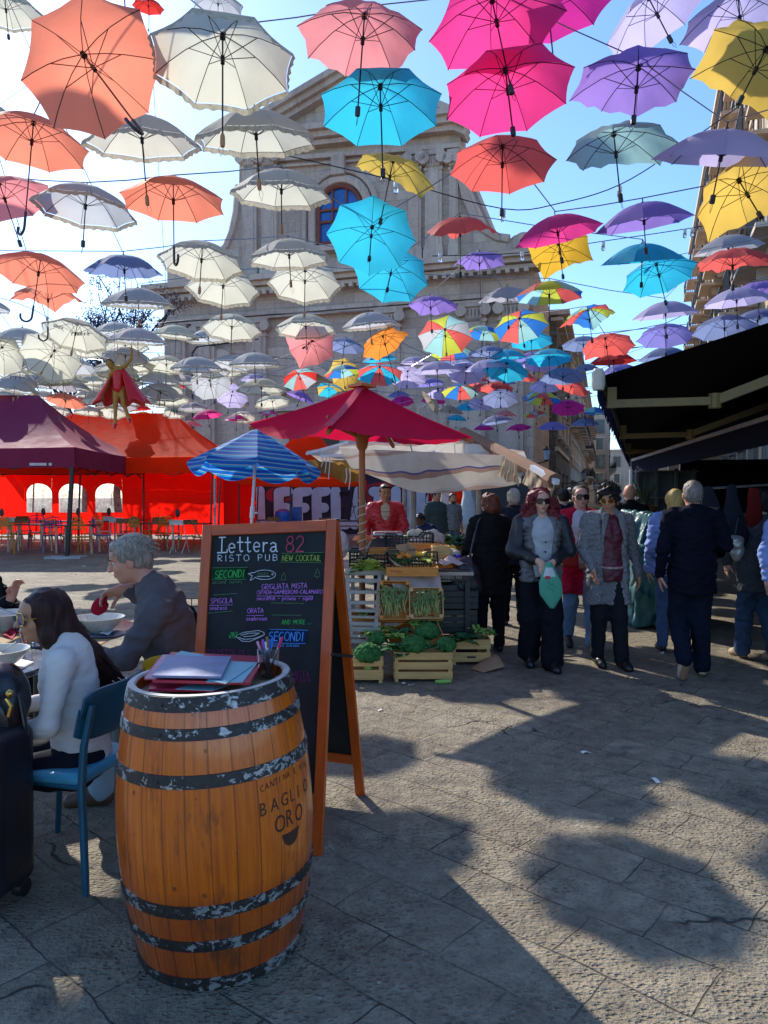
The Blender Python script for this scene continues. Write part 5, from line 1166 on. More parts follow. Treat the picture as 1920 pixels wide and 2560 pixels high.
# hand-lettering: strokes on a 0..1 high cell; (width, [polylines])
def arc(cx, cy, rx, ry, a0, a1, n=10): return [(cx+rx*math.cos(R(a0+(a1-a0)*i/n)), cy+ry*math.sin(R(a0+(a1-a0)*i/n))) for i in range(n+1)]
GF = {
 'A': (.62, [[(0, 0), (.3, 1), (.6, 0)], [(.12, .38), (.5, .38)]]), 'B': (.6, [[(.03, 0), (.03, 1)], [(.03, 1)]+arc(.25, .76, .27, .24, 90, -90)+[(.03, .52)], [(.03, .52)]+arc(.27, .26, .3, .26, 90, -90)+[(.03, 0)]]),
 'C': (.58, [arc(.34, .5, .33, .5, 60, 300)]), 'D': (.6, [[(.04, 0), (.04, 1)], [(.04, 1)]+arc(.12, .5, .46, .5, 90, -90)+[(.04, 0)]]), 'E': (.52, [[(.5, 1), (.04, 1), (.04, 0), (.5, 0)], [(.04, .52), (.42, .52)]]),
 'F': (.5, [[(.5, 1), (.04, 1), (.04, 0)], [(.04, .52), (.4, .52)]]), 'G': (.62, [arc(.34, .5, .33, .5, 60, 330)+[(.62, .42), (.4, .42)]]), 'I': (.2, [[(.1, 0), (.1, 1)]]), 'L': (.5, [[(.04, 1), (.04, 0), (.48, 0)]]),
 'M': (.75, [[(.0, 0), (.08, 1), (.37, .35), (.66, 1), (.74, 0)]]), 'N': (.62, [[(.02, 0), (.04, 1), (.56, 0), (.58, 1)]]), 'O': (.66, [arc(.34, .5, .33, .5, 90, 450, 16)]), 'P': (.56, [[(.04, 0), (.04, 1)]+arc(.24, .74, .3, .26, 90, -90)+[(.04, .48)]]),
 'K': (.56, [[(.04, 0), (.04, 1)], [(.5, 1), (.05, .45), (.52, 0)]]), 'R': (.58, [[(.04, 0), (.04, 1)]+arc(.24, .74, .3, .26, 90, -90)+[(.08, .48), (.54, 0)]]), 'S': (.54, [arc(.28, .75, .24, .25, 50, 270, 8)+arc(.28, .25, .26, .25, 90, -140, 8)]),
 'T': (.6, [[(0, 1), (.6, 1)], [(.3, 1), (.3, 0)]]), 'U': (.62, [[(.04, 1), (.04, .3)]+arc(.3, .28, .26, .28, 180, 360)+[(.56, 1)]]), 'V': (.58, [[(0, 1), (.28, 0), (.56, 1)]]), 'W': (.8, [[(0, 1), (.2, 0), (.4, .8), (.6, 0), (.8, 1)]]), 'X': (.5, [[(0, 0), (.5, 1)], [(0, 1), (.5, 0)]]),
 'a': (.5, [[(.06, .5), (.2, .6), (.38, .5), (.4, .1), (.48, .0)], [(.4, .34), (.12, .28), (.03, .12), (.14, 0), (.3, .03), (.4, .2)]]), 'b': (.48, [[(.04, 1), (.04, 0)], arc(.22, .28, .2, .28, 160, -160)]), 'c': (.42, [arc(.24, .3, .22, .3, 50, 310)]),
 'd': (.48, [[(.42, 1), (.42, 0)], arc(.24, .28, .2, .28, 20, 340)]), 'e': (.46, [[(.04, .3), (.42, .32)]+arc(.23, .3, .2, .3, 5, 310)]), 'f': (.34, [[(.34, .9), (.24, 1), (.16, .85), (.14, 0)], [(.0, .58), (.3, .58)]]), 'h': (.46, [[(.04, 1), (.04, 0)], [(.04, .4), (.2, .6), (.38, .45), (.4, 0)]]),
 'i': (.16, [[(.08, .6), (.08, 0)], [(.08, .82), (.09, .86)]]), 'g': (.48, [arc(.24, .3, .2, .28, 20, 340)+[(.42, -.1), (.3, -.3), (.08, -.25)], [(.42, .58), (.42, 0)]]), 'l': (.16, [[(.08, 1), (.08, 0)]]), 'm': (.66, [[(.04, 0), (.04, .6)], [(.04, .42), (.18, .6), (.3, .45), (.3, 0)], [(.3, .42), (.46, .6), (.58, .45), (.58, 0)]]), 'n': (.46, [[(.04, 0), (.04, .6)], [(.04, .42), (.2, .6), (.38, .45), (.38, 0)]]),
 'o': (.48, [arc(.24, .3, .21, .3, 90, 450, 12)]), 'p': (.48, [[(.04, .6), (.04, -.35)], arc(.22, .3, .2, .28, 160, -160)]), 'q': (.48, [[(.42, .6), (.42, -.35)], arc(.24, .3, .2, .28, 20, 340)]), 'r': (.34, [[(.06, .6), (.06, 0)], [(.06, .38), (.18, .58), (.32, .56)]]), 's': (.38, [arc(.2, .46, .16, .14, 40, 270, 6)+arc(.2, .15, .17, .15, 90, -150, 6)]),
 't': (.36, [[(.16, .95), (.16, .12), (.24, 0), (.34, .06)], [(.0, .62), (.34, .62)]]), 'u': (.46, [[(.04, .6), (.04, .15), (.18, 0), (.38, .2)], [(.4, .6), (.4, 0)]]), 'v': (.42, [[(0, .6), (.2, 0), (.4, .6)]]), 'w': (.6, [[(0, .6), (.14, 0), (.28, .5), (.42, 0), (.56, .6)]]),
 '8': (.56, [arc(.28, .75, .2, .24, 90, 450, 12), arc(.28, .26, .26, .27, 90, 450, 12)]), '2': (.54, [arc(.26, .72, .24, .27, 160, -30, 8)+[(.02, 0), (.54, 0)]]), '-': (.4, [[(.06, .45), (.34, .45)]]), '(': (.26, [arc(.3, .45, .22, .6, 130, 230, 8)]), ')': (.26, [arc(-.05, .45, .22, .6, 50, -50, 8)]), '.': (.2, [[(.08, 0), (.1, .04)]]), ',': (.2, [[(.12, .05), (.05, -.15)]]), ' ': (.42, []),
 'z': (.42, [[(.02, .6), (.38, .6), (.02, 0), (.4, 0)]]),
 'L2': (.55, [[(.1, 1), (.5, 1)], [(.3, 1), (.26, 0)], [(.0, .02), (.6, .02), (.62, .2)]]), 'eg': (.46, [[(.04, .3), (.42, .32)]+arc(.23, .3, .2, .3, 5, 310)+[], [(.2, 1.0), (.36, .8)]])}
def stroke_text(s, x, y, h, wscale=1, slant=0, jit=.015, seed=0, track=.12):
    rnd = random.Random(seed); out = []; cx = 0; toks = []; i = 0
    while i < len(s):
        if s[i] == '{': j = s.index('}', i); toks.append(s[i+1:j]); i = j+1
        else: toks.append(s[i]); i += 1
    for ch in toks:
        w_, pls = GF.get(ch, (.4, [])); dy = rnd.uniform(-jit, jit)
        for pl in pls: out.append([((cx+px+slant*py+rnd.uniform(-jit, jit)*.6)*h*wscale+x, y-(py+dy)*h) for px, py in pl])
        cx += w_+track
    return out, cx*h*wscale
def ribbon(mb, pts, w_, nrm):
    """flat chalk stroke with round joins on a plane"""
    for a, c in zip(pts, pts[1:]):
        d = (c-a)
        if d.length < 1e-6: continue
        d.normalize(); s = nrm.cross(d)*w_/2; e = d*w_*.35; mb.add([a-e+s, a-e-s, c+e-s, c+e+s], [(0, 1, 2, 3)])
# words written inside one white umbrella
from mathutils.bvhtree import BVHTree
bpy.context.view_layer.update()
def on_canopy(th, strokes, w_, mat):
    t, cn = th; mw = rm(t); vs = [mw @ v.co for v in cn.data.vertices]; bv = BVHTree.FromPolygons(vs, [tuple(p.vertices) for p in cn.data.polygons]); mb = MB()
    for pl in strokes:
        pts = []
        for x, y in pl:
            r = ray(x/2.592, 560+y/2.592).normalized(); h = bv.ray_cast(CP, r)[0]
            if h: pts.append(h-r*.006)
        if len(pts) > 1: mb.tube(pts, w_, 4)
    if mb.v: part('handwriting', mb, mat, t, world=True)
s1, L1 = stroke_text('amore,', 345, 662, 34, .62, .2, .02, 3); s1 = [[(x, y+(x-345)*.45) for x, y in p] for p in s1]; s2, L2 = stroke_text('{eg} grazie a te', 462, 722, 34, .50, .2, .02, 4)
on_canopy(WRITTEN, s1+s2, .004, M('grey_ink', (.06, .06, .08), .7))
# ---------------------------------------------------------------- barrel
BD = 2.68; BX = X(552, BD); BH = .972
def br_(z): t = (z/BH-.5)*2; return .347-.067*t*t+.004*t**4
def barrel_wood():
    b = NB('varnished_oak_staves'); P = b.coord(); sx = b.n('SeparateXYZ'); b.l(P, sx.inputs[0])
    an = b.math('ARCTAN2', sx.outputs[1], sx.outputs[0]); u = b.math('MULTIPLY', an, 27/(2*pi))
    fl = b.math('FLOOR', u); fr = b.math('FRACT', u); edge = b.math('MINIMUM', fr, b.math('SUBTRACT', 1, fr)); seam = b.ramp(edge, [(.0, 1), (.022, .5), (.04, 0)])
    wn = b.n('TexWhiteNoise', noise_dimensions='1D'); b.l(fl, wn.inputs['W']); tone = wn.outputs[0]
    cb = b.n('CombineXYZ'); b.l(b.math('MULTIPLY', u, 1.0), cb.inputs[0]); b.l(b.math('MULTIPLY', sx.outputs[2], 1.0), cb.inputs[2]); b.l(b.math('MULTIPLY', tone, 9), cb.inputs[1])
    def st(sc, d=5): m = b.n('Mapping'); b.l(cb.outputs[0], m.inputs[0]); m.inputs[3].default_value = sc; return b.noise(m.outputs[0], 1, d, .62, .6)
    g1 = st((6, 1, 2.2)); g2 = st((26, 1, 5), 4); g3 = st((1.1, 1, 3.5), 6); sp = b.noise(b.coord((1, 1, .55)), 46, 3, .6)
    c = b.ramp(g1, [(.28, (.34, .05, .002)), (.45, (.62, .10, .002)), (.62, (.84, .175, .004)), (.8, (.90, .29, .02))]); c = b.mix(.35, c, b.ramp(g2, [(.3, (.40, .06, .003)), (.7, (.88, .22, .008))]))
    c = b.mix(b.math('MULTIPLY', tone, .35), c, (.45, .08, .004))
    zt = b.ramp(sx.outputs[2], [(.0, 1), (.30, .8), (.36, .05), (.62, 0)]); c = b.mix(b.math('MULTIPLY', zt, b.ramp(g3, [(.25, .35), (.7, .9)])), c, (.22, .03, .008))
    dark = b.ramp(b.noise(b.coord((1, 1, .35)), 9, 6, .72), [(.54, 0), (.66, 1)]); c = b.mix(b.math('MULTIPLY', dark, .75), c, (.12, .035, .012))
    spots = b.ramp(sp, [(.70, 0), (.74, 1)]); c = b.mix(b.math('MULTIPLY', spots, .8), c, (.05, .018, .01)); c = b.mix(b.math('MULTIPLY', seam, .62), c, (.055, .02, .01))
    b.l(c, b.p.inputs['Base Color']); b.l(b.ramp(g1, [(.3, .38), (.7, .22)]), b.p.inputs['Roughness']); b.p.inputs['Coat Weight'].default_value = .5; b.p.inputs['Coat Roughness'].default_value = .08
    h = b.math('SUBTRACT', b.math('MULTIPLY', g2, .35), b.math('MULTIPLY', seam, 1)); b.l(b.bump(h, .55, .004), b.p.inputs['Normal']); return b.m
def hoop_mat():
    b = NB('peeling_black_hoop'); P = b.coord(); n = b.noise(b.coord((1, 1, 1.5)), 24, 9, .72, .5); n2 = b.noise(P, 60, 4, .6); big = b.noise(P, 3.2, 2)
    m = b.math('ADD', b.math('MULTIPLY', n, 1), b.math('MULTIPLY', big, .55)); mask = b.ramp(m, [(.835, 1), (.855, 0)])
    met = b.ramp(n2, [(.3, (.30, .31, .31)), (.7, (.50, .51, .50))]); c = b.mix(mask, met, b.ramp(n2, [(.3, (.010, .009, .009)), (.7, (.035, .026, .022))]))
    b.l(c, b.p.inputs['Base Color']); b.l(b.ramp(mask, [(0, .42), (1, .55)]), b.p.inputs['Roughness']); b.l(b.ramp(mask, [(0, .55), (1, 0)]), b.p.inputs['Metallic'])
    b.l(b.bump(b.math('ADD', mask, b.math('MULTIPLY', n2, .3)), .5, .0015), b.p.inputs['Normal']); return b.m
t = thing('wine_barrel', 'varnished orange oak wine barrel with peeling black hoops, used as a menu stand', 'barrel', (BX, BD, 0), rot=(R(.5), R(-2.2), R(0)))
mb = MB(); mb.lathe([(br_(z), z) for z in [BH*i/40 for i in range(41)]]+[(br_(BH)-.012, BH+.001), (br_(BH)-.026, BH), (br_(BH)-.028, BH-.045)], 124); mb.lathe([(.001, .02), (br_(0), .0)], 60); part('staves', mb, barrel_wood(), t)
hm = hoop_mat()
for z0, z1 in ((.925, .974), (.838, .876), (.690, .733), (.268, .312), (.150, .188), (.002, .050)):
    mb = MB(); k = .0045; mb.lathe([(br_(z0)-.001, z0), (br_(z0)+k, z0+.001), (br_((z0+z1)/2)+k+.0008, (z0+z1)/2), (br_(z1)+k, z1-.001), (br_(z1)-.001, z1)], 120); hp = part('hoop', mb, hm, t)
    mb = MB()
    for a in (-1.9, -1.72): mb.ball((math.cos(a)*(br_((z0+z1)/2)+k), math.sin(a)*(br_((z0+z1)/2)+k), (z0+z1)/2), .006, 8, 6)
    part('rivets', mb, hm, hp)
mb = MB(); mb.lathe([(br_(BH)-.002, BH), (br_(BH)-.0, BH+.004), (br_(BH)-.02, BH+.005), (br_(BH)-.027, BH-.002)], 100); part('rim', mb, M('pale_worn_rim', (.50, .47, .42), .5, .2, 12), t)
mb = MB(); mb.lathe([(.001, BH-.04), (br_(BH)-.022, BH-.04)], 60); part('barrel_head', mb, M('pale_worn_wood', (.52, .38, .22), .6, .25, 5, stretch=(1, 8, 1), bump=.3), t)
M_stamp = M('burnt_stamp', (.055, .018, .008), .7, .3, 20)
def bwrap(vs, fs, th0, z0, rise=0, sx=1.0):
    out = []
    for x, y, _ in vs:
        th = -pi/2+R(th0)+x*sx/.356; z = z0+y+rise*(x*sx)**2; r = br_(z)+.0012; out.append(V((r*math.cos(th), r*math.sin(th), z)))
    return out, fs
mb = MB()
for s, size, th0, z0, track in (('CANTINA E VINI', .030, 38, .645, .0205), ('BAGLIO', .062, 36.5, .567, .0455)):
    for i, ch in enumerate(s):
        if ch == ' ': continue
        vs, fs = text_polys(ch, size); dz = .010*math.sin(pi*i/(len(s)-1)) if size < .05 else .004*math.sin(pi*i/(len(s)-1)); mb.add(*bwrap(vs, fs, th0+math.degrees(track*i/.356), z0+dz, sx=.85))
for i, ch in enumerate('ORO'):
    vs, fs = text_polys(ch, .082); mb.add(*bwrap(vs, fs, 45.5+i*8.2, .492-(.0 if i != 1 else -.004), sx=.78))
vs = [(-.045, 0, 0), (.045, 0, 0)]+[(.045*math.cos(a)*1.0, -.047*math.sin(a), 0) for a in [pi*k/14 for k in range(1, 14)]]
row = []; 
for i in range(12):
    x = -.045+.09*i/11; yb = -.05*math.sqrt(max(0, 1-(x/.0455)**2)); yt = -.004*math.cos(x*30); row.append(((x, yt, 0), (x, yb, 0)))
vs = [p for r_ in row for p in r_]; fs = [(2*i, 2*i+1, 2*i+3, 2*i+2) for i in range(11)]; mb.add(*bwrap(vs, fs, 58, .478))
for s, size, th0, z0 in (('III', .02, -12, .365), ('III', .016, 8, .80), ('III', .02, -38, .655), ('III', .02, 4, .342)):
    vs, fs = text_polys(s, size); mb.add(*bwrap(vs, fs, th0, z0))
part('stamped_lettering', mb, M_stamp, t, smooth=False)
# objects on the barrel
def flatquad(pts, z, th, mat, name, label, cat, group=None, world=True):
    P = [gnd(x, y, z) for x, y in pts]; mb = MB(); n = len(P)
    # rounded thin slab
    mb.add(P+[p+V((0, 0, th)) for p in P], [tuple(range(n))[::-1], tuple(range(n, 2*n))]+[(i, (i+1) % n, (i+1) % n+n, i+n) for i in range(n)])
    o = part(name, mb, mat, smooth=False); return tag(o, label, cat, group)
def bq(pts): return [(260+x/2.353, 1560+y/2.353) for x, y in pts]
M_fr = M('magenta_red_folder', (.42, .012, .05), .35, .1, 5, coat=.3); M_fb = M('dusty_blue_folder', (.16, .20, .34), .45, .25, 14, bump=.2); M_ft = M('teal_paper', (.20, .42, .46), .6, .12, 8); M_fp = M('pink_paper', (.62, .30, .36), .6)
z = .955
for i, (pts, th, m, nm, lb) in enumerate((
    ([(262, 395), (300, 240), (700, 260), (650, 400)], .008, M_fr, 'folder', 'lowest red menu folder on the barrel head'),
    ([(420, 385), (560, 340), (770, 350), (640, 395)], .002, M_ft, 'menu_sheet', 'teal sheet between the two lower red folders on the barrel'),
    ([(235, 330), (320, 215), (930, 235), (850, 350)], .010, M_fr, 'folder', 'middle red menu folder of the pile on the barrel'),
    ([(240, 325), (345, 185), (600, 190), (560, 325)], .004, M_fp, 'menu_sheet', 'pinkish sheet sticking out left of the red folder pile'),
    ([(285, 345), (395, 178), (948, 205), (858, 360)], .010, M_fr, 'folder', 'topmost red menu folder of the pile on the barrel'),
    ([(600, 345), (700, 220), (905, 228), (815, 345)], .002, M_ft, 'menu_sheet', 'teal sheet lying rightmost on the topmost red folder'),
    ([(610, 330), (735, 215), (875, 245), (715, 355)], .002, M_ft, 'menu_sheet', 'tilted teal sheet peeping out right of the blue folder'),
    ([(395, 200), (455, 160), (590, 185), (520, 215)], .002, M_ft, 'menu_sheet', 'teal sheet corner peeping out behind the blue folder'),
    ([(285, 315), (375, 194), (748, 202), (690, 322)], .008, M_fb, 'folder', 'dusty blue folder lying on top of the pile on the barrel'))):
    flatquad(bq(pts), z, th, m, nm, lb, nm.replace('_', ' '), 'menus piled on the barrel'); z += th+.0012
M_gl_ = MG('clear_glass')
gc = gnd(260+967/2.353, 1560+322/2.353, .935)
def tumbler(c, r0, r1, h, label, liquid=None):
    t = thing('drinking_glass', label, 'glass', c); mb = MB(); n = 24
    mb.lathe([(.001, 0), (r0, 0), (r0+(r1-r0)*.4, h*.4), (r1, h), (r1-.0025, h+.001), (r0-.003+(r1-r0)*.4, h*.4), (r0-.004, .012), (.001, .012)], n); part('glass', mb, M_gl_, t)
    if liquid: mb = MB(); mb.lathe([(.001, .014), (r0-.005, .014), (r0-.004+(r1-r0)*.5, h*.45), (.001, h*.45)], n); part('wine', mb, liquid, t)
    return t
tumbler(gc, .033, .043, .115, 'clear drinking glass full of coloured pens on the barrel')
rnd = random.Random(5)
for i, (c, a, l, lb) in enumerate(((( .62, .02, .12), 20, .15, 'hot pink marker leaning right in the glass'), ((.03, .25, .75), 10, .135, 'blue marker in the glass'), ((.30, .14, .06), -2, .145, 'brown pencil standing in the middle of the glass'), ((.35, .10, .55), -12, .135, 'violet marker leaning left in the glass'), ((.85, .35, .5), -20, .13, 'pale pink marker leaning left in the glass'), ((.8, .8, .82), -8, .128, 'white pen in the glass'), ((.12, .2, .6), 3, .13, 'dark blue pen at the back of the glass'), ((.7, .1, .2), -15, .125, 'red pen at the left of the glass'))):
    t = thing('pen', lb, 'pen', gc+V((0, 0, .016)), group='pens standing in the glass on the barrel'); y = .012*math.sin(i*2.1); x = .008*math.cos(i*2.5); d = V((math.sin(R(a)), y*4, math.cos(R(a)))); p = V((x-d.x*.035*.6, y, 0))
    mb = MB(); mb.tube([p, p+d*l*.72], .0042, 8); part('barrel_body', mb, M('pen_body_%d' % (i % 3), ((.7, .7, .72), (.45, .42, .5), (.6, .5, .3))[i % 3], .3), t); mb = MB(); mb.tube([p+d*l*.72, p+d*l], .0052, 8); part('pen_cap', mb, M('pen_cap_%d' % i, c, .3), t)
# ---------------------------------------------------------------- blackboard
TL, TR, BR, BL = at(509, 1313, 3.75), at(843, 1298, 3.60), gnd(806, 2139), at(463, 2098, 3.52); BL.z = 0
RT, RB = at(858, 1300, 3.62), gnd(912, 1987)
bn = (BR-TR).cross(TL-TR).normalized()
if bn.y > 0: bn = -bn
def onb(px, py, off=0): r = ray(px, py); P0 = TR; return CP+r*((P0-CP).dot(bn)/r.dot(bn))+bn*off
M_fo = M('orange_stained_wood', (.50, .075, .004), .42, .18, 5, stretch=(6, 6, .5), bump=.15, bscale=25, coat=.2)
M_fo2 = M('orange_stained_rail', (.50, .075, .004), .42, .18, 5, stretch=(.5, 6, 6), bump=.15, bscale=25, coat=.2)
t = thing('blackboard_stand', 'orange-framed A-frame blackboard with a chalk menu, headed Lettera 82', 'blackboard', (BR+BL)/2)
def lp(a, c, s): return a.lerp(c, s)
ex = (TR-TL).normalized(); pw = .05; pd = .028
def post(a, c, nm, parent=t): mb = MB(); mb.beam(a, c, pw, pd, up=bn, bev=.003); return part(nm, mb, M_fo, parent, world=True)
post(TL+ex*pw/2, BL+ex*pw/2, 'post'); post(TR-ex*pw/2, BR-ex*pw/2, 'post')
def railb(a, c, w_): mb = MB(); mb.beam(a, c, w_, pd*.9, up=bn, bev=.003); return part('rail', mb, M_fo2, t, world=True)
dn = (BR-TR).normalized(); dnl = (BL-TL).normalized()
railb(TL+ex*pw+dnl*.03, TR-ex*pw+dn*.03, .055); vb = .845; railb(lp(TL, BL, vb)+ex*pw, lp(TR, BR, vb)-ex*pw, .055)
b_ = NB('chalk_dusted_blackboard'); co = b_.coord(); n = b_.noise(co, 5, 6, .6, .5); c = b_.ramp(n, [(.35, (.006, .008, .009)), (.62, (.014, .017, .018)), (.85, (.035, .04, .04))]); b_.l(c, b_.p.inputs['Base Color']); b_.p.inputs['Roughness'].default_value = .62; b_.p.inputs['Specular IOR Level'].default_value = .3
M_bb = b_.m
mb = MB(); q = [lp(TL, BL, .035)+ex*.045, lp(TR, BR, .035)-ex*.045, lp(TR, BR, vb)-ex*.045, lp(TL, BL, vb)+ex*.045]; q = [p-bn*.004 for p in q]; mb.prism(q, 0, -bn*.008); part('slate', mb, M_bb, t, world=True, smooth=False)
# rear half
RT2 = TL-bn*.03; RTr = TR-bn*.03; exb = ex; RB2 = RB-ex*((TR-TL).length)+V((0, .10, 0)); RB2.z = 0
bn2 = (RB-RTr).cross(RT2-RTr).normalized()
for a, c in ((RTr-ex*pw/2, RB-ex*pw/2), (RT2+ex*pw/2, RB2+ex*pw/2)): mb = MB(); mb.beam(a, c, pw, pd, up=bn2, bev=.003); part('rear_post', mb, M_fo, t, world=True)
mb = MB(); mb.beam(lp(RT2, RB2, .86)+ex*pw, lp(RTr, RB, .86)-ex*pw, .055, pd*.9, up=bn2, bev=.003); part('rail', mb, M_fo2, t, world=True)
mb = MB(); mb.beam(lp(RT2, RB2, .03)+ex*pw, lp(RTr, RB, .03)-ex*pw, .055, pd*.9, up=bn2, bev=.003); part('rail', mb, M_fo2, t, world=True)
mb = MB(); q = [lp(RT2, RB2, .04)+ex*.045, lp(RTr, RB, .04)-ex*.045, lp(RTr, RB, .85)-ex*.045, lp(RT2, RB2, .85)+ex*.045]; mb.prism(q, 0, bn2*.006); part('slate', mb, M_bb, t, world=True, smooth=False)
mb = MB(); mb.beam(lp(TR, BR, .42), lp(RTr, RB, .47), .014, .004, up=(1, 0, 0)); mb.ball(lp(TR, BR, .42)-ex*-.004, .009, 8, 6); mb.ball(lp(RTr, RB, .47), .009, 8, 6); part('strap', mb, M_blackm, t, world=True)
mb = MB(); mb.beam(lp(TR, BR, .0)+V((0, .0, .004)), TR-bn*.05+V((0, 0, .004)), .03, .004); part('hinge', mb, M_steel, t, world=True)
CK = {'w': (.62, .66, .68), 'r': (.50, .07, .12), 'g': (.06, .42, .10), 'p': (.50, .20, .58), 'b': (.10, .34, .80), 'y': (.34, .40, .10), 'dp': (.16, .03, .10), 'dg': (.10, .20, .10)}
chalk = {k: MB() for k in CK}
def cpx(x, y): return (480+x/3.6065, 1280+y/3.6065)
def put(strokes, col, w_):
    for pl in strokes:
        pts = [onb(*cpx(x, y), .0012+.0002*(len(chalk[col].v) % 5)) for x, y in pl]; ribbon(chalk[col], pts, w_, bn)
def T(s, x, y, h, wtot, col, w_=.0032, slant=0, dy=0, seed=1, track=.14):
    st, L = stroke_text(s, 0, 0, h, 1, slant, .02, seed, track); k = wtot/L
    put([[(x+px*k, y+py+dy*px*k/wtot) for px, py in pl] for pl in st], col, w_)
T('{L2}ettera', 232, 368, 140, 560, 'w', .0062, 0, -14); T('82', 845, 357, 140, 180, 'r', .0062, .05, -4)
T('RISTO PUB', 232, 443, 54, 565, 'w', .0036, 0, -6, track=.35); T('NEW COCKTAIL', 812, 440, 50, 355, 'y', .0030, .1, 0)
T('SECONDI', 205, 598, 66, 270, 'g', .0042, .15, -12); T('second curses', 182, 648, 34, 275, 'dg', .0024, .1, -8)
T('GRIGLIATA MISTA', 628, 696, 44, 415, 'p', .0030, .05, -12); T('(SPADA-GAMBERONI-CALAMARO)', 585, 740, 34, 610, 'p', .0028, .1, -6); T('swordfish - prowns - squid', 583, 795, 34, 510, 'p', .0028, .1, -2)
T('SPIGOLA', 168, 824, 44, 202, 'p', .0030, .05, -4); T('seabass', 160, 882, 36, 160, 'p', .0028, .08, -2); T('ORATA', 500, 912, 42, 150, 'p', .0030, .05, -4); T('seabream', 490, 978, 36, 195, 'p', .0028, .08, -2)
T('AND MORE ...', 810, 1012, 38, 270, 'g', .0030, .1, -2); T('SECONDI', 692, 1158, 78, 318, 'b', .0042, .12, 4); T('second curses', 705, 1212, 28, 265, 'b', .0024, .1, 2)
T('POLPETTE DI C', 130, 1278, 42, 410, 'dp', .0032, 0, 10); T('MISTA', 905, 1490, 50, 160, 'dp', .0036, 0, 0); T('IMPULLATA', 895, 1535, 32, 175, 'dp', .003, 0, -4)
put([[(806, 372), (1190, 364)], [(800, 452), (1170, 458)]], 'dg', .0026); put([[(182, 504), (500, 499)], [(180, 612), (490, 607)]], 'dg', .0026)
put([[(585, 757), (1090, 760)], [(160, 842), (366, 838)], [(492, 934), (648, 932)]], 'p', .0024); put([[(710, 820), (1008, 824)], [(720, 928), (985, 931)], [(198, 748), (410, 734)], [(150, 912), (366, 892)]], 'dg', .0026)
put([[(700, 1058), (1045, 1066)], [(694, 1182), (1024, 1186)]], 'b', .0024)
put([arc(655, 566, 100, 43, 150, -150, 20), [(568, 545), (505, 555), (545, 575), (525, 618), (560, 600), (572, 588)], arc(727, 562, 7, 7, 0, 360, 6), [(590, 582), (700, 580)]], 'w', .0026)
put([[(600+i*14, 545), (592+i*14, 575)] for i in range(7)], 'dg', .0024)
put([[(405, 1110), (470, 1085), (600, 1068), (650, 1085), (652, 1108), (600, 1135), (520, 1168), (455, 1165), (405, 1130), (405, 1110)], [(440, 1112), (520, 1092), (610, 1092), (560, 1115), (465, 1125)], [(420, 1130), (470, 1148), (560, 1142), (640, 1112)]], 'w', .0026)
put([[(335+20*math.sin(i*1.3)+i*5, 1110+28*math.sin(i*2.1)), (350+24*math.sin(i*1.7)+i*5, 1112+30*math.sin(i*2.5+1))] for i in range(13)], 'g', .0026)
put([[(1132, 510), (1112, 545), (1124, 545), (1100, 580), (1126, 580), (1126, 594), (1138, 594), (1138, 580), (1160, 578), (1140, 545), (1150, 545), (1132, 510)], [(830, 545), (812, 580), (806, 612), (848, 612), (842, 575), (830, 545)]], 'dg', .0024)
for k, mbk_ in chalk.items(): part('chalk_writing', mbk_, M('chalk_'+k, CK[k], .9, .25, 60), t, world=True, smooth=False)
# faint smudged chalk fields, also painting the glow halo around coloured lettering
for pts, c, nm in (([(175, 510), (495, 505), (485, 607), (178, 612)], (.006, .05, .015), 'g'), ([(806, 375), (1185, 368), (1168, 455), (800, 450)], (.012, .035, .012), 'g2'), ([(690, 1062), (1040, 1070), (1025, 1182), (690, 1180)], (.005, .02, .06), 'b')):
    mb = MB(); mb.add([onb(*cpx(*p), .0006) for p in pts], [(0, 1, 2, 3)]); part('chalk_smudge_halo', mb, M('smudge_halo_'+nm, c, .8, .5, 14), t, world=True, smooth=False)
# ---------------------------------------------------------------- teal chair
M_teal = M('teal_metal_chair', (.012, .09, .14), .42, .2, 6, bump=.1); M_tealseat = M('teal_seat', (.06, .30, .42), .4, .12, 8)
def shell_chair(name, label, c, f, m, ms, sc=1.0, h=.45, bh=.83):
    """moulded chair facing direction f (xy)"""
    rz = math.atan2(f[1], f[0])-pi/2; t = thing(name, label, 'chair', (c[0], c[1], 0), rz)
    s = SDF(); s.box((0, 0, h), (.205, .20, .014), rd=.014); s.box((0, 0, h), (.20, .205, .014), rd=.014, k=.05); s.disp = lambda P: .10*((P[:, 0])**2)*np.where(P[:, 2] > h-.05, 1, 1)*0+0
    s.ell((0, .02, h+.03), (.14, .13, .02), k=.01); s.p.pop(); s.part('seat', ms, t, .008)
    mb = MB(); mb.grid(lambda u, v: V(((u-.5)*.46*(1-.12*v*v*0), -.215-.05*v-.05*(math.cos((u-.5)*pi)-.5), h+.16+v*(bh-h-.16)+.0-.03*abs(2*u-1)**6*(1 if v > .5 else -1))), 16, 8)
    o = part('backrest', mb, m, t, smooth='all', solid=.012); md = o.modifiers.new('round', 'BEVEL'); md.width = .004; md.segments = 2
    for sx in (-1, 1):
        mb = MB(); mb.tube([(sx*.235, -.245, 0), (sx*.215, -.215, h-.02), (sx*.212, -.225, h+.15), (sx*.205, -.262, bh-.06)], [.015, .017, .016, .014], 10); part('leg', mb, m, t)
        mb = MB(); mb.tube([(sx*.235, .235, 0), (sx*.195, .18, h-.01)], [.013, .016], 10); part('leg', mb, m, t)
    mb = MB(); mb.tube([(-.21, -.2, h-.025), (-.19, .18, h-.025), (.19, .18, h-.025), (.21, -.2, h-.025)], .011, 8); part('seat_rail', mb, m, t); return t
shell_chair('cafe_chair', 'teal café chair with dark backrest, occupied by the long-haired woman', (-1.40, 3.26), (-.975, .22), M_teal, M_tealseat)
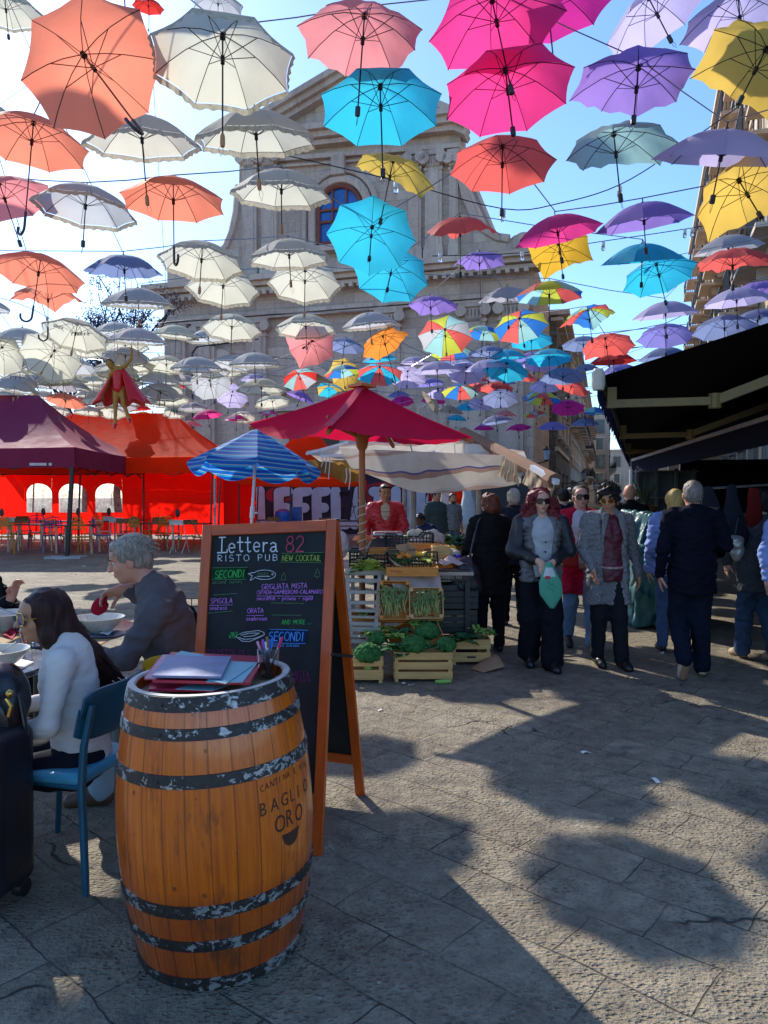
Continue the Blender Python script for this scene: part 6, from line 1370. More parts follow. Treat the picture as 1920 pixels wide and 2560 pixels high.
M_must = M('mustard_chair', (.62, .34, .02), .45, .12, 6)
shell_chair('cafe_chair', 'mustard yellow café chair under the grey-haired man', (-1.12, 3.98), (-.5, .87), M_must, M_must)
# ---------------------------------------------------------------- tables with the meal
M_marble = M('dark_glossy_table', (.045, .045, .06), .12, .3, 5, spec=.8)
def rtable(c, r, label):
    t = thing('cafe_table', label, 'table', (c[0], c[1], 0)); mb = MB(); mb.lathe([(.001, .715), (r-.01, .715), (r, .722), (r, .738), (r-.006, .745), (.001, .745)], 48); part('table_top', mb, M_marble, t)
    mb = MB(); mb.tube([(0, 0, .03), (0, 0, .715)], .03, 12); part('pedestal', mb, M_blackm, t); mb = MB(); mb.lathe([(.001, .04), (.2, .03), (.23, .0)], 24); part('base', mb, M_blackm, t); return t
rtable((-2.28, 4.85), .60, 'round dark café table with two bowls in front of the grey-haired man'); rtable((-2.22, 3.82), .47, 'nearer round dark café table cut by the left edge, with papers on it')
TZ = .746
M_cer = M('cream_ceramic', (.68, .62, .50), .25, .08, 10, coat=.3); M_cerin = M('white_ceramic_inside', (.74, .73, .70), .25, .05, 10)
def bowl(x, y, r, h, label, food=None):
    t = thing('bowl', label, 'bowl', (x, y, TZ)); mb = MB(); mb.lathe([(.001, 0), (r*.38, 0), (r*.42, .008), (r*.75, h*.45), (r*.97, h*.93), (r, h), (r-.006, h), (r*.9, h*.85), (r*.7, h*.42), (r*.35, h*.16), (.001, h*.14)], 40); part('bowl_body', mb, M_cer, t)
    if food:
        s = SDF()
        rn = random.Random(3)
        for i in range(12): s.ell((rn.uniform(-1, 1)*r*.5, rn.uniform(-1, 1)*r*.5, h*.45+rn.uniform(0, .02)), (.02, .015, .012), k=.01)
        s.part('food', M('food_%s' % food, {'o': (.7, .16, .03), 'y': (.6, .5, .2)}[food], .5), t, .005)
    return t
def P_on(px, py): return gnd(px, py, TZ)
p = P_on(245, 1583); bowl(p.x, p.y, .165, .105, 'large white bowl in front of the grey-haired man'); p = P_on(22, 1572); bowl(p.x, p.y, .17, .11, 'large white bowl with orange food at the left edge', 'o'); p = P_on(-8, 1672); bowl(p.x, p.y, .155, .10, 'white bowl with a fork on the nearer table, cut by the left edge', 'y')
M_wine = MG('pale_wine', (.9, .85, .45), .02, 1.33)
p = P_on(70, 1606); 
t = thing('drinking_glass', 'round wine glass half full of pale wine before the long-haired woman', 'glass', p); mb = MB(); mb.lathe([(.001, 0), (.034, 0), (.042, .03), (.047, .07), (.04, .115), (.036, .14), (.034, .14), (.038, .115), (.044, .07), (.039, .03), (.03, .01), (.001, .01)], 24); part('glass', mb, M_gl_, t); mb = MB(); mb.lathe([(.001, .011), (.029, .011), (.038, .03), (.043, .062), (.001, .062)], 20); part('wine', mb, M_wine, t)
p = P_on(203, 1592); tumbler(p, .03, .036, .12, 'clear water glass behind the long-haired woman beside the bowl')
p = P_on(48, 1580); tumbler(p, .032, .038, .11, 'clear water glass between the left bowl and the woman sunglasses')
M_nap = M('dark_red_napkin', (.40, .01, .03), .8, .15, 8)
def sheetobj(pts, z, m, name, label, cat, wav=.004, th=.002):
    P = [gnd(x, y, z) for x, y in pts]; mb = MB(); mb.grid(lambda u, v: P[0].lerp(P[1], u).lerp(P[3].lerp(P[2], u), v)+V((0, 0, wav*(1+math.sin(u*7+v*4)))), 8, 8); return tag(part(name, mb, m, smooth='all', solid=th), label, cat)
sheetobj([(5, 1592), (25, 1572), (48, 1580), (30, 1600)], TZ+.002, M_nap, 'napkin', 'crumpled dark red paper napkin on the table at the left', 'napkin', .008)
M_paper = M('white_paper', (.75, .73, .68), .8, .05, 4); M_kraft = M('kraft_paper', (.42, .28, .15), .8, .12, 6)
sheetobj([(-40, 1600), (30, 1562), (60, 1590), (10, 1612)], TZ+.0005, M_kraft, 'placemat', 'brown paper placemat under the red napkin', 'placemat', .0005)
sheetobj([(180, 1602), (235, 1575), (290, 1592), (250, 1615)], TZ+.0005, M_kraft, 'placemat', 'brown paper placemat under the man bowl', 'placemat', .0005)
sheetobj([(-60, 1690), (10, 1640), (86, 1655), (30, 1690)], TZ+.0005, M_paper, 'placemat', 'white paper placemat on the nearer table at the left edge', 'placemat', .001)
sheetobj([(8, 1650), (20, 1636), (50, 1640), (40, 1654)], TZ+.004, M_blackm, 'phone', 'dark phone lying on the white paper placemat', 'phone', 0, .008)
p = P_on(268, 1590); t = thing('side_plate', 'small dark round plate with napkin and cutlery beside the man bowl', 'plate', p); mb = MB(); mb.lathe([(.001, 0), (.07, .0), (.115, .014), (.112, .017), (.07, .004), (.001, .003)], 28); part('plate', mb, M('blue_grey_plate', (.16, .18, .24), .3), t)
sheetobj([(250, 1585), (268, 1570), (288, 1577), (270, 1588)], TZ+.018, M_paper, 'napkin', 'white paper napkin on the small dark plate', 'napkin', .003)
def cutlery(a, c, label):
    mb = MB(); a = V(a); c = V(c); d = (c-a).normalized(); mb.tube([a, a+d*.1, c-d*.05, c], [.004, .003, .003, .007], 6); return tag(part('cutlery', mb, M_steel), label, 'cutlery')
q = P_on(-5, 1660); cutlery(q+V((0, 0, .05)), at(42, 1605, 3.75), 'fork standing in the bowl on the nearer table'); q = P_on(30, 1560); cutlery(at(40, 1535, 4.85), at(0, 1520, 4.9), 'fork lying in the orange food bowl'); cutlery(P_on(252, 1590)+V((0, 0, .025)), P_on(285, 1575)+V((0, 0, .025)), 'dark knife on the white napkin of the small plate')
# ---------------------------------------------------------------- suitcase and bag at the left edge
M_case = M('black_suitcase_nylon', (.012, .012, .018), .42, .3, 5, bump=.4, bscale=50)
t = thing('suitcase', 'tall black suitcase cut by the left edge beside the teal chair', 'suitcase', (-1.64, 2.92, 0), R(-12))
s = SDF(); s.box((0, 0, .39), (.21, .13, .325), rd=.06); s.disp = lambda P: .004*np.sin(P[:, 0]*45)*(np.abs(P[:, 0]) < .17); s.part('case_body', M_case, t, .010)
for sx in (-1, 1):
    for sy in (-1, 1): mb = MB(); mb.tube([(sx*.15-.02, sy*.09, .035), (sx*.15+.02, sy*.09, .035)], .035, 14); part('wheel', mb, M_plast, t)
mb = MB(); mb.tube([(-.05, 0, .70), (-.05, 0, .745), (.05, 0, .745), (.05, 0, .70)], .012, 8); part('handle', mb, M_plast, t)
for x in (-.11, 0, .11): mb = MB(); mb.tube([(x, -.131, .1), (x, -.136, .68)], .006, 6); part('ridge', mb, M_case, t)
M_leather = M('glossy_black_leather', (.012, .010, .012), .25, .3, 8, bump=.3, bscale=18)
t = thing('handbag', 'glossy black leather handbag with gold buckle hanging over the suitcase', 'handbag', (-1.63, 3.0, .8))
s = SDF(); s.ell((0, 0, .02), (.17, .11, .14)); s.ell((.05, -.03, -.10), (.13, .09, .12), k=.08); s.disp = wob(.014, 22, 8, (1, 1, .6), True); s.part('bag_body', M_leather, t, .01)
mb = MB(); mb.tube([(.12, -.02, .06), (.17, -.05, .02), (.2, -.06, -.12), (.19, -.08, -.2)], .010, 8); part('strap', mb, M_leather, t); mb = MB(); mb.tube([(.15, -.12, .03), (.17, -.12, .0), (.16, -.12, -.04)], .008, 8); mb.ball((.165, -.12, .05), .016, 10, 8); part('buckle', mb, M('gold_metal', (.6, .38, .1), .3, metal=1), t)
# crates behind the man
t = thing('plastic_crate', 'black plastic crate standing on a wooden one behind the grey-haired man', 'crate', (X(488, 7.4), 7.4, .30)); mb = MB()
for i in range(7): mb.beam((-.2+i*.066, -.15, 0), (-.2+i*.066, -.15, .32), .008, .008)
for z in (0, .08, .16, .24, .32): mb.beam((-.2, -.15, z), (.2, -.15, z), .008, .01); mb.beam((.2, -.15, z), (.2, .15, z), .008, .01); mb.beam((-.2, -.15, z), (-.2, .15, z), .008, .01)
for i in range(5): mb.beam((.2, -.15+i*.075, 0), (.2, -.15+i*.075, .32), .008, .008); mb.beam((-.2, -.15+i*.075, 0), (-.2, -.15+i*.075, .32), .008, .008)
mb.box((0, 0, .0), (.4, .3, .01)); part('crate_body', mb, M_blackm, t, smooth=False)
mb = MB()
for z in (.05, .15, .25): mb.box((X(488, 7.4), 7.24, z), (.46, .012, .075)); mb.box((X(488, 7.4)-.23, 7.4, z), (.012, .32, .075))
mb.box((X(488, 7.4), 7.4, .02), (.45, .32, .012)); tag(part('wooden_crate', mb, M('crate_red_wood', (.42, .12, .03), .7), smooth=False), 'reddish wooden crate under the black plastic one behind the man', 'crate')
# manhole / drain plate, litter
mb = MB(); c0 = gnd(95, 1955); 
mb.box((c0.x-.05, c0.y+.1, .004), (.5, .4, .008), (0, 0, R(25)))
for i in range(13):
    for j in range(10): 
        q = Matrix.Rotation(R(25), 3, 'Z') @ V((-.22+i*.037, -.18+j*.04, .008)); mb.ball(V((c0.x-.05, c0.y+.1, 0))+q, (.011, .006, .003), 6, 4, Matrix.Rotation(R(25+45*((i+j) % 2)), 3, 'Z'))
tag(part('drain_cover', mb, M('worn_steel_plate', (.42, .42, .42), .35, .2, 10, metal=.6)), 'studded steel drain cover under the teal chair', 'drain cover')
# ================================================================ VEGETABLE STALL
M_cw = M('pale_crate_wood', (.66, .38, .13), .7, .2, 4, stretch=(1, 1, 8), bump=.25, bscale=30); M_cw2 = M('orange_crate_wood', (.66, .24, .04), .7, .25, 4, stretch=(1, 1, 8), bump=.25, bscale=30); M_cg = M('green_plastic_crate', (.035, .045, .012), .5); M_cb = M('black_plastic_crate', (.012, .012, .013), .45)
M_broc = M('broccoli_green', (.045, .15, .04), .9, .45, 30, bump=1, bscale=120, bdist=.01); M_leafd = M('dark_cabbage_leaf', (.04, .15, .06), .6, .3, 10, transl=.2, bump=.3); M_leafl = M('pale_lettuce_leaf', (.46, .56, .11), .6, .3, 8, transl=.3, bump=.3); M_stalk = M('green_stalk', (.26, .46, .08), .5, .25, 8); M_card = M('cardboard', (.42, .25, .14), .85, .12, 10)
M_nail = M('nail_heads', (.05, .03, .02), .5)
def crate(label, c, w, d, h, rz=0, mat=None, nsl=3, rot=None, gap=.35, posts=True, feet=.03, name='wooden_crate', hand=False):
    mat = mat or M_cw; t = thing(name, label, 'crate', c, rz, rot=rot)
    for sx in (-1, 1):
        for sy in (-1, 1): mb = MB(); mb.box((sx*(w/2-.017), sy*(d/2-.017), h/2), (.03, .03, h)); part('corner_post', mb, mat, t, smooth=False)
    sh = (h-feet)/(nsl+gap*(nsl-1))
    for nm, a, b_, ax in (('front_side', 0, -1, 0), ('back_side', 0, 1, 0), ('end_side', -1, 0, 1), ('end_side', 1, 0, 1)):
        mb = MB()
        for k in range(nsl):
            z = feet+sh/2+k*sh*(1+gap)
            if ax == 0: mb.box((0, b_*(d/2+.004), z), (w, .008, sh), (0, 0, R(.3*((k*7) % 3-1))))
            else: mb.box((a*(w/2+.0045), 0, z), (.008, d-.02, sh))
        o = part(nm, mb, mat, t, smooth=False)
        if ax == 0 and b_ == -1:
            mb = MB()
            for k in range(nsl):
                for sx in (-1, 1):
                    for dz in (-.25, .25): mb.ball((sx*(w/2-.018), -(d/2+.009), feet+sh/2+k*sh*(1+gap)+dz*sh), .0028, 6, 4)
            part('nails', mb, M_nail, o)
            if hand: mb = MB(); mb.prism([(math.cos(a_)*.012+(.032 if math.cos(a_) > 0 else -.032), -(d/2+.0095), feet+sh*.5+math.sin(a_)*.010) for a_ in [2*pi*i/20 for i in range(20)]], 0, (0, -.0005, 0)); part('hand_hole', mb, M_blackm, o, smooth=False)
    mb = MB(); mb.box((0, 0, feet+.004), (w-.02, d-.02, .006)); part('bottom_board', mb, mat, t, smooth=False); return t
crate('front broccoli crate with three slats, centre of the stall front', (X(1057, 6.55), 6.58, 0), .50, .30, .262)
crate('broccoli crate cut off by the blackboard leg', (X(905, 6.5), 6.55, 0), .36, .30, .235, nsl=2)
crate('pale crate of leafy greens right of the front broccoli crate', (X(1176, 7.2), 7.25, 0), .36, .30, .245, nsl=2, hand=True)
def broccoli(c, r, label, seed):
    t = thing('broccoli', label, 'broccoli', c, group='broccoli heads'); rn = random.Random(seed); S = SDF(); S.ell((0, 0, r*.75), (r*.8, r*.8, r*.6)); n = 46
    for i in range(n):
        b = math.acos(1-1.25*(i+.5)/n); a = i*2.39996; d = V((math.sin(b)*math.cos(a), math.sin(b)*math.sin(a), math.cos(b)*.85)); S.ell(V((0, 0, r*.7))+d*r*.78, (r*.26,)*3, k=.008)
    f = wob(.004, 130, seed); S.disp = f; S.part('florets', M_broc, t, .0085)
    mb = MB(); mb.tube([(0, 0, -r*.3), (0, 0, r*.5)], [r*.28, r*.34], 10); part('stem', mb, M_stalk, t); return t
def bunch(label, c, n, L, w_, mat, seed, up=.6, spread=1.0, stalk=True, dirb=(0, 0), name='leafy_greens', cat='greens'):
    rn = random.Random(seed); t = thing(name, label, cat, c); mb = MB(); st = MB()
    for i in range(n):
        a = rn.uniform(0, 6.28); e = rn.uniform(.15, 1)*up; d = V((math.cos(a)*spread+dirb[0], math.sin(a)*spread*.7+dirb[1], e)).normalized(); l = L*rn.uniform(.7, 1.15); s = d.cross(V((0, 0, 1))).normalized(); n_ = s.cross(d); ww = w_*rn.uniform(.7, 1.2); b0 = V((rn.uniform(-.03, .03), rn.uniform(-.03, .03), 0))
        def fn(u, v, d=d, s=s, n_=n_, l=l, ww=ww, b0=b0, ph=rn.uniform(0, 6)):
            x = (u-.5)*2; wd = ww*math.sin(pi*min(1, .12+v*.88))**.7*(.5+.5*v); return b0+d*l*v*.95+s*x*wd+V((0, 0, -l*.35*v*v))+n_*(.25*wd*abs(x)+.007*math.sin(x*9+v*14+ph))
        mb.grid(fn, 6, 8); st.tube([b0, b0+d*l*.5+V((0, 0, -l*.08)), b0+d*l*.9+V((0, 0, -l*.3))], [.006, .004, .0015], 5)
    part('leaves', mb, mat, t, smooth='all'); part('stalks', st, M_stalk, t); return t
cp = lambda x, y, d: at(840+x/3.7705, 1280+y/3.7705, d)
for i, (x, y, r, d, lb) in enumerate(((300, 1345, .125, 6.45, 'big broccoli head in the crate by the blackboard leg'), (395, 1195, .085, 6.7, 'smaller broccoli head behind the one by the blackboard leg'), (862, 1135, .115, 6.75, 'topmost broccoli head of the heap'), (735, 1262, .115, 6.5, 'broccoli head at the left front of the central crate'), (1035, 1262, .095, 6.5, 'broccoli head at the right front of the central crate'))):
    c = cp(x, y, d); broccoli(c-V((0, 0, r*.75)), r, lb, i+3)
for x, y, d, n, L, w_, m, sd, lb in ((200, 1390, 6.5, 12, .16, .04, M_leafd, 1, 'dark leaves left in the crate by the blackboard leg'), (330, 1170, 6.75, 12, .14, .03, M_stalk, 2, 'bright green broccoli leaves upright behind the left crate'), (560, 1290, 6.5, 20, .2, .045, M_leafd, 3, 'blue-green broccoli leaves spilling left of the central crate'), (640, 1150, 6.8, 14, .15, .035, M_leafd, 4, 'dark broccoli leaves behind the left front head'), (760, 1060, 6.9, 14, .12, .03, M_stalk, 5, 'bright small leaves on top of the heap'), (940, 1270, 6.42, 16, .13, .015, M_leafd, 6, 'thin leaf stalks between the two front broccoli heads'), (640, 1360, 6.38, 5, .12, .02, M_leafd, 16, 'single leaf hanging over the front of the central crate'), (1180, 1215, 7.1, 22, .26, .07, M_leafd, 7, 'flat dark green chard leaves in the pale crate'), (1330, 1130, 7.15, 18, .2, .018, M_stalk, 8, 'bundle of green stalks sticking out right of the pale crate')):
    bunch(lb, cp(x, y, d), n, L, w_, m, sd, .7, 1, dirb=(.5, 0) if sd == 8 else (0, 0))
# cardboard sign fallen on the ground, leek, litter
P = [cp(1270, 1515, 6.9), cp(1480, 1408, 7.2), cp(1592, 1520, 6.9), cp(1385, 1562, 6.75)]; P[0].z = .01; P[1].z = .09; P[2].z = .03; P[3].z = .01
mb = MB(); mb.grid(lambda u, v: P[0].lerp(P[1], u).lerp(P[3].lerp(P[2], u), v)+V((0, 0, .03*math.sin(pi*v)*u)), 8, 8); t = part('cardboard_sign', mb, M_card, smooth='all', solid=.006); tag(t, 'torn brown cardboard price sign lying on the ground right of the crates', 'sign')
p = gnd(1105, 1710); mb = MB(); mb.tube([p+V((-.06, 0, .02)), p+V((.0, 0, .022)), p+V((.07, .02, .02))], [.012, .02, .016], 10); tag(part('leek_end', mb, M_stalk), 'cut leek end lying on the ground before the central crate', 'leek')
rn = random.Random(11)
for i, (px, py, l) in enumerate(((1010, 1707, 'below the central crate, left'), (1028, 1711, 'below the central crate, right of another scrap'), (1412, 1575, 'behind the women, on the dark paving'), (1655, 1632, 'left of the man in the navy blazer'), (1640, 1950, 'in the sunny strip at the right'), (952, 1775, 'beside the rear leg of the blackboard'), (1465, 1880, 'in the large shadow, long and thin'), (190, 1435, 'on the paving behind the long-haired woman'), (215, 1415, 'farther back on the paving before the gazebo'))):
    p = gnd(px, py, .006); a = rn.uniform(0, 3); w_ = rn.uniform(.015, .035)*max(1, p.y/6); mb = MB(); mb.grid(lambda u, v: p+V(((u-.5)*w_*2*math.cos(a)-(v-.5)*w_*math.sin(a), (u-.5)*w_*2*math.sin(a)+(v-.5)*w_*math.cos(a), .006*math.sin(u*5+i))), 4, 3); tag(part('paper_scrap', mb, M_paper, smooth='all', solid=.001), 'small white paper scrap '+l, 'litter', 'paper scraps on the paving')
# display rack: white painted slats stepping down on the left
M_rack = M('chipped_white_metal', (.40, .36, .29), .5, .15, 8)
t = thing('display_rack', 'white slatted metal rack below the lettuce, left half of the stall', 'rack', (X(900, 7.2), 7.2, 0))
for y0, y1, th in ((560, 605, .05), (640, 665, .035), (750, 765, .03), (850, 862, .03), (925, 935, .025), (985, 995, .02), (1048, 1060, .03), (1100, 1125, .04), (1165, 1175, .02), (1215, 1235, .03)):
    k = (y0-560)/660; a = cp(85+k*60, y0, 7.25-.45*k); b_ = cp((520 if y0 < 600 else 420), y0+8, 7.25-.45*k); mb = MB(); mb.beam(a, b_, .045, th); part('slat', mb, M_rack, t, world=True, smooth=False)
for xa, xb in ((105, 140), (412, 372)):
    mb = MB(); mb.beam(cp(xa, 600, 7.22), cp(xb, 1180, 6.85), .035, .035); part('post', mb, M_rack, t, world=True, smooth=False)
for x in (.0, .45, 1.1, 1.5): mb = MB(); mb.beam((X(870, 7.2)+x*.75, 8.3, 0), (X(870, 7.2)+x*.75, 8.3, .88), .04, .04); part('leg', mb, M_rack, t, world=True, smooth=False)
t = thing('stall_table', 'long stall table carrying the vegetables, covered with pinkish paper', 'table', (X(1000, 7.8), 7.8, 0))
mb = MB(); mb.box((X(1000, 7.9)-.02, 8.0, .862), (1.46, 1.5, .03)); part('table_top', mb, M('weathered_table_board', (.45, .36, .28), .8, .2, 6, bump=.3), t, world=True, smooth=False)
for x in (-.6, .1, .66): 
    for y in (7.35, 8.65): mb = MB(); mb.beam((X(1000, 7.9)+x, y, 0), (X(1000, 7.9)+x, y, .85), .05, .05); part('leg', mb, M_blackm, t, world=True, smooth=False)
mb = MB(); A, B_, C, D_ = cp(480, 595, 7.15), cp(975, 562, 7.3), cp(560, 745, 7.05), cp(1000, 745, 7.1); mb.grid(lambda u, v: A.lerp(B_, u).lerp(C.lerp(D_, u), v)+V((0, .015*math.sin(u*13)*math.sin(v*5+u*3), 0)), 24, 10); part('paper_cover', mb, M('pinkish_wrapping_paper', (.55, .43, .38), .85, .15, 5, bump=.4, bscale=12), t, world=True, smooth='all')
# tilted open crates with bundles
def tilted(label, x0, x1, y0, y1, d, content, seed, mat=M_cw2):
    a, b_ = cp(x0, y1, d), cp(x1, y1, d); w_ = (b_-a).length; h = (cp(x0, y0, d)-a).length; c = (a+b_)/2+V((0, h*.2, h*.46))
    t = crate(label, c, w_, h, .13, mat=mat, nsl=2, rot=(R(66), 0, 0), feet=.0)
    rn = random.Random(seed); k = thing('herb_bundles', content, 'greens', c, rot=(R(66), 0, 0)); mb = MB(); lf = MB()
    for i in range(34):
        x = rn.uniform(-w_*.38, w_*.38); y = rn.uniform(-h*.42, -h*.1); an = rn.uniform(-.35, .35); L = h*rn.uniform(.38, .5); p = V((x, y, .07+rn.uniform(0, .05))); q = p+V((math.sin(an)*L, math.cos(an)*L, .03)); mb.tube([p, p.lerp(q, .5)+V((0, 0, .012)), q], [.008, .006, .004], 5)
        for _ in range(4): e = q+V((rn.uniform(-.04, .04), rn.uniform(-.06, .03), rn.uniform(-.01, .03))); u = V((rn.uniform(-1, 1), rn.uniform(-1, 1), .3)).normalized()*.022; v = u.cross(V((0, 0, 1))).normalized()*.012; lf.add([e-u, e+v, e+u, e-v], [(0, 1, 2, 3)])
    part('stalks', mb, M('yellow_green_stalk', (.34, .36, .10), .6, .35, 20), k); part('leaves', lf, M('olive_leaf', (.13, .20, .05), .6, .3, 10), k, smooth=False)
tilted('tilted crate of long bundled stalks, left of the two leaning on the stall', 412, 690, 680, 1040, 7.0, 'long pinkish green stalks in the left leaning crate', 1)
tilted('tilted crate of asparagus bundles, right of the two leaning on the stall', 695, 1000, 745, 1030, 7.0, 'asparagus bundles in the right leaning crate', 2, M_cw)
crate('orange wooden crate tipped up behind the broccoli heap', cp(760, 1120, 7.0)-V((0, 0, .1)), .50, .34, .12, mat=M_cw2, nsl=1, rot=(R(58), R(-24), 0), feet=0)
crate('low orange crate with lettuce on the lower rack', cp(265, 1050, 7.35), .34, .3, .1, mat=M_cw2, nsl=1, rz=R(12), feet=0); bunch('loose lettuce leaves in the low orange crate on the rack', cp(280, 960, 7.3), 14, .12, .05, M_leafl, 31)
for i, (x, z, lb) in enumerate(((1142, 0, 'lowest black crate stacked beside the woman in black'), (1142, .25, 'middle black crate stacked beside the woman in black'), (1144, .5, 'topmost black crate stacked beside the woman in black'))): crate(lb, (X(x, 7.5), 7.55, z+.001), .38, .34, .235, mat=M_cb, nsl=4, gap=.12, name='plastic_crate', feet=0)
# on the table
crate('open wooden fruit crate with faded red lettering, front of the table', cp(712, 588, 7.25), .49, .34, .155, mat=M_cw2, nsl=1, gap=0, feet=0).scale = (1, 1, .55)
vs, fs = text_polys('Triskele', .055); o0_ = cp(508, 572, 7.07); mb = MB(); mb.add([o0_+V((x*.62, 0, y*.7)) for x, y, _ in vs], fs); o = part('painted_lettering', mb, M('faded_red_paint', (.4, .05, .03), .7), smooth=False)
fc_ = [q for q in bpy.data.objects if q.get('label', '') == 'open wooden fruit crate with faded red lettering, front of the table'][0]; o.parent = fc_; o.matrix_parent_inverse = (Matrix.Translation(fc_.location) @ Matrix.Diagonal((1, 1, .55, 1))).inverted()
def grate_crate(label, c, w, d, h, mat):
    t = thing('plastic_crate', label, 'crate', c); mb = MB(); n = int(w/.035)
    for sy in (-1, 1):
        for i in range(n+1): x = -w/2+w*i/n; hh = h*(1 if abs(x) > w*.28 else .72); mb.beam((x, sy*d/2, 0), (x, sy*d/2, hh), .010, .010)
        for z in (0, .25, .5, .72): mb.beam((-w/2, sy*d/2, z*h), (w/2, sy*d/2, z*h), .010, .012)
        for sx in (-1, 1): mb.beam((sx*w/2, sy*d/2, h), (sx*w*.3, sy*d/2, h), .012, .02); mb.beam((sx*w*.3, sy*d/2, h), (sx*w*.22, sy*d/2, h*.72), .012, .02)
    for sx in (-1, 1):
        for i in range(8): mb.beam((sx*w/2, -d/2+d*i/7, 0), (sx*w/2, -d/2+d*i/7, h), .010, .010)
        for z in (0, .5, 1): mb.beam((sx*w/2, -d/2, z*h), (sx*w/2, d/2, z*h), .012, .012)
    part('crate_body', mb, mat, t, smooth=False); mb = MB(); mb.box((0, 0, .005), (w, d, .008)); part('bottom', mb, mat, t); return t
grate_crate('green plastic crate of lemons with curved side on the table', cp(715, 520, 7.6), .50, .36, .17, M_cg); grate_crate('dark crate at the left of the green one behind the lettuce', cp(360, 500, 7.7), .5, .34, .16, M_cb); grate_crate('small black crate behind the cardboard signs', cp(690, 340, 8.3), .52, .34, .17, M_cb)
def fruit(n, x0, x1, y, d, r, c, nm, lbl, cat, seed, dz=.04, sq=1.0, grp=None):
    rn = random.Random(seed)
    for i in range(n):
        p = cp(x0+(x1-x0)*(i+.5)/n+rn.uniform(-8, 8), y+rn.uniform(-1, 1)*dz*400, d+rn.uniform(-.1, .1)); mb = MB(); mb.ball(p, (r*sq, r, r*.92), 14, 10); mb.ball(p+V((0, 0, r*.9)), (r*.15, r*.15, r*.1), 6, 4); tag(part(nm, mb, c), lbl, cat, grp)
M_lem = M('lemon_skin', (.75, .50, .03), .45, .1, 20, bump=.2, bscale=90); M_org = M('orange_skin', (.75, .22, .01), .45, .1, 20, bump=.2, bscale=90); M_wh = M('pale_white_gourd', (.58, .54, .38), .4, .2, 6)
fruit(7, 560, 860, 410, 7.6, .034, M_lem, 'lemon', 'lemon among the others in the green plastic crate', 'lemon', 1, .03, 1.2, 'lemons in the green crate'); fruit(4, 580, 700, 418, 7.5, .032, M_org, 'tangerine', 'tangerine among the lemons in the green crate', 'fruit', 2, .02, 1, 'tangerines in the green crate')
fruit(6, 715, 1000, 290, 8.4, .072, M_wh, 'white_turnip', 'round whitish turnip in the lower row of the heap behind the signs', 'turnip', 3, .05, 1, 'turnips in the lower row'); fruit(5, 705, 950, 225, 8.6, .070, M_wh, 'white_turnip', 'round whitish turnip in the upper row of the heap behind the signs', 'turnip', 4, .04, 1, 'turnips in the upper row'); fruit(3, 860, 990, 258, 8.5, .068, M_wh, 'white_turnip', 'round whitish turnip at the right end of the heap', 'turnip', 9, .03, 1, 'turnips at the right end')
fruit(9, 950, 1110, 490, 7.6, .045, M_org, 'orange', 'orange in the pile left of the woman in black', 'fruit', 5, .1, 1, 'oranges piled at the right'); fruit(3, 1060, 1140, 395, 7.8, .05, M_wh, 'pale_squash', 'pale squash near the blue net at the right', 'squash', 6, .03, 1.3, 'pale squashes at the right'); fruit(2, 1130, 1165, 435, 7.7, .045, M('blue_net', (.03, .04, .4), .5), 'netted_onion', 'blue net of produce beside the woman in black', 'produce', 7, .01, 1, 'blue nets')
bunch('big pale yellow-green lettuce on the left end of the table', cp(305, 545, 7.2), 40, .19, .075, M_leafl, 21, 1.5, .9, name='lettuce', cat='lettuce'); bunch('dark outer leaves under the pale lettuce', cp(250, 545, 7.3), 16, .15, .045, M_leafd, 22, .5); bunch('blue-green cabbage leaves right of the pale lettuce', cp(420, 530, 7.35), 14, .12, .05, M_leafd, 23, .6)
bunch('green stalks lying over the scale', cp(640, 235, 8.7), 12, .2, .02, M_stalk, 24, .3, dirb=(.6, 0)); bunch('dark leafy heap behind the white turnips', cp(1090, 270, 8.8), 36, .22, .045, M_leafd, 25, .7)
for (x0, y0), (x1, y1), (x2, y2), (x3, y3), d, lb in (((565, 310), (690, 293), (695, 385), (570, 370), 7.55, 'blank left half of the folded cardboard price sign in the lemon crate'), ((690, 293), (752, 345), (745, 430), (690, 385), 7.5, 'scribbled right half of the folded cardboard price sign'), ((883, 333), (972, 320), (1000, 372), (920, 385), 7.75, 'cardboard price sign on the pale crates at the right'), ((495, 430), (600, 500), (660, 525), (560, 505), 7.1, 'torn cardboard strip in the front fruit crate')):
    Q = [cp(x0, y0, d), cp(x1, y1, d), cp(x2, y2, d), cp(x3, y3, d)]; mb = MB(); mb.prism(Q, 0, (0, .006, 0)); o = part('price_sign', mb, M_card, smooth=False); tag(o, lb, 'sign')
    if 'scribbled' in lb or 'pale crates' in lb:
        mb = MB(); c = (Q[0]+Q[2])/2+V((0, -.004, 0))
        for i in range(4): mb.tube([c+V((-.03+.016*i, 0, .02)), c+V((-.022+.016*i, 0, -.01)), c+V((-.014+.016*i, 0, .012))], .0022, 4)
        so2 = part('pen_writing', mb, M_blackm, o, smooth=False)
crate('upper pale crate stacked right of the lemon crate', cp(985, 408, 7.75), .17, .25, .10, nsl=1, feet=0); crate('lower pale crate stacked right of the lemon crate', cp(985, 475, 7.7), .17, .25, .11, nsl=1, feet=0); crate('shallow crate with dark greens at the back right', cp(1110, 360, 8.6), .35, .3, .07, nsl=1, feet=0)
t = thing('produce_box', 'dark printed carton with a curly white product line at the right end of the table', 'box', cp(1082, 650, 7.3)); mb = MB(); mb.box((.03, .12, .055), (.32, .26, .11), bev=.004); part('carton', mb, M('dark_brown_carton', (.035, .012, .012), .5), t); vs, fs = text_polys('Doppio Gu', .055); mb = MB(); mb.add([(-.115+x*.88, -.0125, .028+y) for x, y, _ in vs], fs); part('printed_name', mb, M('cream_print', (.6, .5, .35), .6), t, smooth=False)
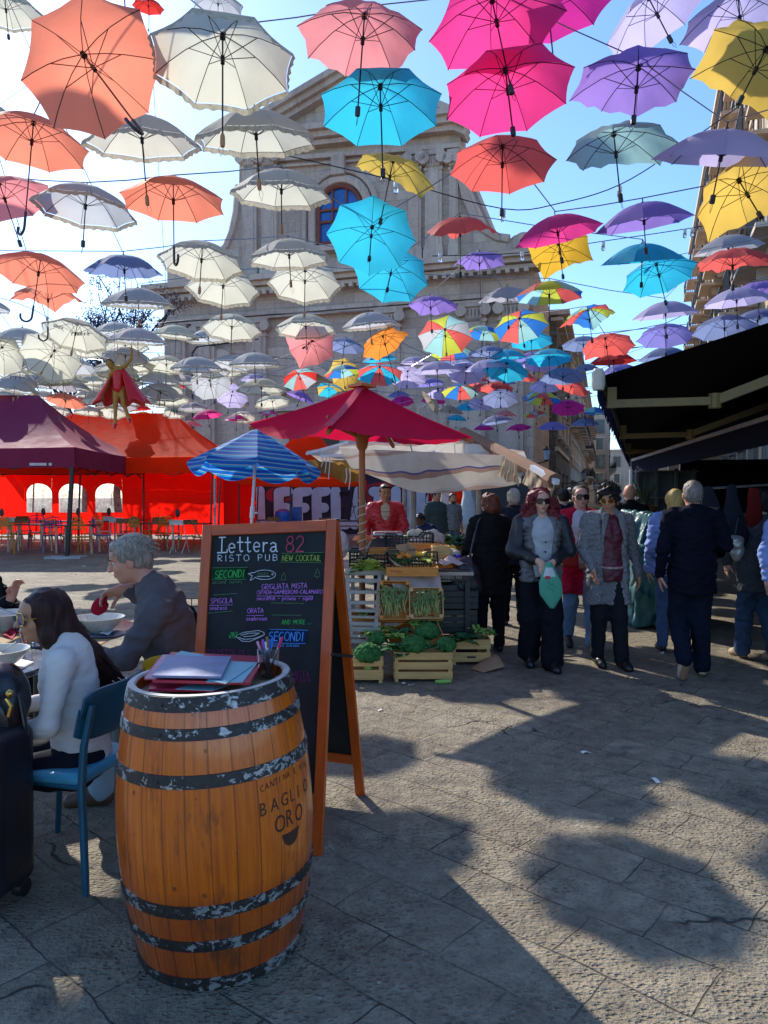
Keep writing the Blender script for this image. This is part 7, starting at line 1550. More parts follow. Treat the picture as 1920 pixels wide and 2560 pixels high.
mb = MB(); c = cp(1090, 540, 7.35); mb.grid(lambda u, v: c+V(((u-.5)*.30, .1*v, .05+.07*v*math.sin(pi*u)+.012*math.sin(u*15+v*7))), 14, 8); tag(part('wrapping_paper', mb, M('pale_pink_tissue', (.55, .42, .38), .8, transl=.2), smooth='all', solid=.002), 'pale crumpled tissue in the dark printed carton', 'paper')
for i, (x, y, d, n, L, w_, m, lb) in enumerate(((640, 470, 7.3, 16, .12, .03, M_leafd, 'loose greens in the front fruit crate'), (860, 455, 7.35, 12, .1, .02, M_leafl, 'pale leaves at the right of the front fruit crate'), (330, 420, 7.8, 18, .14, .04, M_leafd, 'greens filling the dark crate behind the lettuce'), (980, 300, 8.9, 22, .18, .05, M_leafl, 'pale leafy heap at the back behind the turnips'), (1150, 320, 8.4, 18, .16, .05, M_leafd, 'dark greens beside the shoulder of the woman in black'), (460, 1110, 6.95, 16, .15, .04, M_leafl, 'yellow-green leaves between the rack and the heap'), (900, 1040, 7.0, 14, .14, .04, M_leafd, 'dark leaves at the right of the topmost broccoli'), (540, 1180, 6.7, 18, .16, .045, M_stalk, 'bright stalks at the left shoulder of the broccoli heap'))):
    bunch(lb, cp(x, y, d), n, L, w_, m, 40+i, .7)
for x, y, d, w_, lb in ((1090, 470, 7.7, .3, 'tilted pale crate behind the oranges at the right end of the table'), (830, 330, 8.2, .32, 'pale crate under the white turnips'), (480, 385, 7.9, .36, 'orange crate behind the dark one at the left of the table'), (1060, 420, 8.1, .3, 'crate of squashes behind the oranges')):
    crate(lb, cp(x, y, d)-V((0, 0, .06)), w_, .26, .11, mat=M_cw2 if x < 500 or x == 830 else M_cw, nsl=1, feet=0)
fruit(7, 960, 1130, 360, 8.0, .04, M_lem, 'pale_fruit', 'yellow fruit in the back crates left of the woman in black', 'fruit', 12, .05, 1.1, 'yellow fruit at the back')
# scale
t = thing('market_scale', 'market scale with a steel tray behind the lettuce', 'scale', cp(450, 360, 8.5)); mb = MB(); mb.box((0, 0, .07), (.40, .28, .14), bev=.01, taper=.7); part('scale_body', mb, M('dark_scale_body', (.05, .05, .045), .4), t); mb = MB(); mb.box((.05, 0, .19), (.34, .28, .05), bev=.015); part('tray', mb, M_steel, t); mb = MB(); mb.tube([(0, 0, .14), (0, 0, .17)], .04, 10); part('pillar', mb, M_steel, t)
mb = MB(); c = cp(250, 262, 8.0); mb.lathe([(.001, .05), (.08, .045), (.11, .0), (.10, -.01)], 16, c); mb.tube([c-V((0, 0, 0)), V((c.x, c.y, .86))], .01, 6); tag(part('orange_lamp_shade', mb, M('orange_plastic', (.65, .16, .02), .4)), 'small orange plastic cap beside the rope-wrapped pole', 'cap')
s_ = SDF(); c = at(852, 1362, 8.6); s_.ell(c, (.09, .08, .16)); s_.cone(c+V((-.04, 0, .1)), c+V((-.06, 0, .25)), .03, .015, k=.03); s_.disp = wob(.012, 28, 6, (1, 1, 1), True); tag(s_.part('plastic_sack', M('white_plastic_sack', (.6, .58, .56), .4, transl=.3), None, .012), 'white plastic sack hanging just right of the blackboard top', 'sack')
s_ = SDF(); s_.cone((X(1184, 8.2), 8.2, .55), (X(1190, 8.2), 8.2, .06), .075, .085, k=.02); s_.disp = wob(.01, 20, 2); tag(s_.part('red_sack', M('red_cloth_sack', (.40, .02, .015), .8), None, .015), 'upright red sack between the stall and the woman in black', 'sack')
# ================================================================ PEOPLE
SKIN = {k: M('skin_'+k, c, .5, .10, 9, bump=.12, bscale=120, spec=.35, bdist=.001) for k, c in dict(light=(.62, .34, .24), tan=(.48, .23, .13), ruddy=(.56, .26, .17), dark=(.14, .065, .04), doll=(.42, .23, .045)).items()}
M_eye = M('eye_white', (.6, .58, .55), .3); M_iris = M('dark_iris', (.03, .02, .015), .2); M_lip = M('lips', (.42, .10, .09), .45); M_shade = M('dark_sunglass_lens', (.03, .012, .008), .08, .2, spec=.8)
def hairmat(n, c, c2=None):
    if 'hair_'+n in MC: return MC['hair_'+n]
    b = NB('hair_'+n); co = b.coord((60, 60, 6)); z = b.noise(co, 1.6, 5, .7, .4); cc = b.ramp(z, [(.3, tuple(x*.45 for x in c)), (.7, c2 or tuple(min(1, x*1.5) for x in c))]); b.l(cc, b.p.inputs['Base Color']); b.p.inputs['Roughness'].default_value = .5; b.p.inputs['Specular IOR Level'].default_value = .25; b.l(b.bump(z, .8, .006), b.p.inputs['Normal']); MC['hair_'+n] = b.m; return b.m
def fabric(n, c, rough=.85, var=.15, bump=.35, bscale=90, **k): return M('cloth_'+n, c, rough, var, 5, bump=bump, bscale=bscale, **k)
def tweed(n, c, c2):
    if n in MC: return MC[n]
    b = NB(n); co = b.coord(); z = b.noise(co, 130, 3, .8); z2 = b.noise(co, 6, 3); cc = b.ramp(z, [(.38, c), (.62, c2)]); cc = b.mix(.3, cc, b.ramp(z2, [(.3, .3), (.7, .6)]), 'OVERLAY'); b.l(cc, b.p.inputs['Base Color']); b.p.inputs['Roughness'].default_value = .95; b.l(b.bump(z, .4, .003), b.p.inputs['Normal']); MC[n] = b.m; return b.m
def rotm(yaw=0, pitch=0, roll=0): return Matrix.Rotation(R(yaw), 3, 'Z') @ Matrix.Rotation(R(pitch), 3, 'X') @ Matrix.Rotation(R(roll), 3, 'Y')
def stand(H=1.7, w=1.0, stride=0, **ov):
    """joint table of an upright figure facing +Y; ov overrides"""
    s = H/1.72; J = dict(pel=(0, 0, .93), waist=(0, .0, 1.08), chest=(0, .005, 1.28), neck=(0, -.02, 1.44), head=(0, .015, 1.60), shl=(-.175*w, -.01, 1.39), shr=(.175*w, -.01, 1.39), ell=(-.235*w, -.035, 1.12), elr=(.235*w, -.035, 1.12),
        wrl=(-.245*w, .03, .88), wrr=(.245*w, .03, .88), hdl=(0, .12, -1), hdr=(0, .12, -1), hil=(-.085, 0, .90), hir=(.085, 0, .90), knl=(-.095, .02, .49), knr=(.095, .02, .49), anl=(-.10, -.02, .085), anr=(.10, -.02, .085), tol=(-.12, .13, .025), tor=(.12, .13, .025))
    if stride:
        J.update(knl=(-.09, .02+stride*.5, .5), anl=(-.09, stride*.8, .09), tol=(-.10, stride*.8+.16, .03), knr=(.09, .02-stride*.15, .49), anr=(.09, -stride*.7, .13), tor=(.10, -stride*.7+.14, .03))
    J.update(ov); return {k: V(v)*s if k not in ('hdl', 'hdr') else V(v).normalized() for k, v in J.items()}, s
def hand(S, wr, d, side, s, curl=.5, pn=None, spread=.3):
    """palm + five fingers; side -1 left hand, +1 right; d points along the hand, pn = back-of-hand normal"""
    d = V(d).normalized(); pn = V(pn) if pn is not None else V((side, 0, 0)); pn = (pn-d*pn.dot(d)).normalized(); a = d.cross(pn).normalized()*side  # a: towards the thumb
    if a.length < .1: a = V((0, 1, 0))
    m = Matrix((a, pn, d)).transposed(); S.box(wr+d*.047*s, (.038*s, .012*s, .045*s), np.array(m), .012*s, k=.012); S.cone(wr-d*.03*s, wr+d*.03*s, .025*s, .026*s, .02)
    for i, (o, L) in enumerate(((.029, .072), (.010, .080), (-.009, .075), (-.028, .060))):
        p = wr+d*.088*s+a*o*s; dd = d.copy(); r = .0088-.0004*i
        for j in range(3):
            an = curl*(.25+.5*j+.06*i); dd = (d*math.cos(an)-pn*math.sin(an)+a*(o*spread*2)).normalized(); q = p+dd*L*s*(.45, .32, .23)[j]; S.cone(p, q, r*s*(1-.08*j), r*s*(.92-.08*j), .004); p = q
    p = wr+d*.025*s+a*.028*s
    for j, L in enumerate((.042, .034, .026)):
        dd = (d*(.72+.1*j)+a*(.75-.3*j)-pn*(.25+.35*j*curl)).normalized(); q = p+dd*L*s; S.cone(p, q, (.0125-.0015*j)*s, (.011-.0015*j)*s, .008); p = q
def head_sdf(S, c, m, s, fem=0, nose=1.0):
    T_ = lambda x, y, z: c+m @ V((x, y, z))*s; mm = np.array(m); E = lambda p, r, k=.02: S.ell(T_(*p), np.array(r)*s, mm, k)
    E((0, -.016, .025), (.076, .096, .094)); E((0, .02, -.035), (.060-.004*fem, .076, .080), .03); E((0, .060, -.092), (.028-.004*fem, .024, .020), .02); E((0, .05, .045), (.058, .045, .04), .03)
    for sx in (-1, 1): E((sx*.040, .055, -.028), (.022, .026, .024), .02); E((sx*.078, -.006, -.012), (.009, .019, .031), .006); E((sx*.030, .088, .022), (.021, .010, .007), .012)
    S.cone(T_(0, .092, .018), T_(0, .112*nose, -.026), .008*s, .0125*s, .012); E((0, .106*nose, -.028), (.016, .012, .009), .008); E((0, .090, -.056), (.023, .012, .007), .008); E((0, .088, -.067), (.020, .012, .008), .006)
    for sx in (-1, 1): S.cut('ell', T_(sx*.031, .104, .004), np.array((.018, .016, .011))*s, mm, k=.012)
    S.cut('cone', T_(-.022, .106, -.0615), T_(.022, .106, -.0615), .0035*s, .0035*s, k=.004)
def build_person(label, loc, rz, J, s, skin='light', h=.010, fem=0, head=(0, 0, 0), curls=(.5, .5), pnl=None, pnr=None, group=None, bulk=1.0, name='person', cat='person', nose=1.0, lower=True):
    t = thing(name, label, cat, loc, rz, group); m = rotm(*head); c = J['head']; S = SDF(); head_sdf(S, c, m, s, fem, nose)
    S.cone(c+m @ V((0, -.025, -.06))*s, J['neck'], .052*s, .060*s, .03)
    b = bulk; S.cone(J['neck'], J['chest'], .06*s, .11*s*b, .06); S.cone(J['chest']+V((0, 0, .03)), J['waist'], .125*s*b, .115*s*b, .06, ((0, 1, 0), .8)); S.cone(J['waist'], J['pel'], .115*s*b, .13*s*b, .06)
    for e in 'lr':
        S.cone(J['neck'].lerp(J['sh'+e], .35), J['sh'+e], .036*s, .044*s, .04); S.cone(J['sh'+e], J['el'+e], .048*s*b, .039*s, .03); S.cone(J['el'+e], J['wr'+e], .039*s, .026*s, .02)
        hand(S, J['wr'+e], J['hd'+e], -1 if e == 'l' else 1, s, curls[0 if e == 'l' else 1], pnl if e == 'l' else pnr)
        if lower: S.cone(J['hi'+e], J['kn'+e], .082*s*b, .055*s, .05); S.cone(J['kn'+e], J['an'+e], .055*s, .036*s, .03); S.cone(J['an'+e], J['to'+e], .036*s, .026*s, .03)
    S.part('body', SKIN[skin], t, h)
    for sx in (-1, 1):
        mb = MB(); mb.ball(c+m @ V((sx*.031, .0775, .004))*s, .0115*s, 10, 8); eo = part('eye', mb, M_eye, t); mb = MB(); mb.ball(c+m @ V((sx*.031, .0868, .003))*s, .0058*s, 8, 6); part('iris', mb, M_iris, eo)
    mb = MB(); mb.ball(c+m @ V((0, .1005, -.0575))*s, (.020*s, .0045*s, .0045*s), 10, 6, m); mb.ball(c+m @ V((0, .098, -.0665))*s, (.017*s, .005*s, .005*s), 10, 6, m)
    if fem: part('lips', mb, M_lip, t)
    mb = MB()
    for sx in (-1, 1): mb.tube([c+m @ V((sx*.016, .1, .024))*s, c+m @ V((sx*.032, .1, .029))*s, c+m @ V((sx*.05, .088, .022))*s], .0032*s, 5)
    part('eyebrows', mb, M('brow', (.05, .03, .02), .9), t)
    return t, (c, m, s)
def top(t, J, s, mat, hem=.86, r=1.0, sleeve=1.0, flare=0, name='jacket', h=.012, wr=.007, wf=26, neckr=.075, arms=True, slen=1.0, seed=1, cuts=(), collar=0, extra=None, sq=.82):
    """coat / jumper following torso and arms; hem: height of the lower edge in figure units"""
    S = SDF(); q = ((0, 1, 0), sq)
    pz = J['pel'].lerp(J['waist'], 0); hemp = V((J['pel'].x, J['pel'].y, hem*s))
    S.cone(J['neck']+V((0, 0, -.02*s)), J['chest'], neckr*s, .14*s*r, .07); S.cone(J['shl'].lerp(J['shr'], .12), J['shl'].lerp(J['shr'], .88), .072*s*r, .072*s*r, .06); S.cone(J['chest'], J['waist'], .158*s*r, .145*s*r, .08, q); S.cone(J['waist'], J['pel'], .148*s*r, .165*s*r, .08, q)
    if hem*s < J['pel'].z: S.cone(J['pel'], hemp, .168*s*r, (.168+flare)*s*r, .06, q); S.cut('box', hemp-V((0, 0, .25*s)), np.array((.6, .6, .25))*s, None, .01, k=.01)
    else: S.cut('box', V((J['pel'].x, J['pel'].y, hem*s-.4*s)), np.array((.6, .6, .4))*s, None, .01, k=.01)
    if arms:
        for e in 'lr':
            S.cone(J['sh'+e], J['el'+e], .068*s*sleeve, .056*s*sleeve, .04); w_ = J['el'+e].lerp(J['wr'+e], slen); S.cone(J['el'+e], w_, .056*s*sleeve, .042*s*sleeve, .025)
    if collar: d_ = (J['head']-J['neck']).normalized(); S.cone(J['neck']-d_*.05*s, J['neck']+d_*collar*s*.7, .078*s, .070*s, .05)
    for c_ in cuts: S.cut(*c_[:-1], k=c_[-1])
    if extra: extra(S)
    f1 = wob(wr, wf, seed, (1, 1, 1.3), True); f2 = wob(wr*.6, wf*2.1, seed+5, (.6, .6, 1.6), True); S.disp = lambda P: f1(P)+f2(P)
    return S.part(name, mat, t, h)
def trousers(t, J, s, mat, r=1.0, wide=0, name='trousers', h=.012, wr=.006, seed=3, cut=.06):
    S = SDF(); S.ell(J['pel'], (.165*s*r, .125*s*r, .13*s), k=.05)
    for e in 'lr':
        S.cone(J['hi'+e], J['kn'+e], .098*s*r, (.072+wide*.6)*s*r, .04); d = (J['an'+e]-J['kn'+e]).normalized(); S.cone(J['kn'+e], J['an'+e]+d*.02*s-d*cut*s*.3, (.070+wide*.6)*s*r, (.055+wide)*s*r, .03)
    f1 = wob(wr, 24, seed, (1, 1, 1.2), True); S.disp = f1; return S.part(name, mat, t, h)
def shoes(t, J, s, mat, sole=None, h=.008, boot=0, r=1.0):
    for e in 'lr':
        S = SDF(); a, b = J['an'+e], J['to'+e]; d = (b-a); f = V((d.x, d.y, 0)); f = f.normalized() if f.length > .02 else V((0, 1, 0)); dn = d.normalized()
        heel = a+V((0, 0, -.045*s))-f*.025*s if abs(dn.z) < .75 else a-f*.02; S.cone(heel, b, .036*s*r, .034*s*r, .03); S.cone(a, a.lerp(b, .55), .042*s*r, .034*s*r, .03); S.cone(b, b-dn*.05*s, .034*s*r, .04*s*r, .02)
        if boot: S.cone(a, a.lerp(J['kn'+e], boot), .048*s, .056*s, .02)
        o = S.part('shoe', mat, t, h)
        if sole: 
            S = SDF(); n_ = dn.cross(V((1, 0, 0))).normalized(); n_ = n_ if n_.z < 0 else -n_; S.cone(heel+n_*.028*s, b+n_*.026*s, .033*s, .036*s, .02, (tuple(n_), .28)); S.part('sole', sole, o, h)
def hair(t, hd, mat, style, h=.009, seed=2, amp=.006, fr=60, **k):
    c, m, s = hd; T_ = lambda x, y, z: c+m @ V((x, y, z))*s; mm = np.array(m); S = SDF(); E = lambda p, r, kk=.02: S.ell(T_(*p), np.array(r)*s, mm, kk)
    if style in ('short', 'grey'):
        g = 1.0 if style == 'short' else 1.06; E((0, -.024, .036), (.083*g, .100*g, .094*g)); E((0, -.06, -.02), (.070, .052*g, .055), .03); E((0, .05, .086), (.06, .04, .028*g), .02)
        S.cut('ell', T_(0, .13, -.02), np.array((.085, .080, .088))*s, mm, k=.01)
        for sx in (-1, 1): S.cut('ell', T_(sx*.095, .02, -.045), np.array((.03, .05, .045))*s, mm, k=.01)
    elif style == 'bob':
        E((0, -.02, .03), (.092, .108, .100)); E((0, -.045, -.05), (.092, .080, .085), .03); S.cut('ell', T_(0, .14, -.04), np.array((.062, .085, .11))*s, mm, k=.01)
    elif style == 'curlyshort':
        E((0, -.02, .045), (.108, .118, .105)); E((0, -.05, -.02), (.098, .08, .08), .03); E((.02, .06, .09), (.07, .045, .035), .03); S.cut('ell', T_(0, .14, -.03), np.array((.065, .08, .085))*s, mm, k=.01)
    elif style == 'back': # pulled back
        E((0, -.024, .034), (.082, .100, .092)); S.cone(T_(0, -.08, -.02), T_(k.get('tx', .0), -.09, -.22), .05*s, .045*s, .04); S.cut('ell', T_(0, .13, -.02), np.array((.085, .075, .09))*s, mm, k=.01)
    elif style == 'afro':
        E((0, -.03, .035), (.105, .105, .095)); 
        for sx in (-1, 1): S.cone(T_(sx*.085, -.01, .0), T_(sx*.135, .01, -.26), .048*s, .055*s, .05); S.cone(T_(sx*.10, -.03, -.1), T_(sx*.16, -.01, -.20), .05*s, .045*s, .05)
        S.cone(T_(0, -.08, 0), T_(0, -.09, -.25), .08*s, .09*s, .05); S.cut('ell', T_(0, .13, -.03), np.array((.066, .10, .098))*s, mm, k=.012)
    elif style == 'long':
        E((0, -.016, .032), (.084, .104, .096)); S.cone(T_(0, -.035, .02), T_(0, -.06, -.12), .088*s, .080*s, .04)
        S.cone(T_(0, -.07, -.08), T_(.01, -.185, -.24), .082*s, .066*s, .05); S.cone(T_(.01, -.185, -.23), T_(.02, -.275, -.45), .066*s, .026*s, .04)
        for sx in (-1, 1): S.cone(T_(sx*.064, .002, .05), T_(sx*.072, -.008, -.10), .030*s, .034*s, .03); S.cone(T_(sx*.072, -.008, -.08), T_(sx*.07, -.03, -.20), .034*s, .024*s, .03)
        S.cut('ell', T_(0, .135, -.03), np.array((.075, .105, .10))*s, mm, k=.012)
    elif style == 'blonde':
        E((0, -.02, .03), (.086, .104, .094)); S.cone(T_(0, -.05, 0), T_(0, -.06, -.17), .085*s, .07*s, .04); S.cut('ell', T_(0, .14, -.03), np.array((.06, .085, .1))*s, mm, k=.01)
    f1 = wob(amp, fr, seed, k.get('st', (1, 1, .5)), True); f2 = wob(amp*.6, fr*2.2, seed+3, k.get('st', (1, 1, .5))); S.disp = lambda P: f1(P)+f2(P)
    return S.part('hair', mat, t, h)
def strands(hd, n, seed, gen, r=.0022, mat=None, parent=None):
    """loose locks of hair as thin tapering tubes laid around the head"""
    c, m, s = hd; rnd = random.Random(seed); mb = MB()
    for _ in range(n):
        pts = gen(rnd)
        if pts: mb.tube([c+m @ (V(p)*s) for p in pts], [r*s*(1-.75*i/(len(pts)-1)) for i in range(len(pts))], 4, False)
    part('loose_locks', mb, mat, parent)
def glasses(t, hd, big=1.0, mat=None, rnd=False, frame=None):
    c, m, s = hd; o = None
    for sx in (-1, 1):
        mb = MB(); n = 18; pts = []
        for i in range(n):
            a = 2*pi*i/n; e = 1 if rnd else .55; x = math.copysign(abs(math.cos(a))**e, math.cos(a))*.029*big; z = math.copysign(abs(math.sin(a))**e, math.sin(a))*(.026 if rnd else .023)*big; pts.append(c+m @ V((sx*.034+x, .108-abs(sx*.034+x)*.25, .002+z))*s)
        mb.tube(pts+[pts[0]], .0028*s, 5); mb.tube([pts[0] if sx > 0 else pts[n//2], c+m @ V((sx*.08, .0, .006))*s], .0022*s, 5)
        if o is None: o = part('sunglasses', mb, frame or M_plast, t)
        else: part('glasses_rim', mb, frame or M_plast, o)
        mb = MB(); mb.add(pts+[p+m @ V((0, -.003, 0))*s for p in pts], [tuple(range(n)), tuple(range(2*n-1, n-1, -1))]); part('lens', mb, mat or M_shade, o)
def at_person(px, d): return (X(px, d), d, 0)
CAMF = pi
# ---- woman in black, seen from behind
J, s = stand(1.67, ell=(-.25, .02, 1.13), wrl=(-.22, .20, 1.05), hdl=(.3, .9, .1), elr=(.25, .03, 1.13), wrr=(.18, .2, 1.08), hdr=(-.3, .9, .1), head=(0, .03, 1.585))
t, hd = build_person('brown-haired woman in a long black coat seen from behind at the stall', at_person(1226, 7.7), R(14), J, s, fem=1, head=(15, -12, 0), bulk=1.1)
top(t, J, s, fabric('black_coat', (.010, .009, .010)), .62, 1.15, 1.08, .03, 'coat', collar=.06); trousers(t, J, s, fabric('black_trousers', (.008, .008, .011)), 1.05); shoes(t, J, s, M('black_leather_shoe', (.012, .011, .012), .35)); hair(t, hd, hairmat('auburn', (.13, .035, .015)), 'bob', amp=.008, fr=45)
tb_ = thing('shoulder_bag', 'soft black shoulder bag on the woman in the long black coat', 'bag', (X(1168, 7.45), 7.45, 0)); S = SDF(); S.ell((0, 0, .84), (.13, .10, .17)); S.cone((-.08, 0, .72), (.08, 0, .72), .08, .08, k=.05); S.disp = wob(.014, 20, 3, (1, 1, .5), True); S.part('bag_body', M('soft_black_leather', (.02, .017, .022), .4, .3, 6, bump=.3, bscale=30), tb_, .012)
mb = MB(); mb.tube([(.02, 0, .98), (.06, .02, 1.15), (.12, .08, 1.36), (.17, .2, 1.42)], .012, 6); part('strap', mb, M_leather, tb_)
# ---- white-haired man behind her
J, s = stand(1.72); t, hd = build_person('white-haired man in a dark jacket seen from behind, beyond the woman in black', at_person(1284, 9.3), R(-12), J, s, 'ruddy', head=(0, 0, 0), h=.014)
top(t, J, s, fabric('navy_hooded_jacket', (.016, .02, .035)), .78, 1.2, 1.1, collar=.05, extra=lambda S: S.ell((0, -.09, 1.40), (.12, .07, .07), k=.04)); trousers(t, J, s, fabric('black_trousers', (.01, .01, .01))); shoes(t, J, s, M_blackm); hair(t, hd, hairmat('white', (.55, .52, .47)), 'short', amp=.005)
# ---- woman with dark red curly hair, holding a green bag
J, s = stand(1.70, stride=.14, ell=(-.26, .03, 1.13), wrl=(-.055, .235, 1.02), hdl=(.62, .45, -.55), elr=(.26, .03, 1.13), wrr=(.055, .235, 1.03), hdr=(-.62, .45, -.55), shl=(-.19, -.01, 1.39), shr=(.19, -.01, 1.39))
t, hd = build_person('woman with long dark red curly hair, sunglasses and bomber jacket holding a green bag', at_person(1352, 7.0), CAMF, J, s, fem=1, h=.007, head=(2, -3, 0), curls=(.7, .7), pnl=(-.5, .5, .7), pnr=(.5, .5, .7))
VC = ('cone', (0, .20, 1.60), (0, .33, 1.27), .19, .235, .015)
cutf = ('cone', (0, .33, 1.28), (0, .36, .7), .235, .245, .015)
Mg = fabric('grey_bomber', (.12, .115, .12), .5, bump=.2); Mb = fabric('black_bomber_sleeve', (.012, .012, .016), .5)
top(t, J, s, fabric('light_grey_shirt', (.42, .43, .44)), .88, .93, 1, name='shirt', arms=False, neckr=.06, wr=.004)
top(t, J, s, Mg, .83, 1.12, 1, .0, 'jacket', arms=False, cuts=[VC, cutf], wr=.009)
for e in 'lr':
    S = SDF(); S.cone(J['sh'+e], J['el'+e], .078, .072, .04); S.cone(J['el'+e], J['wr'+e].lerp(J['el'+e], .2), .072, .048, .03); S.disp = wob(.009, 24, 7, (1, 1, 1), True); S.part('sleeve', Mb, t, .010)
trousers(t, J, s, fabric('black_wide_trousers', (.008, .008, .012)), 1.06, .048); shoes(t, J, s, M('studded_black_shoe', (.012, .012, .014), .3), r=1.1)
Mred = hairmat('dark_red', (.17, .018, .022), (.26, .035, .04)); hair(t, hd, Mred, 'afro', amp=.016, fr=38, st=(1, 1, 1))
def curl_gen(rnd):
    sx = rnd.choice((-1, 1)); a = rnd.uniform(.05, 1.0); x0 = sx*(.05+.06*a); y0 = rnd.uniform(-.07, .035); z0 = .10-.1*a; ph = rnd.uniform(0, 6.3); L = rnd.uniform(.16, .36); o = rnd.uniform(.02, .08)
    return [(x0+sx*o*min(1, i/5)+.013*math.cos(ph+i*1.15), y0+.013*math.sin(ph+i*1.15), z0-L*i/13) for i in range(14)]
strands(hd, 260, 4, curl_gen, .0055, Mred, t); glasses(t, hd, 1.12)
mb = MB(); 
for i in range(3): mb.tube([(-.01, .17-.012*i, 1.2-.09*i), (-.01, .18-.012*i, 1.2-.09*i)], .011, 8)
part('buttons', mb, M_plast, t)
M_lf = M('mint_green_plastic_bag', (.14, .52, .34), .35, .12, 4, transl=.35, bump=.3, bscale=20); fr_w = M('white_print', (.6, .62, .6), .6); 
t = thing('carrier_bag', 'mint green printed bag hanging from the hands of the red-haired woman', 'bag', (X(1372, 6.7), 6.7, 0))
mb = MB(); ZB = [(0, .0, 1.035), (0, .0, .95), (.0, .0, .78), (.03, .0, .58)]
def bagf(u, v):
    w_ = .018+.085*min(1, v*2.2)*(1 if v < .7 else max(.0, 1-(v-.7)/.3)); z = 1.03-.42*v; return V(((u-.5)*2*w_+.035*v, -.02*math.sin(pi*u)*(1 if True else 0), z))
mb.grid(bagf, 14, 22); part('bag_body', mb, M_lf, t, smooth='all', solid=.012)
mb = MB(); mb.grid(lambda u, v: bagf(.1+.75*u, .12+.20*v)+V((0, -.0085, 0)), 8, 4); part('pale_band', mb, fr_w, t, smooth='all'); mb = MB(); mb.grid(lambda u, v: bagf(.22+.25*u, .30+.07*v)+V((0, -.0095, 0)), 4, 3); part('red_mark', mb, M('red_print', (.5, .02, .03), .6), t)
mb = MB()
for i in range(9):
    a = bagf(.3+.04*(i % 5)*2, .45+.05*(i//2))+V((0, -.0095, 0)); mb.tube([a, a+V((.012, -.0005, .012)), a+V((.02, -.0005, -.004))], .0016, 4)
part('print_strokes', mb, M('dark_green_print', (.02, .15, .09), .6), t)
# ---- woman in the red coat
J, s = stand(1.74, stride=.2, elr=(.25, .04, 1.14), wrr=(.19, .19, .98), hdr=(-.6, .6, -.5), ell=(-.24, -.02, 1.12), wrl=(-.2, .12, .93), hdl=(.1, .5, -.8))
t, hd = build_person('woman in a bright red coat and square sunglasses walking between the red-haired and grey-coated women', at_person(1450, 7.9), CAMF, J, s, fem=1, h=.009, head=(0, -2, 0))
top(t, J, s, fabric('white_blouse', (.62, .62, .66)), .9, .95, 1, name='blouse', arms=False, neckr=.06, wr=.004)
top(t, J, s, fabric('red_wool_coat', (.50, .012, .045)), .58, 1.12, 1.0, .03, 'coat', cuts=[VC, ('cone', (0, .33, 1.28), (0, .34, .5), .225, .235, .015)], wr=.007)
trousers(t, J, s, fabric('light_jeans', (.16, .25, .40)), 1.0, .01); shoes(t, J, s, M('dark_boot', (.02, .02, .026), .6), boot=.4); hair(t, hd, hairmat('black', (.02, .015, .014)), 'back', amp=.004); glasses(t, hd, 1.18)
tb_ = thing('crossbody_bag', 'small red crossbody bag worn by the woman in the red coat', 'bag', (X(1415, 7.6), 7.6, 0)); S = SDF(); S.box((0, 0, .97), (.13, .03, .075), rd=.02); S.part('bag_body', M('red_leather', (.45, .015, .02), .35, .1, 8), tb_, .01); mb = MB(); mb.tube([(-.05, -.035, 1.02), (-.05, -.04, .86)], .006, 5); part('tassel', mb, M('gold_metal', (.6, .38, .1), .3, metal=1), tb_)
# ---- woman in grey tweed coat
J, s = stand(1.72, shl=(-.19, -.01, 1.40), shr=(.19, -.01, 1.40), ell=(-.26, -.03, 1.13), wrl=(-.29, .03, .88), hdl=(.05, .25, -1), elr=(.25, .0, 1.13), wrr=(.2, .13, .95), hdr=(0, .5, -.8), knl=(-.09, .06, .49), anl=(-.10, .10, .085), tol=(-.11, .24, .025), knr=(.08, .0, .49), anr=(.075, -.06, .10), tor=(.08, .08, .025))
t, hd = build_person('woman with short black curly hair in an open grey tweed coat and maroon blouse', at_person(1520, 7.05), CAMF+R(6), J, s, 'tan', fem=1, h=.007, head=(-30, -14, 0), pnl=(-1, 0, 0))
Mm = fabric('maroon_blouse', (.10, .012, .022), .5); top(t, J, s, Mm, .82, .98, 1, name='blouse', arms=False, neckr=.055, wr=.005, cuts=[('cone', (0, .20, 1.50), (0, .16, 1.27), .13, .02, .01)])
Mt_ = tweed('grey_tweed', (.06, .058, .06), (.32, .31, .31))
top(t, J, s, Mt_, .60, 1.14, 1.06, .03, 'coat', cuts=[VC, ('cone', (0, .34, 1.28), (0, .36, .45), .235, .265, .015)], wr=.006, h=.010)
S = SDF()
for sx in (-1, 1): S.cone((sx*.075, .125, 1.44), (sx*.115, .165, 1.17), .035, .012, .02, ((0, 1, 0), .35)); S.cone((sx*.06, .02, 1.49), (sx*.085, .12, 1.42), .03, .035, .03, ((0, 1, 0), .5))
S.part('lapels', Mt_, t, .008)
trousers(t, J, s, fabric('black_jeans', (.014, .014, .018)), 1.0, .012); shoes(t, J, s, M('black_boot', (.008, .008, .009), .4), boot=.35, r=1.15)
Mbk = hairmat('black', (.02, .015, .014)); hair(t, hd, Mbk, 'curlyshort', amp=.016, fr=40, st=(1, 1, 1))
def tuft(rnd):
    a = rnd.uniform(0, 6.28); b = rnd.uniform(.1, 1.35); d = V((math.cos(a)*math.sin(b), math.sin(a)*math.sin(b)*1.05-.15, math.cos(b))); p = V((0, -.02, .04))+V((d.x*.095, d.y*.105, d.z*.095))
    if p.y > .07 and p.z < .06: return None
    q = d+V((rnd.uniform(-.7, .7), rnd.uniform(-.7, .7), rnd.uniform(-.5, .6))); return [p, p+q*.015, p+q*.025+V((0, 0, .004)), p+q*.035-V((0, 0, .006))]
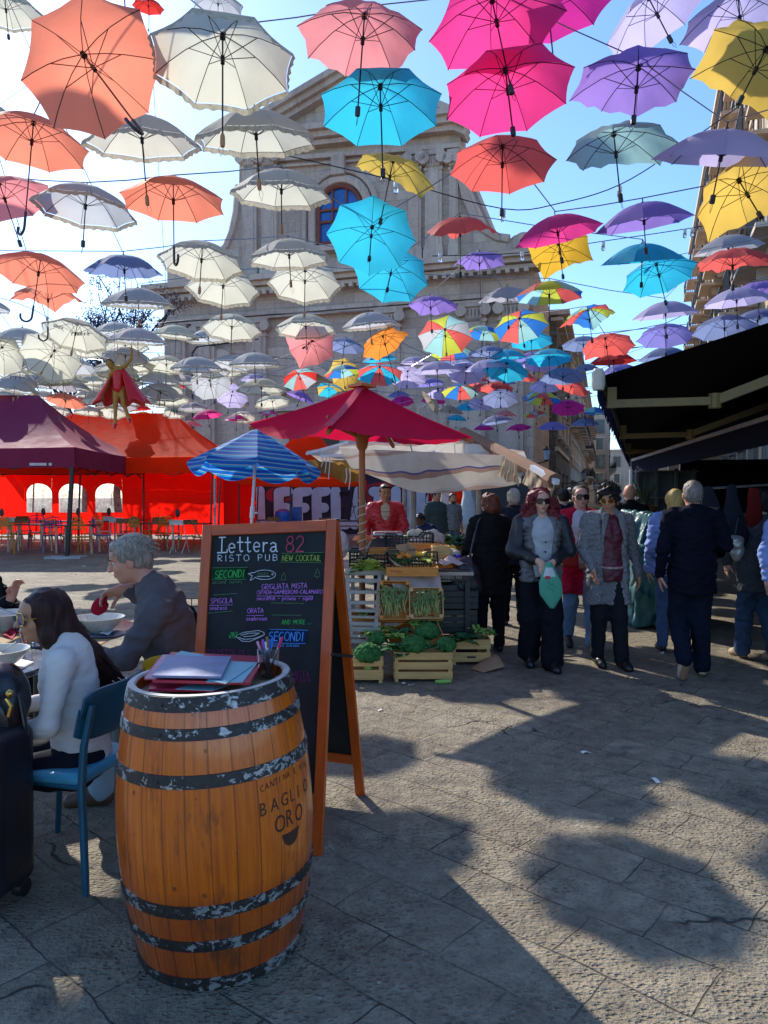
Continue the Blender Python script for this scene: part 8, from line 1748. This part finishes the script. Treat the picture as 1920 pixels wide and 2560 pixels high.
strands(hd, 420, 8, tuft, .0038, Mbk, t); glasses(t, hd, .95, M('brown_tinted_lens', (.12, .03, .01), .1), True, M('gold_metal', (.6, .38, .1), .3, metal=1))
mb = MB(); mb.ball(hd[0]+hd[1] @ V((-.08, -.01, -.055))*s, .010, 8, 6); mb.ball(hd[0]+hd[1] @ V((.08, -.01, -.055))*s, .010, 8, 6); part('earring', mb, M('gold_metal', (.6, .38, .1), .3, metal=1), t)
mb = MB(); mb.tube([(-.14, .08, .965), (-.08, .135, .955), (0, .15, .95), (.08, .135, .955), (.14, .08, .965)], .014, 6); part('belt', mb, M('printed_belt', (.35, .2, .2), .5, .6, 30), t)
# ---- bald man
J, s = stand(1.79); t, hd = build_person('bald man in a black jacket walking away behind the grey-coated woman', at_person(1574, 10.2), R(-8), J, s, 'ruddy', h=.013)
top(t, J, s, fabric('black_jacket', (.010, .010, .012)), .80, 1.18, 1.1, collar=.05); trousers(t, J, s, fabric('brown_grey_trousers', (.05, .04, .035))); shoes(t, J, s, M_blackm)
# ---- man in navy blazer walking away
J, s = stand(1.76, w=1.05, shl=(-.20, -.01, 1.41), shr=(.20, -.01, 1.41), ell=(-.265, -.05, 1.13), wrl=(-.27, .02, .90), hdl=(.05, .2, -1), elr=(.27, -.04, 1.16), wrr=(.20, .16, 1.10), hdr=(.3, .6, .5), knl=(-.09, .10, .50), anl=(-.12, -.18, .20), tol=(-.135, -.16, .045), knr=(.085, .05, .49), anr=(.10, .03, .085), tor=(.12, .19, .03))
t, hd = build_person('man in a navy blazer, jeans and beige shoes walking away, one heel lifted', at_person(1732, 6.65), R(-4), J, s, 'ruddy', h=.008, head=(-6, 0, 0), pnl=(-1, 0, 0))
Mn = fabric('navy_blazer', (.006, .006, .013), .9, bump=.25); top(t, J, s, Mn, .74, 1.15, 1.04, .01, 'blazer', wr=.007, h=.010, collar=.035); trousers(t, J, s, fabric('dark_blue_jeans', (.008, .011, .022)), 1.08, .012, wr=.008)
shoes(t, J, s, M('beige_suede', (.50, .36, .25), .8, .12, 8), M('tan_rubber_sole', (.26, .13, .07), .7)); hair(t, hd, hairmat('salt_pepper', (.14, .11, .09), (.36, .30, .25)), 'short', amp=.003, fr=90)
# ---- blonde woman in light blue
J, s = stand(1.70, stride=.12); t, hd = build_person('blonde woman in a light blue jacket half hidden by the man in the blazer', at_person(1686, 7.6), R(-10), J, s, fem=1, h=.012)
top(t, J, s, fabric('light_blue_jacket', (.24, .32, .62)), .82, 1.25, 1.15, wr=.009); trousers(t, J, s, fabric('faded_jeans', (.08, .13, .24))); shoes(t, J, s, M_blackm); hair(t, hd, hairmat('blonde', (.62, .34, .07), (.90, .60, .20)), 'blonde', amp=.005, st=(1, 1, .15))
# ---- walker in grey coat at the right edge
J, s = stand(1.70, stride=.16, elr=(.25, .0, 1.13), ell=(-.25, .03, 1.13), wrl=(-.27, .12, .98)); t, hd = build_person('person in a grey felt coat and rumpled jeans walking away at the right edge', at_person(1900, 7.3), R(6), J, s, fem=1, h=.012)
top(t, J, s, tweed('dark_felt', (.025, .028, .03), (.09, .095, .10)), .70, 1.2, 1.15, .02, 'coat'); trousers(t, J, s, fabric('rumpled_jeans', (.05, .08, .14)), 1.0, .02, wr=.014); shoes(t, J, s, M('beige_suede', (.50, .36, .25)), M('tan_rubber_sole', (.26, .13, .07))); hair(t, hd, Mbk, 'bob')
tb_ = thing('silver_bag', 'shiny silver and black bag swinging beside the walker in the grey felt coat', 'bag', (X(1838, 7.0), 7.0, 0)); S = SDF(); S.ell((0, 0, 1.19), (.085, .07, .075)); S.ell((.02, 0, 1.10), (.06, .06, .09), k=.04); S.disp = wob(.008, 30, 2, (1, 1, 1), True); S.part('bag_body', M('silver_foil', (.42, .43, .38), .35, .3, 8, metal=.4), tb_, .008)
mb = MB(); mb.tube([(.0, 0, 1.26), (.05, .05, 1.42), (.12, .1, 1.44)], .01, 6); part('strap', mb, M_leather, tb_)
# ---- partial walker beyond the right edge
J, s = stand(1.7); t, hd = build_person('person cut by the right edge, only a hand and a light blue sleeve showing', at_person(1985, 6.6), CAMF, J, s, h=.012); top(t, J, s, fabric('light_blue_jacket', (.24, .32, .62)), .8, 1.2, 1.1, slen=.9); trousers(t, J, s, fabric('black_trousers', (.01, .01, .01))); shoes(t, J, s, M_blackm); hair(t, hd, Mbk, 'short')
# ---- two walkers far behind
J, s = stand(1.74); t, hd = build_person('dark-haired person in navy with a pale scarf, far behind between two women', at_person(1408, 11.2), 0, J, s, h=.018); top(t, J, s, fabric('navy_coat', (.012, .014, .03)), .6, 1.2, 1.1); S = SDF(); S.ell((0, -.01, 1.46), (.10, .09, .035)); S.part('scarf', fabric('pale_scarf', (.6, .6, .62)), t, .015); trousers(t, J, s, fabric('black_trousers', (.01, .01, .01))); shoes(t, J, s, M_blackm); hair(t, hd, Mbk, 'short')
J, s = stand(1.78); t, hd = build_person('dark-haired person far behind, just left of the head of the woman in red', at_person(1432, 13.5), 0, J, s, h=.02); top(t, J, s, fabric('charcoal_coat', (.03, .028, .03)), .7, 1.2, 1.1); trousers(t, J, s, fabric('black_trousers', (.01, .01, .01))); shoes(t, J, s, M_blackm); hair(t, hd, Mbk, 'curlyshort')
# ---- vendor
J, s = stand(1.80, w=1.08, ell=(-.27, .02, 1.14), wrl=(-.17, .2, 1.0), hdl=(.5, .7, -.2), elr=(.28, .04, 1.16), wrr=(.26, .22, 1.03), hdr=(.1, .8, -.3)); t, hd = build_person('stallholder in a red padded jacket over a cream shirt standing behind the vegetables', at_person(963, 10.9), CAMF, J, s, 'tan', h=.011, head=(12, -6, 0))
top(t, J, s, fabric('cream_jumper', (.55, .48, .36)), .95, .95, 1, name='jumper', arms=False, neckr=.06)
S = None
def quilt(P): return -.012*np.abs(np.sin(P[:, 2]*pi/.062))
mred = M('red_padded_nylon', (.52, .012, .02), .4, .12, 5)
o = top(t, J, s, mred, .88, 1.20, 1.2, 0, 'padded_jacket', cuts=[('cone', (0, .16, 1.62), (0, .22, 1.27), .14, .06, .015)], collar=.0, wr=.004)
trousers(t, J, s, fabric('dark_blue_jeans', (.008, .011, .022))); shoes(t, J, s, M_blackm); hair(t, hd, Mbk, 'short', amp=.003)
mb = MB()
for z in [.92+.07*i for i in range(7)]: mb.tube([(x, .158*math.cos(x*4.6)+.0, z*s) for x in (-.17, -.12, -.06, .0, .06, .12, .17)], .005, 4)
part('quilting', mb, M('dark_red_seam', (.28, .006, .012), .6), t)
# ---- men in the background
J, s = stand(1.76); t, hd = build_person('man in a dark green hoodie standing behind the stall, looking down', at_person(1090, 15.5), CAMF+R(30), J, s, 'tan', h=.018, head=(10, -20, 0)); top(t, J, s, fabric('green_grey_hoodie', (.05, .07, .065)), .82, 1.2, 1.15); trousers(t, J, s, fabric('dark_blue_jeans', (.008, .011, .022))); shoes(t, J, s, M_blackm); hair(t, hd, Mbk, 'short')
J, s = stand(1.70); t, hd = build_person('bearded man in a grey T-shirt with a backpack beside the man in the green hoodie', at_person(1131, 17.5), CAMF+R(20), J, s, 'tan', h=.018); top(t, J, s, fabric('grey_tee', (.17, .17, .17)), .85, 1.1, 1.0, slen=.3); trousers(t, J, s, fabric('grey_blue_trousers', (.10, .14, .18))); shoes(t, J, s, M_blackm); hair(t, hd, Mbk, 'short'); S = SDF(); S.ell(hd[0]+V((0, .045, -.085)), (.055, .05, .04)); S.part('beard', Mbk, t, .012); S = SDF(); S.box((0, -.2, 1.2), (.14, .08, .22), rd=.05); S.part('backpack', fabric('black_backpack', (.012, .012, .014)), t, .02)
J, s = stand(1.5, head=(.06, .12, 1.58), neck=(.03, .05, 1.44)); t, hd = build_person('dark-skinned seated person in navy bending forward behind the white vegetables', (X(1066, 13), 13, -.16), CAMF-R(50), J, s, 'dark', h=.016, head=(0, -30, 0)); top(t, J, s, fabric('navy_sweatshirt', (.018, .022, .06)), .8, 1.25, 1.15); trousers(t, J, s, fabric('black_trousers', (.01, .01, .01))); hair(t, hd, Mbk, 'short')
# ---------------------------------------------------------------- seated at the table
def seated(H=1.7, lean=0, **ov):
    s = H/1.72; l = math.sin(R(lean)); c = math.cos(R(lean)); P = lambda z, y=0, x=0: (x, y*c+(z)*l, .53+z*c-y*l)
    J = dict(pel=(0, 0, .53), waist=P(.16), chest=P(.36, .01), neck=P(.53, -.01), head=P(.69, .03), shl=P(.475, -.01, -.175), shr=P(.475, -.01, .175), ell=(-.24, .15+.3*l, .78), elr=(.24, .15+.3*l, .78), wrl=(-.15, .38, .80), wrr=(.15, .38, .80), hdl=(.3, .9, 0), hdr=(-.3, .9, 0),
        hil=(-.09, .02, .50), hir=(.09, .02, .50), knl=(-.12, .44, .50), knr=(.12, .44, .50), anl=(-.13, .40, .085), anr=(.13, .40, .085), tol=(-.14, .55, .025), tor=(.14, .55, .025)); J.update(ov)
    return {k: V(v)*s if k not in ('hdl', 'hdr') else V(v).normalized() for k, v in J.items()}, s
# long-haired woman: faces left (-x), slightly away
J, s = seated(1.63, 8, ell=(-.22, .10, .74), wrl=(-.16, .34, .68), elr=(.22, .12, .75), wrr=(.16, .36, .72), head=(0, .17, 1.19), neck=(0, .075, 1.045))
t, hd = build_person('long-haired woman in a white jumper and big sunglasses seated on the teal chair, side view', (-1.34, 3.27, -.03), math.atan2(-.20, -.98)-pi/2, J, s, 'tan', fem=1, h=.006, head=(22, -4, 0), bulk=.84)
Mw = fabric('off_white_knit', (.66, .60, .545), .9, .06, .3, 160); top(t, J, s, Mw, .50, .82, .84, .0, 'jumper', h=.007, wr=.0026, wf=26, neckr=.085, collar=.03, seed=4, slen=.92)
trousers(t, J, s, fabric('dark_trousers', (.012, .012, .02)), 1.0); shoes(t, J, s, M('white_trainer', (.6, .6, .58), .5)); Mlh = hairmat('dark_brown_long', (.014, .006, .005), (.05, .015, .011)); hair(t, hd, Mlh, 'long', h=.006, amp=.0035, fr=70, st=(1, 1, .12))
def longl(rnd):
    a = rnd.uniform(-2.9, -.25); x = math.cos(a)*.082; y = -.01+math.sin(a)*.098; L = rnd.uniform(.26, .50); sw = rnd.uniform(-.02, .03); dy = -.26*L/.45
    return [(x*(1-.1*i/9)+sw*(i/9)**2, y+dy*(i/9)**2-.01, .05-L*i/9-(.02 if i else 0)) for i in range(10)]
strands(hd, 240, 12, longl, .0042, Mlh, t); glasses(t, hd, 1.25, M('blue_gradient_lens', (.02, .04, .14), .08, spec=.8), False, M('gold_metal', (.6, .38, .1), .3, metal=1))
# grey-haired man: leans forward over the bowl
J, s = seated(1.78, 16, head=(0, .285, 1.235), neck=(0, .15, 1.075), shl=(-.19, .10, 1.0), shr=(.19, .12, 1.0), ell=(-.27, .24, .77), wrl=(-.16, .50, .785), hdl=(.35, .9, -.05), elr=(.31, .18, .93), wrr=(.21, .38, 1.06), hdr=(-.25, .9, -.3))
t, hd = build_person('grey-haired man in a dark grey zip sweater seated on the mustard chair, eating', (-1.08, 4.02, 0), math.atan2(-.06, -1)-pi/2, J, s, 'ruddy', h=.006, head=(8, -14, 0), curls=(.5, 1.1), pnl=(0, 0, 1), pnr=(.6, .3, .8), nose=1.02, bulk=.86)
Mgs = fabric('charcoal_sweater', (.115, .098, .10), .9, .15, .3, 120)
top(t, J, s, Mgs, .50, 1.02, 1.0, .0, 'sweater', h=.008, wr=.007, wf=20, neckr=.10, collar=.055, seed=9, slen=.84)
trousers(t, J, s, fabric('pale_blue_jeans', (.30, .40, .48)), 1.1); shoes(t, J, s, M('brown_shoe', (.1, .05, .03), .5)); Mgh = hairmat('grey', (.22, .18, .13), (.46, .38, .30)); hair(t, hd, Mgh, 'grey', h=.006, amp=.006, fr=50)
def greyl(rnd):
    a = rnd.uniform(0, 6.28); b = rnd.uniform(.05, 1.75); d = V((math.cos(a)*math.sin(b), math.sin(a)*math.sin(b), math.cos(b))); p = V((0, -.022, .032))+V((d.x*.086, d.y*.104, d.z*.097))
    if p.y > .055 and p.z < .085: return None
    if p.z < -.06: return None
    f = V((d.x*.2, -.5+rnd.uniform(-.3, .3) if p.y < .05 else .6, -.35)); return [p, p+f*.02+d*.004, p+f*.04+d*.005, p+f*.055-V((0, 0, .004))]
strands(hd, 420, 5, greyl, .0028, Mgh, t)
mb = MB(); mb.tube([(.10, .13, 1.075), (.16, .0, .98), (.16, -.09, .80), (.10, -.13, .66)], .018, 6); part('bag_strap', mb, M('black_webbing', (.015, .015, .018), .8), t)
inv = rm(t); hw = inv @ (J['wrr']+J['hdr']*.10); S = SDF(); S.ell(hw+V((-.035, 0, -.07)), (.045, .012, .055), rotm(20, 0, 25)); S.cone(hw+V((0, 0, -.01)), hw+V((-.02, 0, -.04)), .008, .014, .02); S.disp = wob(.003, 60, 1); tag(S.part('napkin', M_nap, None, .005), 'dark red napkin pinched in the raised hand of the grey-haired man', 'napkin')
# third diner: only a raised hand at the left edge
J, s = seated(1.72, 6, elr=(.24, .22, .76), wrr=(.13, .40, .915), hdr=(-.1, .3, .9), shr=(.18, .05, 1.0))
t, hd = build_person('diner beyond the left edge, only a raised hand above the bowl showing', (-2.98, 5.3, 0), math.atan2(-.1, 1)-pi/2, J, s, 'ruddy', h=.007, head=(0, 0, 0), curls=(.4, 1.0), pnr=(-.3, -.9, .3))
top(t, J, s, fabric('black_jumper', (.01, .01, .012)), .5, 1.1, 1.05, slen=.85); trousers(t, J, s, fabric('black_trousers', (.01, .01, .01))); shoes(t, J, s, M_blackm); hair(t, hd, Mbk, 'short')
# ---------------------------------------------------------------- hanging doll in a red cape
DD = 11.2; f0 = at(300, 1040, DD); ks = .60
J, s = stand(1.7, head=(.12, .22, 1.50), neck=(.05, .10, 1.40), shl=(-.19, .03, 1.47), shr=(.17, .08, 1.28), ell=(-.33, -.02, 1.66), wrl=(-.36, .0, 1.86), hdl=(0, .1, 1), elr=(.27, .12, .98), wrr=(.38, .14, .72), hdr=(.1, .1, -1), knl=(-.14, .02, .50), anl=(-.25, -.06, .16), tol=(-.30, .02, .05), knr=(.03, .12, .48), anr=(.05, .10, .02), tor=(.04, .16, -.10))
J2 = {k: (v*ks if k not in ('hdl', 'hdr') else v) for k, v in J.items()}
dz = at(300, 1066, DD).z+.03
t, hd = build_person('doll with a red cape, long brown hair and red shoes hanging over the red gazebo', (X(299, DD), DD, dz), CAMF+R(-8), J2, s*ks, 'doll', fem=1, h=.008, head=(25, -28, 12), name='hanging_doll', cat='doll')
S = SDF(); c = J2['chest']; mr = M('glossy_red_satin', (.62, .008, .015), .35, .12, 3, bump=.2, bscale=10)
mb = MB()
def cape(u, v):
    a = -2.55+5.1*u; rr = (.075+.33*v)*(1+.10*math.sin(a*9)*v); z = c.z+.09-.52*v-.03*math.sin(a*9)*v; return V((c.x+math.sin(a)*rr*1.05-.03*v, c.y-.02-math.cos(a)*rr*.7, z))
mb.grid(cape, 64, 14); part('cape', mb, mr, t, smooth='all', solid=.008)
S.cone(c, J2['waist'], .095, .085, .03); S.cone(J2['waist'], J2['pel'], .085, .095, .03); S.part('bodice', mr, t, .01)
for e in 'lr':
    S = SDF(); S.cone(J2['an'+e]-V((0, 0, .01)), J2['to'+e], .03, .018, .01); S.part('shoe', mr, t, .006)
hair(t, hd, hairmat('brown_doll', (.10, .045, .02), (.26, .12, .05)), 'bob', h=.008, amp=.006, fr=50)
mb = MB(); w0 = J2['wrl']+V((0, 0, .05)); mb.tube([w0, w0+V((0, 0, 1.0))], .003, 4); mb.tube([J2['neck'], V((J2['neck'].x, J2['neck'].y, w0.z+1.0))], .003, 4); part('hanging_wire', mb, M_cab, t)
